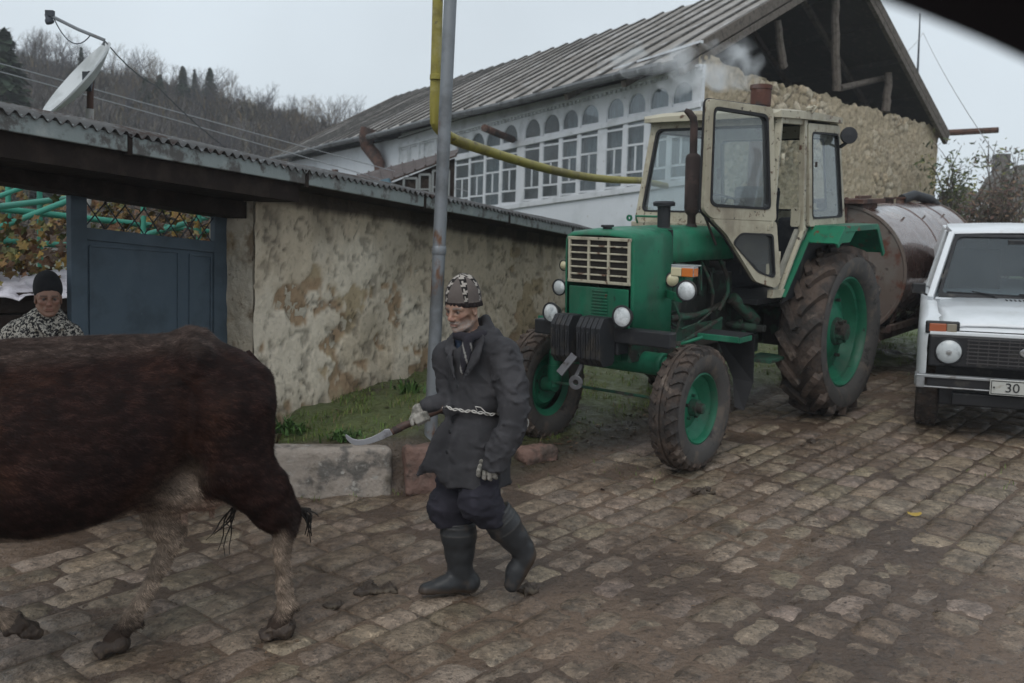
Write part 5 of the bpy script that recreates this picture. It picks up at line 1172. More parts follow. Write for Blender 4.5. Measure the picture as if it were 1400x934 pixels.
# ---- bumper beam, ballast weights, drawbar eye
mb = MB(); mb.box((2.70, .09, 1.005), (.09, 1.24, .115)); mb.box((2.60, 0, .90), (.25, .5, .10)); add('bumper_beam', mb, M_black, bevel=.012)
for k, yc in enumerate((-.145, .115)):
    for j in range(4):
        pass
def weight(yc, n_):
    root = None; mb = MB()
    for j in range(n_):
        y = yc+(j-(n_-1)/2)*.044; P = []; 
        for a, b, c_, d in ((2.93, 2.74, .78, 1.14),): P = [(b, c_+.03), (b+.03, c_), (a-.05, c_), (a, c_+.06), (a+.005, d-.07), (a-.05, d), (b+.03, d), (b, d-.03)]
        mb.prism([(x, y-.019, z) for x, z in P], (0, .038, 0)); mb.tube([(2.89, y, 1.05), (2.935+.004, y, 1.03), (2.938, y, .90)], .008, 5)
    return add('ballast_weights', mb, M_black, bevel=.007)
weight(-.135, 4); weight(.125, 5)
mb = MB(); mb.bar((2.95, .02, .86), (3.03, -.06, .72), .07, .014, up=(1, 0, .6)); mb.lathe([(.022, -.008), (.055, -.008), (.055, .008), (.022, .008)], (2.93, .02, .65), (1, .3, 0), 18, close=True); mb.bar((2.80, .0, .80), (2.93, .02, .69), .03, .02); add('tow_hook', mb, M_chrome if False else mat('worn_steel', (.16, .16, .17), .5, .6, layers=[((.06, .05, .045), 12, .5, .65)]), bevel=.003)
# ---- lamps
def lamp(c, r, dirv=(1, 0, 0), label=None, lensm=None, body=M_black):
    c = Vector(c); d = Vector(dirv).normalized(); mb = MB(); mb.lathe([(r*.25, -r*1.15), (r*.7, -r*.85), (r*.98, -r*.25), (r*1.08, -.005), (r*1.10, .010), (r*.97, .014), (r*.93, .006)], c, d, 26); o = add('headlight', mb, body); mb = MB(); mb.lathe([(r*.95, .004), (r*.7, .018), (r*.35, .026), (.0001, .028)], c, d, 26); obj('lens', mb, lensm or M_lens, o); return o
lamp((2.79, -.325, 1.13), .074, (1, -.03, .03)); lamp((2.79, .33, 1.155), .078, (1, .03, .03)); lamp((2.44, -.515, 1.285), .062); lamp((2.46, .665, 1.34), .074, (1, .12, 0)); 
for segs in (((2.16, .30, 1.27), (2.42, .60, 1.275), .012, .06), ((2.42, .60, 1.275), (2.42, .60, 1.5), .05, .012)), (((2.70, .33, 1.0), (2.74, .33, 1.12), .03, .03),), (((2.70, -.325, 1.0), (2.74, -.325, 1.10), .03, .03),), (((2.3, -.32, 1.28), (2.42, -.5, 1.27), .012, .05),):
    mb = MB()
    for sg in segs: mb.bar(*sg)
    add('lamp_bracket', mb, M_tg, bevel=.003)
for (X_, Y_, Z_, s_) in ((2.44, .63, 1.478, 1),):
    mb = MB(); mb.box((X_, Y_, Z_), (.07, .19, .075)); mb.box((X_-.02, Y_, Z_+.042), (.10, .20, .012)); o = add('indicator', mb, M_chrome, bevel=.006); mb = MB(); mb.box((X_+.037, Y_-.045*s_, Z_-.003), (.02, .088, .062)); obj('clear_lens', mb, M_clear, o, bevel=.006); mb = MB(); mb.box((X_+.037, Y_+.047*s_, Z_-.003), (.022, .088, .062)); mb.box((X_-.0, Y_+.094*s_, Z_-.003), (.06, .006, .06)); obj('amber_lens', mb, M_amber, o, bevel=.006)
lamp((2.40, -.50, 1.46), .04, lensm=M_clear); lamp((2.16, .36, 1.38), .055, (.6, .8, 0), lensm=M_clear)
# ---- engine bay
mb = MB(); mb.box((1.62, 0, 1.12), (.95, .34, .55)); mb.box((1.62, .0, 1.42), (.9, .26, .16)); mb.box((2.2, 0, 1.25), (.14, .50, .60)); mb.box((1.1, 0, 1.05), (.35, .44, .60)); mb.box((1.9, .20, .98), (.24, .12, .2))
for k in range(4): mb.tube([(1.95-.2*k, .14, 1.45), (1.95-.2*k, .24, 1.38), (1.95-.2*k, .25, 1.2)], .022, 8)
add('engine_block', mb, M_engine, bevel=.012)
mb = MB(); mb.lathe([(.055, 0), (.06, .02), (.06, .17), (.05, .20), (.02, .21)], (1.93, .24, 1.12), (0, 0, 1), 16); mb.lathe([(.05, 0), (.055, .02), (.055, .13), (.03, .16)], (1.78, .26, 1.28), (0, 0, 1), 16); mb.tube([(1.7, .26, 1.03), (1.4, .27, 1.06), (1.15, .27, 1.10)], .024, 10); mb.tube([(2.05, .28, 1.06), (1.72, .30, 1.05)], .028, 10); mb.lathe([(.06, 0), (.065, .02), (.065, .16), (.05, .18)], (2.02, .23, 1.36), (-1, 0, 0), 18); add('filters_and_pump', mb, M_tdirt)
mb = MB()
for P, r in (([(1.55, .26, 1.48), (1.5, .30, 1.36), (1.42, .31, 1.22), (1.40, .29, 1.10)], .013), ([(1.30, .30, 1.48), (1.22, .33, 1.33), (1.20, .33, 1.2), (1.3, .30, 1.05)], .018), ([(2.05, .30, 1.02), (1.95, .33, .97), (1.7, .33, .99), (1.5, .34, 1.06)], .008), ([(1.62, .30, 1.46), (1.62, .31, 1.25)], .008), ([(2.1, .34, 1.2), (2.06, .38, 1.08), (2.08, .36, .96)], .010)): mb.tube(P, r, 8)
add('hoses', mb, M_tdirt)
mb = MB()
for s_ in (-1, 1):
    mb.box((1.9, .27*s_, .875), (1.4, .03, .19))
    for k in range(9): mb.lathe([(.014, 0), (.014, .012), (.0001, .012)], (2.5-.14*k, .286*s_, .83+.05*(k % 2)), (0, s_, 0), 6, smooth=False)
add('side_rail', mb, M_tdirt, bevel=.004)
mb = MB(); mb.box((.45, 0, .85), (1.2, .36, .42)); mb.box((0, 0, .80), (.42, .8, .36)); mb.tube([(0, -.62, .785), (0, .62, .785)], .11, 16); mb.box((-.45, 0, .62), (.5, .16, .10)); mb.box((.85, .30, .72), (.22, .2, .16)); mb.tube([(1.0, .22, .90), (.95, .48, .88)], .04, 10); mb.box((.95, .52, .88), (.06, .08, .06)); add('gearbox_and_axle', mb, M_engine, bevel=.015)
mb = MB(); mb.box((.80, .50, .60), (.34, .26, .03)); mb.bar((.9, .4, .62), (1.0, .35, .95), .03, .03); mb.tube([(1.15, .34, 1.15), (.98, .42, 1.0), (.9, .44, .93)], .055, 10); add('step', mb, M_tdirt, bevel=.004)
mb = MB(); mb.bar((1.26, .40, 1.10), (.88, .46, 1.10), .04, .04)
# ---- air cleaner and exhaust
mb = MB(); mb.lathe([(.050, 0), (.052, .18), (.085, .185), (.088, .21), (.075, .222), (.0001, .225)], (1.97, .155, 1.75), (0, 0, 1), 24); mb.lathe([(.07, 0), (.07, .015), (.052, .02)], (1.97, .155, 1.75), (0, 0, 1), 24); add('air_intake', mb, M_black)
mb = MB(); mb.lathe([(.052, 0), (.045, .02), (.036, .03), (.034, .10), (.058, .13), (.062, .16), (.062, .56), (.055, .585), (.034, .60)], (1.55, .16, 1.75), (0, 0, 1), 22); mb.tube([(1.55, .16, 2.34), (1.55, .16, 2.58), (1.553, .153, 2.63), (1.565, .12, 2.675), (1.575, .09, 2.695)], [.031, .031, .031, .029, .018], 14); add('exhaust_stack', mb, M_exh)
# ---- cab
def q4(mb, pts, ext): mb.prism(pts, ext)
FL, FR = -.62, .64
cA = lambda y: (1.14, y, 1.78); 
def frame_panel(name, outer, inner, ext, m, glass_inner=True, gas=.018, parent=None):
    """painted frame, black gasket inside it and a pane set in the gasket"""
    e = Vector(ext); mb = MB(); mb.ring(outer, inner, ext); f = add(name, mb, m, parent, bevel=.004)
    c = sum((Vector(p) for p in inner), Vector())/len(inner); g = [Vector(p)+(c-Vector(p)).normalized()*gas*1.3 for p in inner]; mb = MB(); mb.ring([Vector(p)-e*.15 for p in inner], [p-e*.15 for p in g], e*1.3); obj('gasket', mb, M_gasket, f)
    mb = MB(); mb.prism([p+e*.4 for p in g], e*.08); obj('glass', mb, M_cabglass, f); return f
def rnd(P, r=.07, n=4):
    """polygon with rounded corners"""
    P = [Vector(p) for p in P]; out = []
    for i, p in enumerate(P):
        a = (P[i-1]-p); b = (P[(i+1) % len(P)]-p); ra = min(r, a.length*.45, b.length*.45); s_, e = p+a.normalized()*ra, p+b.normalized()*ra
        for k in range(n+1): t = k/n; out.append(s_*(1-t)**2+p*2*t*(1-t)+e*t*t)
    return out
def rndo(P, n=4): # outer loop with matching counts, sharp corners
    return rnd(P, .025, n)
# windscreen
o = [(1.15, -.66, 1.77), (1.15, .66, 1.77), (.95, .62, 2.66), (.95, -.62, 2.66)]; i_ = [(1.132, -.60, 1.86), (1.132, .60, 1.86), (.965, .56, 2.59), (.965, -.56, 2.59)]
frame_panel('windscreen_frame', rndo(o), rnd(i_, .06), (-.035, 0, -.008), M_cream)
# centre bar between the two screens
# far side
o = [(1.13, -.665, 1.40), (-.28, -.70, 1.70), (-.16, -.66, 2.64), (.95, -.625, 2.66)]; i_ = [(1.02, -.66, 1.80), (-.18, -.69, 1.80), (-.10, -.665, 2.55), (.90, -.63, 2.57)]
frame_panel('far_side_frame', rndo(o), rnd(i_, .06), (0, .03, 0), M_cream)
# rear
o = [(-.30, -.70, 1.55), (-.30, .70, 1.55), (-.17, .66, 2.64), (-.17, -.66, 2.64)]; i_ = [(-.285, -.55, 1.85), (-.285, .55, 1.85), (-.19, .53, 2.52), (-.19, -.53, 2.52)]
frame_panel('rear_frame', rndo(o), rnd(i_, .06), (.03, 0, 0), M_cream)
# near quarter window
o = [(.47, .705, 1.735), (-.29, .715, 1.735), (-.15, .675, 2.62), (.50, .665, 2.62)]; i_ = [(.41, .70, 1.80), (-.23, .71, 1.80), (-.11, .68, 2.55), (.43, .67, 2.55)]
frame_panel('quarter_window_frame', rndo(o), rnd(i_, .05), (0, -.035, 0), M_cream, gas=.014)
# pillars and sill rails of the door opening
mb = MB(); mb.bar((.56, .675, 1.70), (.56, .645, 2.64), .05, .05); mb.bar((1.13, .655, 1.75), (.955, .615, 2.66), .055, .05); mb.bar((.98, .61, 2.625), (.5, .635, 2.625), .05, .05); add('door_pillar', mb, M_cream, bevel=.006)
mb = MB(); mb.prism([(.62, .66, 1.72), (.40, .665, 1.72), (.88, .655, 1.20), (1.06, .655, 1.20)], (0, -.03, 0)); add('step_panel', mb, mat('grey_cream_panel', (.27, .26, .22), .6, layers=[((.19, .18, .15), 3, .5, .62), ((.08, .06, .05), 9, .62, .7)]), bevel=.004)
mb = MB(); mb.bar((.54, .685, 1.74), (.96, .675, 1.19), .035, .03); mb.bar((1.1, .66, 1.20), (.86, .67, 1.19), .05, .07); add('step_edge', mb, M_cream, bevel=.004)
# roof
mb = MB(); rw = lambda X, w, z, c: [(X, -w, z), (X, -w*.7, z+c*.7), (X, 0, z+c), (X, w*.7, z+c*.7), (X, w, z)]
top = [rw(1.06, .62, 2.675, .02), rw(1.02, .66, 2.70, .03), rw(.5, .70, 2.71, .045), rw(-.15, .70, 2.69, .035), rw(-.22, .66, 2.665, .02)]
mb.grid(top); bot = [[(x, y, 2.645) for x, y, z in r_] for r_ in top]; mb.grid([r_[::-1] for r_ in bot])
for a, b in ((top[0], bot[0]), (bot[-1], top[-1])): mb.grid([a, b], smooth=False)
mb.grid([[r_[0] for r_ in bot], [r_[0] for r_ in top]], smooth=False); mb.grid([[r_[-1] for r_ in top], [r_[-1] for r_ in bot]], smooth=False); add('cab_roof', mb, M_cream)
mb = MB(); mb.box((.40, 0, 2.635), (1.0, 1.2, .012)); add('headlining', mb, M_seat)
mb = MB(); mb.tube([(.52, .70, 2.70), (.50, .73, 2.75), (.50, .70, 2.76)], .012, 6); mb.lathe([(.03, 0), (.035, .02), (.02, .04)], (.52, .68, 2.72), (0, 0, 1), 12); add('roof_latch', mb, M_cream)
# lower cab body
mb = MB(); mb.box((1.10, 0, 1.60), (.05, 1.28, .30)); mb.box((.9, -.62, 1.45), (.6, .03, .55)); mb.box((.45, 0, 1.12), (1.3, 1.1, .05)); add('cab_floor_and_firewall', mb, M_black, bevel=.006)
mb = MB(); mb.box((1.165, 0, 1.75), (.05, 1.34, .045)); add('scuttle', mb, M_cream, bevel=.008)
mb = MB(); mb.tube([(1.19, -.60, 1.76), (1.22, -.60, 1.82), (1.22, -.35, 1.82), (1.19, -.35, 1.76)], .01, 6); mb.lathe([(.012, -.006), (.03, -.006), (.03, .006), (.012, .006)], (1.17, -.70, 1.80), (1, 0, 0), 14, close=True); add('grab_rail', mb, M_tg)
# interior
mb = MB(); mb.box((.30, 0, 1.52), (.42, .46, .12)); mb.box((.10, 0, 1.82), (.12, .44, .52), rot=(0, -.12, 0)); mb.box((.25, 0, 1.30), (.3, .3, .32)); add('seat', mb, M_seat, bevel=.04)
mb = MB(); mb.box((.0, .42, 1.60), (.5, .26, .40)); mb.box((.0, -.42, 1.60), (.5, .26, .40)); add('wheel_arch_box', mb, M_seat, bevel=.03)
mb = MB(); c = Vector((.74, 0, 1.93)); ax = Vector((-.42, 0, .9)).normalized(); u = ax.orthogonal().normalized(); w_ = ax.cross(u); mb.tube([c+(u*math.cos(a)+w_*math.sin(a))*.19 for a in np.linspace(0, 2*PI, 28, endpoint=False)], .011, 8, closed=True); mb.tube([c, c-ax*.55], .02, 8)
for k in range(3): a = 2*PI*k/3; mb.tube([c-ax*.02, c+(u*math.cos(a)+w_*math.sin(a))*.185], .008, 6)
mb.tube([(.7, .18, 1.3), (.72, .2, 1.75), (.74, .2, 1.95)], .008, 6); mb.ball((.74, .2, 1.96), .022); add('steering_wheel', mb, M_black)
mb = MB(); mb.ring(rnd([(.62, .60, 1.74), (.62, .68, 1.74), (.62, .68, 1.90), (.62, .60, 1.90)], .02), rnd([(.62, .612, 1.752), (.62, .668, 1.752), (.62, .668, 1.888), (.62, .612, 1.888)], .015), (.012, 0, 0)); mb.prism(rnd([(.63, .612, 1.752), (.63, .668, 1.752), (.63, .668, 1.888), (.63, .612, 1.888)], .015), (-.006, 0, 0)); add('grab_frame', mb, M_cream)
# door: swung forward past the cab corner
th = math.radians(-20); DH = Vector((1.0, .68, 0)); du = Vector((math.cos(th), math.sin(th), 0)); dn = Vector((-math.sin(th), math.cos(th), 0))
dp = lambda l, z: DH+du*l+Vector((0, 0, z))
outer = [(.17, 2.71), (.845, 2.755), (.86, 1.90), (.62, 1.71), (.29, 1.315), (.07, 1.25), (.01, 1.30), (.09, 1.95)]
mid_l, mid_r = (.10, 1.845), (.79, 1.905)
up_in = [(.225, 2.60), (.225, 2.645), (.79, 2.69), (.80, 1.965), (.74, 1.925), (.165, 1.89)]
dr = empty('door', DH); dr.parent = tr
mb = MB(); OU = rnd([dp(*p) for p in outer], .05, 3); 
# body of the door as two rings sharing the middle rail
upo = [dp(.17, 2.71), dp(.845, 2.755), dp(.86, 1.90), dp(.775, 1.835), dp(.085, 1.80)]; upi = [dp(.225, 2.655), dp(.79, 2.70), dp(.80, 1.965), dp(.76, 1.93), dp(.155, 1.895)]
loo = [dp(.085, 1.798), dp(.775, 1.833), dp(.62, 1.71), dp(.29, 1.315), dp(.07, 1.25), dp(.01, 1.30)]; loi = [dp(.115, 1.70), dp(.47, 1.72), dp(.60, 1.60) if False else dp(.56, 1.64), dp(.27, 1.385), dp(.10, 1.335), dp(.075, 1.36)]
bpy.data.objects.remove(dr)
def door_ring(name, o, i_, parent=None):
    e = dn*.045; mb = MB(); mb.ring(rnd(o, .04, 4), rnd(i_, .055, 4), e); f = add(name, mb, M_cream, parent, bevel=.004)
    ii = rnd(i_, .055, 4); c = sum(ii, Vector())/len(ii); g = [p+(c-p).normalized()*.026 for p in ii]; mb = MB(); mb.ring([p-e*.15 for p in ii], [p-e*.15 for p in g], e*1.3); obj('gasket', mb, M_gasket, f); mb = MB(); mb.prism([p+e*.4 for p in g], e*.08); obj('glass', mb, M_cabglass, f)
    return f
dr = door_ring('door', upo, upi); obj('lower_frame', (lambda m: (m.ring(rnd(loo, .03, 4), rnd(loi, .04, 4), dn*.045), m)[1])(MB()), M_cream, dr, bevel=.004)
ii = rnd(loi, .04, 4); c = sum(ii, Vector())/len(ii); g = [p+(c-p).normalized()*.02 for p in ii]; mb = MB(); mb.ring([p-dn*.006 for p in ii], [p-dn*.006 for p in g], dn*.056); obj('lower_gasket', mb, M_gasket, dr); mb = MB(); mb.prism([p+dn*.02 for p in g], dn*.004); obj('lower_glass', mb, M_cabglass, dr)
mb = MB(); L_ = rnd([dp(*p) for p in outer], .05, 4); mb.tube([p-dn*.006 for p in L_], .013, 6, closed=True); obj('weatherstrip', mb, M_gasket, dr)
mb = MB(); mb.bar(dp(.56, 1.80)+dn*-.02, dp(.52, 1.70)+dn*-.02, .02, .025); mb.box(dp(.50, 1.76)+dn*-.008, (.10, .02, .09)); mb.bar(dp(.80, 1.88)+dn*-.03, dp(.66, 1.62)+dn*-.03, .016, .016); obj('latch', mb, M_exh, dr, bevel=.003)
# hinges
mb = MB()
for z in (1.5, 2.3): mb.tube([(1.02, .69, z-.05), (1.02, .69, z+.05)], .014, 8)
add('door_hinge', mb, M_cream)
# ---- rear fenders
for s_ in (1, -1):
    prof = [(1.00, 1.62), (.66, 1.745), (-.40, 1.735), (-.66, 1.50)] if s_ > 0 else [(1.00, 1.62), (.66, 1.745), (-.40, 1.735), (-.66, 1.50)]
    prof = [(.50, 1.60), (.36, 1.74), (-.40, 1.735), (-.60, 1.47)]
    y0, y1 = .66*s_, .97*s_; mb = MB(); mb.grid([[(x, y0, z), (x, y1, z)] for x, z in prof], smooth=False); f = add('rear_fender', mb, M_tgr, solid=.012)
    mb = MB(); P = [(x, y1, z) for x, z in prof]; 
    for a, b in zip(P[:-1], P[1:]): mb.bar(Vector(a)+Vector((0, 0, -.02)), Vector(b)+Vector((0, 0, -.02)), .022, .05)
    mb.prism([(.50, y1-.004*s_, 1.60), (.36, y1-.004*s_, 1.74), (.05, y1-.004*s_, 1.735), (.22, y1-.004*s_, 1.60)], (0, .006*s_, 0)); obj('fender_edge', mb, M_tgr, f, bevel=.003)
    mb = MB(); mb.prism([(.52, y0, 1.60), (.36, y0, 1.735), (-.40, y0, 1.73), (-.60, y0, 1.45), (-.5, y0, 1.3), (.9, y0, 1.1)], (0, .01*s_, 0)); obj('inner_side', mb, M_black, f)
    mb = MB(); mb.bar((.52, .70*s_, 1.62), (.93, .69*s_, 1.16), .06, .012); obj('fender_stay', mb, M_tg, f)
# ---- work lamp
mb = MB(); c = Vector((-.12, .77, 2.53)); mb.lathe([(.02, -.055), (.05, -.045), (.072, -.01), (.076, .02), (.074, .028), (.0001, .036)], c, (.7, .6, .1), 22); mb.bar((-.16, .68, 2.43), (-.13, .75, 2.47), .03, .02); add('work_lamp', mb, M_black)
mb = MB(); mb.box((.40, .708, 2.27), (.02, .014, .045)); add('window_catch', mb, M_exh)

# ================================================================== TANK TRAILER
tk = empty('tank_trailer', None, TM @ Matrix.Translation((-3.2, 0, 0))); tag(tk, 'rusty cylindrical water tank trailer hitched behind the green tractor', 'trailer')
M_tank = mat('rusty_tank_shell', (.13, .075, .06), .26, .4, coat=.8, layers=[((.075, .035, .028), 1.6, .46, .6), ((.20, .13, .10), 2.3, .54, .66, (.5, 1, .8)), ((.07, .035, .03), 7, .58, .7)], bump=[(3, .15, .03)], rvar=.15)
M_tend = mat('faded_tank_end', (.13, .10, .085), .7, layers=[((.15, .13, .115), 2, .45, .6), ((.11, .045, .03), 3.5, .54, .64), ((.05, .035, .03), 8, .6, .7)], bump=[(12, .3, .01)])
R_, zc, xf, xr = .725, 1.14, 1.2, -1.35
mb = MB(); mb.lathe([(R_, xr), (R_, -.4), (R_, .4), (R_, xf)], (0, 0, zc), (1, 0, 0), 64); barrel = obj('barrel', mb, M_tank, tk)
mb = MB(); mb.lathe([(R_+.004, xf), (R_+.012, xf+.008), (R_+.012, xf+.03), (R_-.015, xf+.035), (R_-.03, xf+.02), (R_*.5, xf+.035), (.0001, xf+.04)], (0, 0, zc), (1, 0, 0), 64); obj('front_end', mb, M_tend, tk)
mb = MB(); mb.lathe([(R_+.012, xr), (R_+.012, xr-.03), (R_-.03, xr-.03), (.0001, xr-.05)], (0, 0, zc), (1, 0, 0), 64); obj('rear_end', mb, M_tend, tk)
mb = MB()
for x in (.05, -.75): mb.lathe([(R_+.0015, x-.02), (R_+.007, x-.012), (R_+.007, x+.012), (R_+.0015, x+.02)], (0, 0, zc), (1, 0, 0), 64)
obj('weld_band', mb, M_tank, tk)
mb = MB(); 
for x in (.6, -.1, -.8): a = math.radians(38); mb.box((x, math.sin(a)*(R_+.01), zc+math.cos(a)*(R_+.01)), (.07, .02, .03), rot=(-a, 0, .3))
obj('lug', mb, M_tend, tk)
mb = MB(); mb.box((.98, -.05, zc+R_+.045), (.66, .62, .05)); mb.box((.98, -.05, zc+R_), (.5, .5, .07)); mb.box((.9, .1, zc+R_+.09), (.4, .04, .03)); mb.tube([(1.25, .05, zc+R_+.09), (1.25, .05, zc+R_-.25)], .02, 8)
obj('hatch', mb, M_rust, tk, bevel=.006)
for x in (-.25, -.62): mb = MB(); mb.tube([(x, -.02, zc+R_-.01), (x, -.02, zc+R_+.05)], .05, 10); mb.tube([(x, -.02, zc+R_+.05), (x, -.02, zc+R_+.07)], .07, 10); obj('filler_neck', mb, M_rust, tk)
mb = MB(); mb.tube([(-.62, .0, zc+R_+.04), (-.9, .05, zc+R_+.09), (-1.3, .12, zc+R_+.03), (-1.62, .32, zc+R_-.25), (-1.72, .45, zc+R_-.65), (-1.65, .5, zc-.3), (-1.5, .45, zc-.55)], .062, 14); obj('suction_hose', mb, M_black, tk)
mb = MB()
for s_ in (-1, 1): mb.box((-.05, .42*s_, .46), (2.9, .09, .13)); mb.bar((1.4, .42*s_, .46), (2.45, .05*s_, .52), .09, .11)
for x in (1.1, .3, -.5, -1.3): mb.box((x, 0, .52), (.08, 1.15, .07)); mb.bar((x, .55, .55), (x, .62, .80), .05, .03); mb.bar((x, -.55, .55), (x, -.62, .80), .05, .03)
mb.box((0, .60, .56), (2.6, .05, .07)); mb.tube([(-.4, -.75, .40), (-.4, .75, .40)], .05, 12); mb.box((2.5, 0, .52), (.2, .12, .08)); obj('chassis', mb, mat('rusty_chassis', (.11, .085, .07), .8, layers=[((.06, .035, .03), 6, .45, .6)], bump=[(20, .4, .01)]), tk, bevel=.006)
for s_ in (-1, 1):
    mb = MB(); mb.lathe([(.22, -.09), (.38, -.11), (.42, -.08), (.43, 0), (.42, .08), (.38, .11), (.22, .09)], (-.4, .80*s_, .43), (0, 1, 0), 36); t = obj('wheel', mb, M_tyre, tk); mb = MB(); mb.lathe([(.23, .07*s_), (.20, .04*s_), (.08, .05*s_), (.0001, .06*s_)], (-.4, .80*s_, .43), (0, 1, 0), 24); obj('rim', mb, M_tend, t)
# ================================================================== WHITE CAR
CM = frame(4.18, 8.02, -.38, -.925) @ Matrix.Translation((0, 0, .03))
car = empty('parked_car', None, CM); tag(car, 'small white boxy off-road car facing the camera, cut off by the right edge', 'car')
M_cw = mat('white_car_paint', (.70, .725, .75), .32, layers=[((.62, .645, .66), 2, .45, .65), ((.42, .39, .35), 5, .58, .78, (1, 1, .5), .6)], coat=.4)
M_cb = mat('black_car_plastic', (.02, .02, .022), .45, layers=[((.06, .055, .05), 7, .55, .7)]); M_cgl = mat('car_window_glass', (.03, .035, .04), .06, coat=1.0)
M_wsg = glassmat('tinted_windscreen', (.60, .66, .68), .06, .03, (.25, .27, .28), .5); M_bump = mat('bumper_aluminium', (.33, .34, .35), .4, .6, layers=[((.2, .19, .18), 8, .5, .65)])
def cadd(name, mb, m, p=None, bevel=0, **k): return obj(name, mb, m, p or car, bevel=bevel, **k)
def csec(X, w, zb, zt, r, tuck=.0, n=5, crown=.015):
    """open section from sill to sill over the top"""
    P = [(X, -w+tuck, zb), (X, -w, zb+.16), (X, -w-.004, (zb+zt)/2+.03)]
    for k in range(n+1): a = PI/2*k/n; P.append((X, -w+r-r*math.cos(a), zt-r+r*math.sin(a)))
    P += [(X, -w*.5, zt+crown*.7), (X, 0, zt+crown)]; return P+[(x, -y, z) for x, y, z in P[-2::-1]]
mb = MB(); S_ = [(.01, .76, .52, .875, .05), (-.015, .795, .48, .905, .06), (-.08, .825, .46, .935, .07), (-.30, .838, .46, .965, .08), (-.8, .84, .46, .995, .08), (-1.15, .84, .46, 1.01, .07), (-1.22, .84, .45, 1.02, .07), (-2.4, .84, .42, 1.02, .07), (-3.4, .84, .45, 1.02, .08), (-3.68, .80, .5, .98, .08), (-3.71, .74, .55, .93, .06)]
secs = [csec(*s_[:5]) for s_ in S_]; mb.grid(secs); mb.add(secs[-1], [tuple(range(len(secs[-1])))]); body = cadd('body', mb, M_cw)
# bonnet lid: raised centre with the shut line round it
mb = MB(); R_l = lambda X, w, z: [(X, -w, z), (X, -w+.07, z+.012), (X, -w+.16, z+.028), (X, -.3, z+.034), (X, 0, z+.036), (X, .3, z+.034), (X, w-.16, z+.028), (X, w-.07, z+.012), (X, w, z)]
mb.grid([R_l(-.005, .64, .895), R_l(-.04, .66, .922), R_l(-.15, .68, .948), R_l(-.6, .69, .985), R_l(-1.08, .70, 1.012)]); cadd('bonnet', mb, M_cw, solid=.008)
mb = MB(); mb.bar((.012, -.70, .882), (.012, .70, .882), .006, .012); cadd('bonnet_gap', mb, M_cb)
# greenhouse
gb = [(-1.14, .745, 1.02), (-3.60, .745, 1.02)]; mb = MB()
def gsec(X, w, z): return [(X, -w, z), (X, -w*.5, z+.012), (X, 0, z+.018), (X, w*.5, z+.012), (X, w, z)]
roof = [gsec(-1.70, .575, 1.595), gsec(-1.78, .60, 1.625), gsec(-2.1, .625, 1.64), gsec(-3.2, .62, 1.63), gsec(-3.38, .59, 1.60)]
mb.grid(roof); mb.grid([[(x, y*1.012, z-.045) for x, y, z in (r_[0] for r_ in roof)], [r_[0] for r_ in roof]]); mb.grid([[r_[-1] for r_ in roof], [(x, y*1.012, z-.045) for x, y, z in (r_[-1] for r_ in roof)]]); cadd('roof', mb, M_cw, solid=.01)
for s_ in (-1, 1):
    for sg in (((-1.12, .755*s_, 1.02), (-1.72, .595*s_, 1.60), .055, .06), ((-2.25, .775*s_, 1.02), (-2.3, .625*s_, 1.60), .05, .06), ((-3.55, .765*s_, 1.02), (-3.3, .61*s_, 1.60), .09, .08)): mb = MB(); mb.bar(*sg); cadd('roof_pillar', mb, M_cw, bevel=.012)
    mb = MB(); mb.prism([(-1.20, .772*s_, 1.03), (-3.48, .772*s_, 1.03), (-3.26, .625*s_, 1.59), (-1.75, .61*s_, 1.585)], (0, -.01*s_, 0)); cadd('side_glass', mb, M_cgl)
ws = [(-1.10, -.70, 1.035), (-1.10, .70, 1.035), (-1.70, .565, 1.585), (-1.70, -.565, 1.585)]; wi = [(-1.125, -.665, 1.062), (-1.125, .665, 1.062), (-1.675, .54, 1.560), (-1.675, -.54, 1.560)]
mb = MB(); mb.ring(rnd(ws, .05), rnd(wi, .06), (.012, 0, .012)); cadd('windscreen_seal', mb, M_cb)
mb = MB(); mb.prism(rnd(wi, .06), (.004, 0, .004)); cadd('windscreen', mb, M_wsg)
mb = MB(); mb.prism([(-3.62, -.70, 1.04), (-3.62, .70, 1.04), (-3.42, .56, 1.58), (-3.42, -.56, 1.58)], (-.01, 0, 0)); cadd('rear_glass', mb, M_cgl)
mb = MB(); mb.box((-1.11, 0, 1.03), (.07, 1.42, .018)); cadd('scuttle_panel', mb, M_cw)
mb = MB()
for k in range(9): mb.bar((-.99, -.135+.035*k, 1.052), (-.93, -.125+.035*k, 1.048), .010, .006)
cadd('bonnet_vents', mb, M_cb)
for (y0, y1) in ((-.20, -.62), (.42, -.02)):
    mb = MB(); mb.tube([(-1.07, y0, 1.045), (-1.09, y0-.03, 1.075)], .012, 6); mb.bar((-1.09, y0-.03, 1.078), (-1.13, (y0+y1)/2, 1.10), .012, .01); mb.bar((-1.105, y0+.25, 1.073), (-1.135, y1, 1.085), .008, .014); cadd('wiper', mb, M_cb)
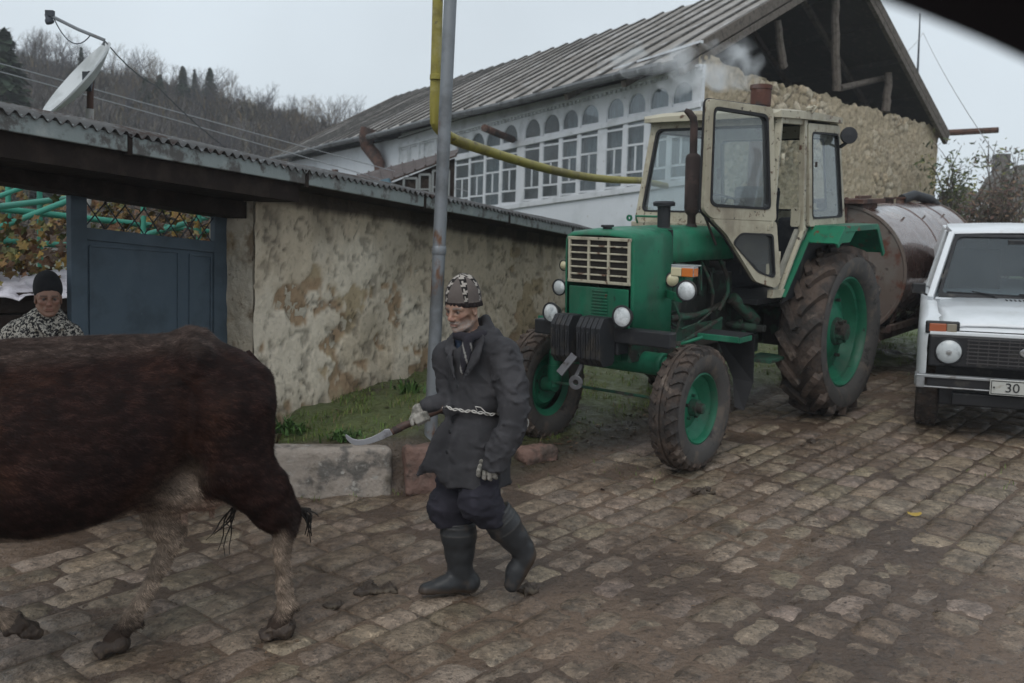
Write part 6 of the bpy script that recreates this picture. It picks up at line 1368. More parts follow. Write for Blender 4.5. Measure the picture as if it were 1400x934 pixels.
# front: dark grille panel, lamps
mb = MB(); mb.box((.012, 0, .715), (.035, 1.50, .265)); cadd('grille_panel', mb, M_cb, bevel=.02)
mb = MB()
for k in range(7): mb.bar((.034, -.46, .625+.031*k), (.034, .46, .625+.031*k), .010, .008)
for k in range(13): mb.bar((.031, -.45+.075*k, .61), (.031, -.45+.075*k, .825), .008, .006)
cadd('grille', mb, mat('grille_bar', (.06, .055, .055), .4))
mb = MB(); mb.box((.01, 0, .862), (.03, 1.50, .035)); cadd('nose_panel', mb, M_cw, bevel=.008)
for s_ in (-1, 1):
    mb = MB(); c = Vector((.030, .595*s_, .712)); mb.lathe([(.108, -.01), (.112, .004), (.103, .012), (.096, .002)], c, (1, 0, 0), 32); o = cadd('headlight', mb, M_cb); mb = MB(); mb.lathe([(.098, .002), (.075, .02), (.04, .030), (.0001, .034)], c, (1, 0, 0), 32); obj('lens', mb, M_lens, o); mb = MB(); mb.lathe([(.02, .0), (.02, .012), (.0001, .014)], c+Vector((.03, 0, 0)), (1, 0, 0), 14); obj('bulb_shield', mb, M_chrome, o)
    mb = MB(); mb.box((-.005, .655*s_, .905), (.05, .26, .105)); o = cadd('indicator', mb, M_cb, bevel=.014); mb = MB(); mb.box((.019, .69*s_, .905), (.012, .13, .068)); obj('amber_lens', mb, mat('faded_amber_lens', (.36, .10, .045), .3, coat=.4), o, bevel=.005); mb = MB(); mb.box((.019, .585*s_, .905), (.012, .075, .068)); obj('clear_lens', mb, mat('dull_clear_lens', (.25, .22, .17), .3, coat=.4), o, bevel=.005)
mb = MB(); mb.box((.10, 0, .472), (.05, 1.50, .075)); o = cadd('bumper', mb, M_cb, bevel=.008)
mb = MB(); mb.box((.115, 0, .517), (.06, 1.66, .022)); mb.box((.115, 0, .428), (.05, 1.60, .012)); obj('bright_trim', mb, M_bump, o, bevel=.004)
for s_ in (-1, 1): mb = MB(); mb.box((.11, .80*s_, .472), (.07, .07, .11)); mb.box((.02, .83*s_, .472), (.2, .03, .095)); ob = obj('bumper_end', mb, M_bump, o, bevel=.01)
mb = MB(); mb.box((.05, 0, .33), (.06, 1.1, .1)); mb.box((-.25, 0, .34), (.5, 1.3, .16)); mb.tube([(.0, -.55, .30), (.0, .55, .30)], .03, 8); cadd('front_subframe', mb, M_cb, bevel=.01)
# number plate
M_plate = mat('dirty_plate_white', (.45, .45, .42), .5, layers=[((.28, .25, .2), 9, .55, .68)]); mb = MB(); mb.box((.155, -.05+.04, .465), (.012, .54, .125)); pl = cadd('number_plate', mb, M_plate, bevel=.003)
mb = MB(); y0, y1, z0, z1 = -.272, .252, .410, .520; mb.ring([(.162, y0, z0), (.162, y1, z0), (.162, y1, z1), (.162, y0, z1)], [(.162, y0+.006, z0+.006), (.162, y1-.006, z0+.006), (.162, y1-.006, z1-.006), (.162, y0+.006, z1-.006)], (.001, 0, 0)); obj('plate_border', mb, M_cb, pl)
fc = bpy.data.curves.new('plate_text', 'FONT'); fc.body = '30  UM 547'; fc.size = .105; fc.extrude = .0008; fc.align_x = 'CENTER'; fc.align_y = 'CENTER'
fc.body = '30 UM'; to = bpy.data.objects.new('plate_text_curve', fc); COL.objects.link(to); bpy.context.view_layer.update(); tm = bpy.data.meshes.new_from_object(to.evaluated_get(bpy.context.evaluated_depsgraph_get())); bpy.data.objects.remove(to)
tm.transform(Matrix(((0, 0, 1, .1645), (1, 0, 0, -.02), (0, 1, 0, .463), (0, 0, 0, 1))) @ Matrix.Diagonal((1.05, 1, 1, 1))); tm.materials.clear(); obj('plate_text', tm, M_cb, pl)
mb = MB(); mb.tube([(.165, -.25, .465), (.17, -.25, .465)], .008, 8); mb.tube([(.165, .23, .465), (.17, .23, .465)], .008, 8); obj('plate_screw', mb, M_cb, pl)
# oval badge with a sailing-boat mark
mb = MB(); mb.lathe([(.0001, .008), (.052, .006), (.058, .0), (.058, -.008)], (0, 0, 0), (1, 0, 0), 28); bd = cadd('badge', mb, M_chrome); bd.location = (.045, 0, .735); bd.scale = (1, 1.35, .72)
mb = MB(); mb.tube([(.009, -.028, -.022), (.009, -.005, -.03), (.009, .025, -.012), (.009, .028, .0)], .006, 6); mb.tube([(.009, -.024, -.02), (.009, .0, .034), (.009, .02, -.014)], .005, 6); obj('boat_mark', mb, M_cb, bd)
# wheels, arches, mirrors
for (X, s_) in ((-.54, -1), (-.54, 1), (-2.85, -1), (-2.85, 1)):
    c = (X, .735*s_, .345-.027); mb = MB(); mb.lathe([(.20, -.085), (.30, -.095), (.335, -.075), (.345, -.03), (.345, .03), (.335, .075), (.30, .095), (.20, .085)], c, (0, 1, 0), 40)
    for k in range(44):
        for y in (-.06, -.02, .02, .06): a = 2*PI*(k+.5*(y > 0))/44; mb.box((c[0]+math.sin(a)*.347, c[1]+y, c[2]+math.cos(a)*.347), (.026, .03, .012), rot=(0, a, 0))
    t = cadd('wheel', mb, M_tyre); mb = MB(); mb.lathe([(.205, .07*s_), (.17, .05*s_), (.10, .07*s_), (.06, .09*s_), (.0001, .095*s_)], c, (0, 1, 0), 28); obj('rim', mb, M_bump, t)
mb = MB(); mb.box((-.62, 0, .60), (.9, 1.36, .40)); mb.box((-2.0, 0, .46), (3.2, 1.36, .2)); cadd('underbody', mb, M_cb)
for s_ in (-1, 1): mb = MB(); mb.box((-1.24, .86*s_, 1.10), (.04, .12, .10)); mb.bar((-1.22, .78*s_, 1.04), (-1.23, .84*s_, 1.07), .02, .02); cadd('wing_mirror', mb, M_cb, bevel=.012)
mb = MB(); mb.box((-1.28, 0, 1.0), (.32, 1.3, .10)); mb.box((-2.2, .36, 1.15), (.14, .48, .55), rot=(0, -.15, 0)); mb.box((-2.2, -.36, 1.15), (.14, .48, .55), rot=(0, -.15, 0)); mb.box((-2.25, .36, 1.46), (.09, .24, .16)); mb.box((-2.25, -.36, 1.46), (.09, .24, .16)); cadd('dashboard_and_seats', mb, M_cb, bevel=.03)
mb = MB(); mb.box((-1.62, 0, 1.52), (.02, .22, .06)); cadd('rear_view_mirror', mb, M_cb, bevel=.01)
mb = MB(); c = Vector((-1.45, .36, 1.12)); mb.tube([c+Vector((.07*math.sin(a), .17*math.cos(a), .15*math.sin(a))) for a in np.linspace(0, 2*PI, 24, endpoint=False)], .012, 6, closed=True); cadd('steering_wheel', mb, M_cb)
# ================================================================== COW
CWM = frame(-1.45, 4.52, -.85, -.53)
cow = empty('cow', None, CWM); tag(cow, 'dark brown cow with pale muddy lower legs walking left, close to the camera', 'cow')
s = SDF((-.75, -.50, -.08), (2.35, .50, 1.75), .0125)
Ce = s.ell
Ce((.55, 0, 1.05), (.66, .335, .375), .10); Ce((.62, 0, .93), (.50, .34, .27), .10); Ce((1.10, 0, 1.05), (.42, .28, .37), .10); Ce((.05, 0, 1.17), (.42, .235, .25), .10); Ce((1.28, 0, .98), (.22, .22, .30), .10)
s.cone((-.10, 0, 1.40), (.9, 0, 1.425), .055, .06, .10); s.cone((.9, 0, 1.42), (1.25, 0, 1.44), .07, .06, .10)
Ce((-.17, 0, 1.14), (.225, .20, .22), .08)
for q in (1, -1):
    s.cone((-.06, .12*q, 1.375), (.0, .165*q, 1.315), .040, .036, .10)                        # hook bones
    s.cone((-.05, .0, 1.41), (-.04, .15*q, 1.365), .04, .04, .08)
    s.cone((-.335, .075*q, 1.225), (-.31, .09*q, 1.20), .045, .05, .05)                        # pin bones
    s.cone((-.02, .155*q, 1.32), (-.325, .09*q, 1.23), .035, .035, .08)
    Ce((1.28, .22*q, 1.06), (.18, .10, .26), .08)                                            # shoulder
# near hind leg, trailing
s.cone((-.16, .13, 1.10), (-.17, .165, .88), .20, .148, .09); s.cone((-.21, .12, 1.10), (-.25, .15, .84), .145, .105, .08)
s.chain([(-.18, .165, .86), (-.30, .17, .74), (-.36, .17, .62), (-.405, .165, .545)], [.142, .118, .090, .066], .05)
s.chain([(-.30, .165, .82), (-.40, .165, .70), (-.455, .165, .60)], [.07, .038, .030], .04); Ce((-.445, .165, .575), (.035, .03, .045), .03)
s.chain([(-.405, .165, .545), (-.385, .165, .45), (-.39, .165, .25), (-.40, .165, .16)], [.058, .040, .034, .044], .03)
s.chain([(-.40, .165, .15), (-.375, .165, .09), (-.35, .165, .05)], [.044, .040, .048], .02); Ce((-.44, .165, .135), (.02, .035, .02), .015)
# far hind leg, stepped forward under the belly
s.cone((-.12, -.13, 1.10), (.06, -.16, .86), .19, .15, .09); s.chain([(.06, -.16, .86), (.08, -.16, .72), (.065, -.15, .56), (.045, -.14, .47)], [.150, .128, .085, .060], .05)
s.chain([(.03, -.15, .66), (.005, -.14, .50)], [.04, .030], .04); s.chain([(.045, -.14, .46), (.10, -.13, .36), (.20, -.11, .20), (.25, -.10, .13)], [.050, .038, .033, .042], .03)
s.chain([(.25, -.10, .13), (.30, -.095, .08), (.335, -.09, .045)], [.042, .040, .047], .02); Ce((.215, -.10, .10), (.02, .035, .02), .015)
# near fore leg (planted ahead), far fore leg lifted and folded
s.chain([(1.30, .20, 1.0), (1.26, .20, .78), (1.28, .19, .55), (1.32, .18, .42)], [.15, .11, .070, .062], .07); s.chain([(1.32, .18, .42), (1.36, .18, .22), (1.37, .18, .13), (1.41, .18, .05)], [.052, .038, .044, .050], .03)
s.chain([(1.22, -.17, 1.0), (1.16, -.17, .80), (1.08, -.17, .62), (1.00, -.15, .44)], [.15, .10, .066, .058], .07); s.chain([(1.00, -.15, .44), (.88, -.13, .34), (.76, -.12, .25), (.72, -.12, .22)], [.052, .036, .040, .042], .03)
# udder and teats
Ce((-.06, .03, .765), (.17, .135, .125), .05); s.cone((.10, .05, .76), (.30, .04, .74), .09, .05, .08)
for x, y in ((.02, .07), (-.10, .075), (.02, -.05), (-.10, -.05)): s.cone((x, y, .68), (x+.01, y, .615), .017, .013, .015)
# neck, head (mostly out of the frame to the left)
s.chain([(1.25, 0, 1.22), (1.55, 0, 1.28), (1.78, 0, 1.36)], [.27, .19, .14], .10); s.chain([(1.25, 0, .98), (1.5, 0, 1.04), (1.72, 0, 1.22)], [.16, .10, .06], .10)
s.chain([(1.82, 0, 1.40), (1.98, 0, 1.30), (2.16, 0, 1.13)], [.125, .095, .075], .05); Ce((2.18, 0, 1.11), (.075, .08, .06), .03)
for q in (1, -1): s.cone((1.80, .08*q, 1.42), (1.74, .24*q, 1.40), .03, .045, .03, flat=((1, 0, 0), .4)); Ce((1.96, .085*q, 1.35), (.025, .018, .02), .01); s.cone((1.86, .05*q, 1.48), (1.86, .14*q, 1.60), .028, .010, .02)
# muscle and rib relief
def cowrel(x, y, z):
    side = sstep(.10, .2, np.abs(y))*sstep(.55, .75, z); rib = np.sin((x*1.0-.12*z)*34)*.004*side*sstep(.35, .5, x)*(1-sstep(1.0, 1.15, x))
    m = (fbm(x*5, y*5, z*5, s=201)-.5)*.035*sstep(.45, .6, z)+(fbm(x*16, y*16, z*11, s=202)-.5)*.012
    line = -.014*np.exp(-((x-(.02+.10*(1.15-z)))/.035)**2)*sstep(.75, .9, z)*(1-sstep(1.2, 1.33, z))*sstep(.1, .2, y)   # thigh / flank crease
    return -(rib+m+line)
s.disp(cowrel, .06)
V, Q = s.smooth_net(1)
def cowcol(V):
    x, y, z = V[:, 0], V[:, 1], V[:, 2]; n1 = fbm(x*4, y*4, z*4, s=211)[:, None]; n2 = fbm(x*16, y*16, z*9, s=212)[:, None]
    br = np.array([.022, .0105, .0085]); dk = np.array([.010, .0065, .006]); rd = np.array([.036, .0165, .0115]); c = br*(1-sstep(.5, .65, n1))+rd*sstep(.5, .65, n1); c = c*(1-sstep(.45, .6, n2)*.45)+dk*sstep(.45, .6, n2)*.45
    top = sstep(1.36, 1.44, z)[:, None]; c = c*(1-top*.7)+np.array([.055, .040, .034])*top*.8  # sheen along hips and back painted into the hide colour
    pale = np.array([.26, .20, .155]); n3 = fbm(x*9, y*9, z*9, s=213)
    leg = (z < .50+.10*(n3-.5)) ; w_ = 1-sstep(.46, .56, z+.22*(n3-.5)-.04*(x > .3)); w_ = w_*(np.abs(x-.6) > 0)
    bel = (1-sstep(.68, .735, z+.10*(n3-.5)))*sstep(-.25, -.1, x)*(1-sstep(1.0, 1.1, x))*(1-sstep(.16, .24, np.abs(y)))
    udd = np.exp(-((x+.05)/.17)**2-((z-.73)/.12)**2)*(y < .15+.1*(x > -.02))*1.3*(x > -.2); groin = np.exp(-((x+.0)/.03)**2-((z-.84)/.07)**2)*(y > .08)*.6
    far = ((y < -.04) & (x < .5) & (z < .68))*1.0
    w_ = np.clip(np.maximum.reduce([w_, bel, udd, groin, far]), 0, 1)[:, None]; c = c*(1-w_)+pale*(.75+.4*n2)*w_
    pk = np.clip(np.exp(-((x+.05)/.13)**2-((z-.66)/.07)**2)*(np.abs(y-.02) < .14)*.7, 0, 1)[:, None]; c = c*(1-pk)+np.array([.22, .13, .10])*pk
    hockm = (np.exp(-((x+.43)/.05)**2-((z-.56)/.09)**2)*sstep(.4, .55, n3+.1))[:, None]; c = c*(1-hockm)+np.array([.03, .02, .017])*hockm
    mud = (1-sstep(.09, .20, z+.14*(n3-.5)))[:, None]; mud2 = np.maximum(mud, (sstep(.60, .68, n3)*(1-sstep(.4, .62, z)))[:, None]*.5); c = c*(1-mud2)+np.array([.040, .028, .022])*mud2
    return c
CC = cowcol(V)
# hair: fine flat slivers lying along the coat, so that the outline and the sheen read as fur
def furcards(V, Q, C, n, ln, wd, seed, flow):
    R_ = np.random.default_rng(seed); A, B, D, E_ = V[Q[:, 0]], V[Q[:, 1]], V[Q[:, 2]], V[Q[:, 3]]; N = np.cross(D-A, E_-B); ar = np.linalg.norm(N, axis=1); N = N/np.maximum(ar, 1e-12)[:, None]
    k = R_.choice(len(Q), n, p=ar/ar.sum()); u, v = R_.uniform(0, 1, (2, n, 1)); P = (A[k]*(1-u)+B[k]*u)*(1-v)+(E_[k]*(1-u)+D[k]*u)*v; Nn = N[k]; f = flow(P)+R_.normal(0, .22, (n, 3)); f = f-Nn*(f*Nn).sum(1, keepdims=True); f /= np.linalg.norm(f, axis=1, keepdims=True)+1e-9
    sd_ = np.cross(Nn, f); L_ = (ln*R_.uniform(.5, 1.3, (n, 1))); W = wd*R_.uniform(.7, 1.3, (n, 1)); b0 = P-Nn*.002
    T = np.stack([b0-sd_*W, b0+sd_*W, P+f*L_+Nn*L_*R_.uniform(.10, .34, (n, 1))], 1); return T.reshape(-1, 3), np.repeat(C[Q[k, 0]]*R_.uniform(.35, 1.5, (n, 1))*(.70+1.1*sstep(.40, .68, fbm(P[:, 0]*26, P[:, 1]*26, P[:, 2]*70, s=77))[:, None]), 3, axis=0)
def cowflow(P):
    x, y, z = P.T; a = fbm(x*3, y*3, z*3, s=221)-.5; return np.stack([-.9+a*1.2, 0*x, -.55-.8*sstep(1.0, .6, z)+a], 1)
M_hide = mat('cow_hide', attr=True, rough=.75, bump=[(45, .8, .010, (.35, .35, 1.2))], spec=.05); M_fur = mat('cow_hair', attr=True, rough=.5, spec=.07)
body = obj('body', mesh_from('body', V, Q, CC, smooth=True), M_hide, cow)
mk = V[Q[:, 0]][:, 2] > .10; Qf = Q[mk & (V[Q[:, 0]][:, 0] < 1.7)]
FV, FC = furcards(V, Qf, CC, 300000, .026, .0013, 3, cowflow); obj('coat_hair', mesh_from('coat_hair', FV, np.arange(len(FV)).reshape(-1, 3), FC), M_fur, cow)
# cloven muddy hooves
M_hoof = mat('muddy_hoof', (.045, .032, .025), .6, layers=[((.085, .062, .046), 22, .48, .62)], bump=[(40, .8, .008)])
for i, (c, d, tip) in enumerate([((-.35, .165, .035), (1, 0, -.1), 0), ((.335, -.09, .03), (1, 0, -.1), 0), ((1.42, .18, .035), (1, 0, 0), 0), ((.70, -.12, .195), (-.80, 0, -.45), 1)]):
    s = SDF((c[0]-.15, c[1]-.12, c[2]-.12), (c[0]+.15, c[1]+.12, c[2]+.14), .008); f = np.array(d, float); f /= np.linalg.norm(f); cc = np.array(c)
    for q in (-1, 1): s.cone(cc-f*.02+[0, .022*q, .015], cc+f*.06+[0, .024*q, -.005], .040, .024, .01)
    s.ell(cc-f*.03, (.05, .052, .04), .02); s.disp(lambda x, y, z: (fbm(x*30, y*30, z*30, s=230+i)-.5)*.055); 
    if not tip: s.plane((0, 0, -.012), (0, 0, -1))
    V2, Q2 = s.net(); obj('hoof', mesh_from('hoof', V2, Q2, smooth=True), M_hoof, cow)
# tail: hangs behind the near thigh, switch showing on both sides of the hock in muddy strands
mb = MB(); mb.tube([(-.30, .0, 1.33), (-.385, .0, 1.24), (-.40, .0, 1.0), (-.385, .02, .8), (-.37, .03, .68)], [.035, .028, .022, .018, .015], 10); tl = obj('tail', mb, M_hide, cow); setcol(tl.data, lambda V: np.repeat(np.array([[.022, .012, .010]]), len(V), 0))
M_switch = mat('matted_tail_hair', (.016, .012, .010), .6); mb = MB(); R_ = random.Random(4)
for k in range(14): a = Vector((-.455, .05, .57)); e = Vector((-.53-.07*R_.random(), .06+.05*R_.random(), .40+.16*R_.random())); m_ = Vector((-.56-.05*R_.random(), .06, .55+.04*R_.random())); mb.tube([a*(1-t)**2+m_*2*t*(1-t)+e*t*t for t in np.linspace(0, 1, 8)], [.0065*(1-.6*t) for t in np.linspace(0, 1, 8)], 5)
obj('tail_switch', mb, M_switch, tl); mb = MB()
for k in range(7): a = Vector((-.28, .02, .70)); e = Vector((-.20+.14*R_.random(), .0+.05*R_.random(), .36+.16*R_.random())); m_ = Vector((-.20+.06*R_.random(), .02, .60-.1*R_.random())); mb.tube([a*(1-t)**2+m_*2*t*(1-t)+e*t*t+Vector((.012*math.sin(9*t+k), 0, 0)) for t in np.linspace(0, 1, 9)], [.006*(1-.7*t) for t in np.linspace(0, 1, 9)], 5)
obj('tail_switch', mb, M_switch, tl)
# ================================================================== PEOPLE
def rotm(f, up=(0, 0, 1)):
    f = Vector(f).normalized(); l = Vector(up).cross(f).normalized(); u = f.cross(l); return Matrix((f, l, u)).transposed()
def head_mesh(M, o, k=1.0, beard=True, female=False, seed=0, neck=True, h=.0035):
    """head in its own frame (x forward, y left, z up), placed by M (3x3) and offset o. Returns verts, quads, colours"""
    s = SDF((-.13, -.11, -.20), (.15, .11, .16), h); e = s.ell
    e((-.012, 0, .035), (.096, .076, .086), .02); e((.025, 0, -.025), (.066, .061, .085), .03); e((.03, 0, .02), (.062, .063, .06), .02)
    for q in (1, -1):
        s.cone((-.015, .052*q, -.055), (.055, .020*q, -.098), .022, .020, .025); e((.055, .043*q, -.024), (.022, .020, .018), .018); s.cone((.082, .008*q, .014), (.070, .050*q, .012), .011, .009, .012)
        e((.088, .031*q, -.004), (.016, .019, .012), .010, mode='-'); e((.040, .050*q, -.060), (.03, .012, .025), .02, mode='-' if k else '+') if beard else None
        e((.0735, .031*q, -.003), (.0125, .0125, .0125), .002); s.cone((.080, .020*q, .0055), (.0775, .043*q, .004), .0048, .004, .003); s.cone((.080, .021*q, -.0115), (.077, .042*q, -.010), .0040, .0035, .004)
        e((-.005, .077*q, -.012), (.018, .009, .031), .006); e((-.001, .083*q, -.010), (.009, .006, .018), .004, mode='-'); e((.097, .0135*q, -.041), (.012, .0085, .008), .005); e((.098, .0125*q, -.0475), (.006, .004, .004), .003, mode='-')
        s.cone((.098, .020*q, -.044), (.078, .036*q, -.078), .003, .003, .006, mode='-')
    s.cone((.084, 0, .012), (.104, 0, -.026), .0085, .011, .010); e((.108, 0, -.036), (.0145, .0135, .0125), .007)
    e((.078, 0, -.066), (.018, .030, .018), .012); s.cone((.094, -.018, -.064), (.094, .018, -.064), .0055, .0055, .004); s.cone((.092, -.015, -.0765), (.092, .015, -.0765), .0065, .0065, .004); s.cone((.103, -.022, -.070), (.103, .022, -.070), .0022, .0022, .002, mode='-')
    e((.070, 0, -.103), (.022, .024, .018), .014)
    if neck: s.cone((-.025, 0, -.06), (-.045, 0, -.22), .052, .058, .03)
    def wr(x, y, z):
        fr = sstep(.02, .06, x); a = (fbm(x*60, y*60, z*60, s=seed)-.5)*.0022*fr; b = np.sin(z*520+fbm(y*30, z*10, s=seed+2)*5)*.0006*sstep(.03, .05, z)*fr; crow = (fbm(x*22, y*22, z*45, s=seed+7)-.5)*.005*fr; return -(a+b+crow)
    s.disp(wr, .02); V, Q = s.smooth_net(1); x, y, z = V.T
    skin = np.array([.29, .175, .125]); red = np.array([.29, .125, .095]); n = fbm(x*25, y*25, z*25, s=seed+3)[:, None]; C = skin*(.85+.3*n)+0*V
    w_ = np.clip(np.exp(-((x-.108)/.02)**2-(y/.02)**2-((z+.035)/.02)**2)+.6*np.exp(-((np.abs(y)-.045)/.018)**2-((z+.028)/.02)**2)*(x > .03), 0, 1)[:, None]; C = C*(1-w_*.7)+red*w_*.7
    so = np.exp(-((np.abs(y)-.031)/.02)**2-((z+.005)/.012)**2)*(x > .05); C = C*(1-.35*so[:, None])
    ey = ((np.hypot(np.hypot(x-.0735, np.abs(y)-.031), z+.003) < .0135) & (x > .078))[:, None]*1.0; C = C*(1-ey)+np.array([.12, .10, .09])*ey; ir = ((np.hypot(np.abs(y)-.031, z+.003) < .0055) & (x > .08))[:, None]*1.0; C = C*(1-ir)+np.array([.03, .02, .018])*ir
    bw = (np.exp(-((z-.0165-.0*np.abs(y))/.005)**2)*(np.abs(np.abs(y)-.033) < .021)*(x > .05))[:, None]; C = C*(1-bw*.8)+(np.array([.16, .15, .14]) if beard else np.array([.05, .04, .035]))*bw*.8
    lp = (np.exp(-((z+.070)/.008)**2)*(np.abs(y) < .023)*(x > .085))[:, None]; C = C*(1-lp*.6)+np.array([.20, .07, .06])*lp*.6
    if beard:
        st = sstep(.50, .62, fbm(x*180, y*180, z*180, s=8)+.1); reg = np.clip(sstep(-.045, -.062, z+.25*np.abs(y)*(x > .0)*.3)*sstep(-.02, .02, x)*(1-.9*np.exp(-((z+.071)/.006)**2)*(np.abs(y) < .022)), 0, 1); b_ = (reg*(.22+.38*st))[:, None]
        C = C*(1-b_)+np.array([.30, .285, .27])*b_; mo = (np.exp(-((z+.056)/.006)**2)*(np.abs(y) < .03)*(x > .07))[:, None]; C = C*(1-mo*.75)+np.array([.09, .08, .075])*mo*.85
    if not beard:
        hr = (sstep(.01, -.02, x)*sstep(-.06, -.03, z))[:, None]; C = C*(1-hr)+np.array([.04, .035, .03])*hr
    W = np.array([M @ Vector(p)*k+Vector(o) for p in V]); return W, Q, C
def join(parts):
    V = []; Q = []; C = []; b = 0
    for v, q, c in parts: V.append(v); Q.append(q+b); C.append(c); b += len(v)
    return np.concatenate(V), np.concatenate(Q), np.concatenate(C)
M_skin = mat('weathered_skin', attr=True, rough=.5, bump=[(220, .25, .0015)], sss=.08, spec=.4)
# ------------------------------------------------------------------ the old man
PM = grd(650, 812); man = empty('person', PM); tag(man, 'old man in knitted hat, dark belted coat and rubber boots, walking with a billhook', 'person')
def pm(px, py, dy=0.): return np.array(at(px, py, PM.y+dy)-PM)
fdir = Vector((-.76, -.65, 0)).normalized(); ldir = Vector((.65, -.76, 0)).normalized(); fl = tuple(fdir)
hc = pm(633, 421, -.05); MH = rotm((-.60, -.78, -.20)); HV, HQ, HC = head_mesh(MH, hc, .96, True, seed=5)
# body under the clothes
s = SDF((-.55, -.5, -.02), (.45, .45, 1.42), .014)
s.chain([pm(652, 480, 0), pm(652, 540, 0), pm(648, 600, 0)], [.10, .095, .10], .05); s.cone(pm(617, 487, .13), pm(690, 487, -.13), .06, .06, .05); s.cone(pm(640, 445, -.01), pm(652, 480, .02), .05, .08, .03)
s.chain([pm(690, 490, -.13), pm(702, 560, -.17), pm(677, 628, -.21), pm(671, 640, -.22)], [.05, .042, .030, .024], .03); s.chain([pm(614, 490, .12), pm(622, 552, .08), pm(590, 560, -.05), pm(582, 562, -.06)], [.048, .040, .026, .022], .03)
s.chain([pm(636, 600, .06), pm(618, 685, -.01), pm(628, 765, .01), pm(628, 785, .01)], [.08, .05, .034, .03], .04); s.chain([pm(662, 600, -.05), pm(662, 680, -.12), pm(708, 742, -.06), pm(714, 755, -.05)], [.08, .05, .034, .03], .04)
BV, BQ = s.net(); V, Q, C = join([(HV, HQ, HC), (BV, BQ, np.repeat(np.array([[.34, .185, .125]]), len(BV), 0))]); obj('body', mesh_from('body', V, Q, C, smooth=True), M_skin, man)
# hat
s = SDF((-.14, -.12, -.06), (.14, .12, .235), .003); s.ell((-.012, 0, .052), (.106, .088, .112), .0); s.ell((-.020, 0, .085), (.084, .072, .095), .03)
for a in np.linspace(0, 2*PI, 24, endpoint=False): 
    c0 = np.array([.097*math.cos(a)-.012, .079*math.sin(a), .026+.014*math.cos(a)-.014]); s.cone(c0, c0+[0, 0, .016], .0105, .0105, .010)
s.plane((0, 0, .010), (.14, 0, -1)); s.disp(lambda x, y, z: (np.sin(np.arctan2(y, x)*60)*.0009*(z < .05)+(fbm(x*14, y*14, z*14, s=4)-.5)*-.012), .02); V, Q = s.smooth_net(1); x, y, z = V.T
a = np.arctan2(y, x+.01); zz = z-.14*x; band = (zz < .034+0*x)
C = np.array([.105, .088, .080])*(1+0*x)[:, None]; 
for a0 in [math.radians(q) for q in (50, -18, 118, 186, 254)]:
    da = (a-a0+PI) % (2*PI)-PI; wpx = da*.088*np.clip((.20-z)/.14, .1, 1); inn = np.abs(wpx) < .0105; row = np.floor((zz-.040)/.0098); colm = np.floor((wpx+.0105)/.0053); on = ((row % 4 == 0) & (colm < 3) & (colm > -1) & (colm != 3)) | ((row % 4 == 1) & (colm >= 1)) | ((row % 4 == 2) & (colm == 1))
    C = np.where(inn[:, None], np.where(on[:, None], np.array([.33, .30, .27]), np.array([.012, .010, .010])), C)
a0 = math.radians(30)
for a0 in ():
    da = a-a0; wpx = da*.10*np.clip((.20-z)/.14, .1, 1); inn = np.abs(wpx) < .012; row = np.floor((zz-.034)/.0105); colm = np.floor((wpx+.012)/.006); on = ((row % 4 == 0) & (colm < 3)) | ((row % 4 == 1) & (colm >= 1)) | ((row % 4 == 2) & (colm == 1)); C = np.where(inn[:, None], np.where(on[:, None], np.array([.33, .30, .27]), np.array([.012, .010, .010])), C)
C = np.where(band[:, None], np.array([.016, .011, .011]), C); kn = (1+.10*np.sin(z*1400)*np.sin(a*150))[:, None]; C = C*kn
W = np.array([MH @ Vector(p)*.955+Vector(hc) for p in V]); M_knit = mat('knitted_wool', attr=True, rough=.95, bump=[(400, .5, .002)]); obj('knitted_hat', mesh_from('knitted_hat', W, Q, C, smooth=True), M_knit, man)
# coat
M_coat = mat('worn_dark_coat', (.034, .033, .036), .72, spec=.2, layers=[((.050, .048, .052), 6, .45, .65), ((.028, .027, .030), 3, .5, .62), ((.10, .095, .09), 60, .70, .76)], bump=[(30, .35, .006), (350, .3, .001)])
s = SDF((-.60, -.50, .30), (.45, .42, 1.55), .0085); F = dict(flat=(fl, .70))
s.cone(pm(650, 492, 0), pm(652, 545, 0), .185, .170, .05, **F); s.cone(pm(652, 545, 0), pm(650, 568, 0), .170, .162, .05, **F); s.chain([pm(650, 572, 0), pm(650, 610, -.01), pm(648, 668, -.02)], [.165, .185, .200], .04, flat=(fl, .94))
s.cone(pm(616, 484, .13), pm(688, 482, -.12), .072, .074, .05); s.cone(pm(644, 462, .0), pm(653, 485, .02), .085, .13, .05)
ARM = SDF((-.60, -.50, .30), (.45, .42, 1.55), .0085); ARM.chain([pm(687, 486, -.12), pm(699, 525, -.16), pm(703, 558, -.20), pm(697, 590, -.22), pm(681, 620, -.235), pm(677, 633, -.24)], [.082, .080, .074, .070, .060, .060], .02)
s.chain([pm(612, 488, .12), pm(617, 525, .11), pm(621, 552, .07), pm(603, 556, .0), pm(585, 557, -.06)], [.082, .075, .066, .060, .048], .03)
s.chain([pm(616, 562, -.12), pm(603, 602, -.15), pm(591, 636, -.16)], [.042, .044, .042], .03, flat=((.3, -1, 0), .38)); s.cone(pm(591, 632, -.16), pm(572, 648, -.15), .036, .012, .02, flat=((.3, -1, 0), .38)); s.cone(pm(598, 630, -.16), pm(606, 652, -.16), .045, .035, .02, flat=((.3, -1, 0), .38))
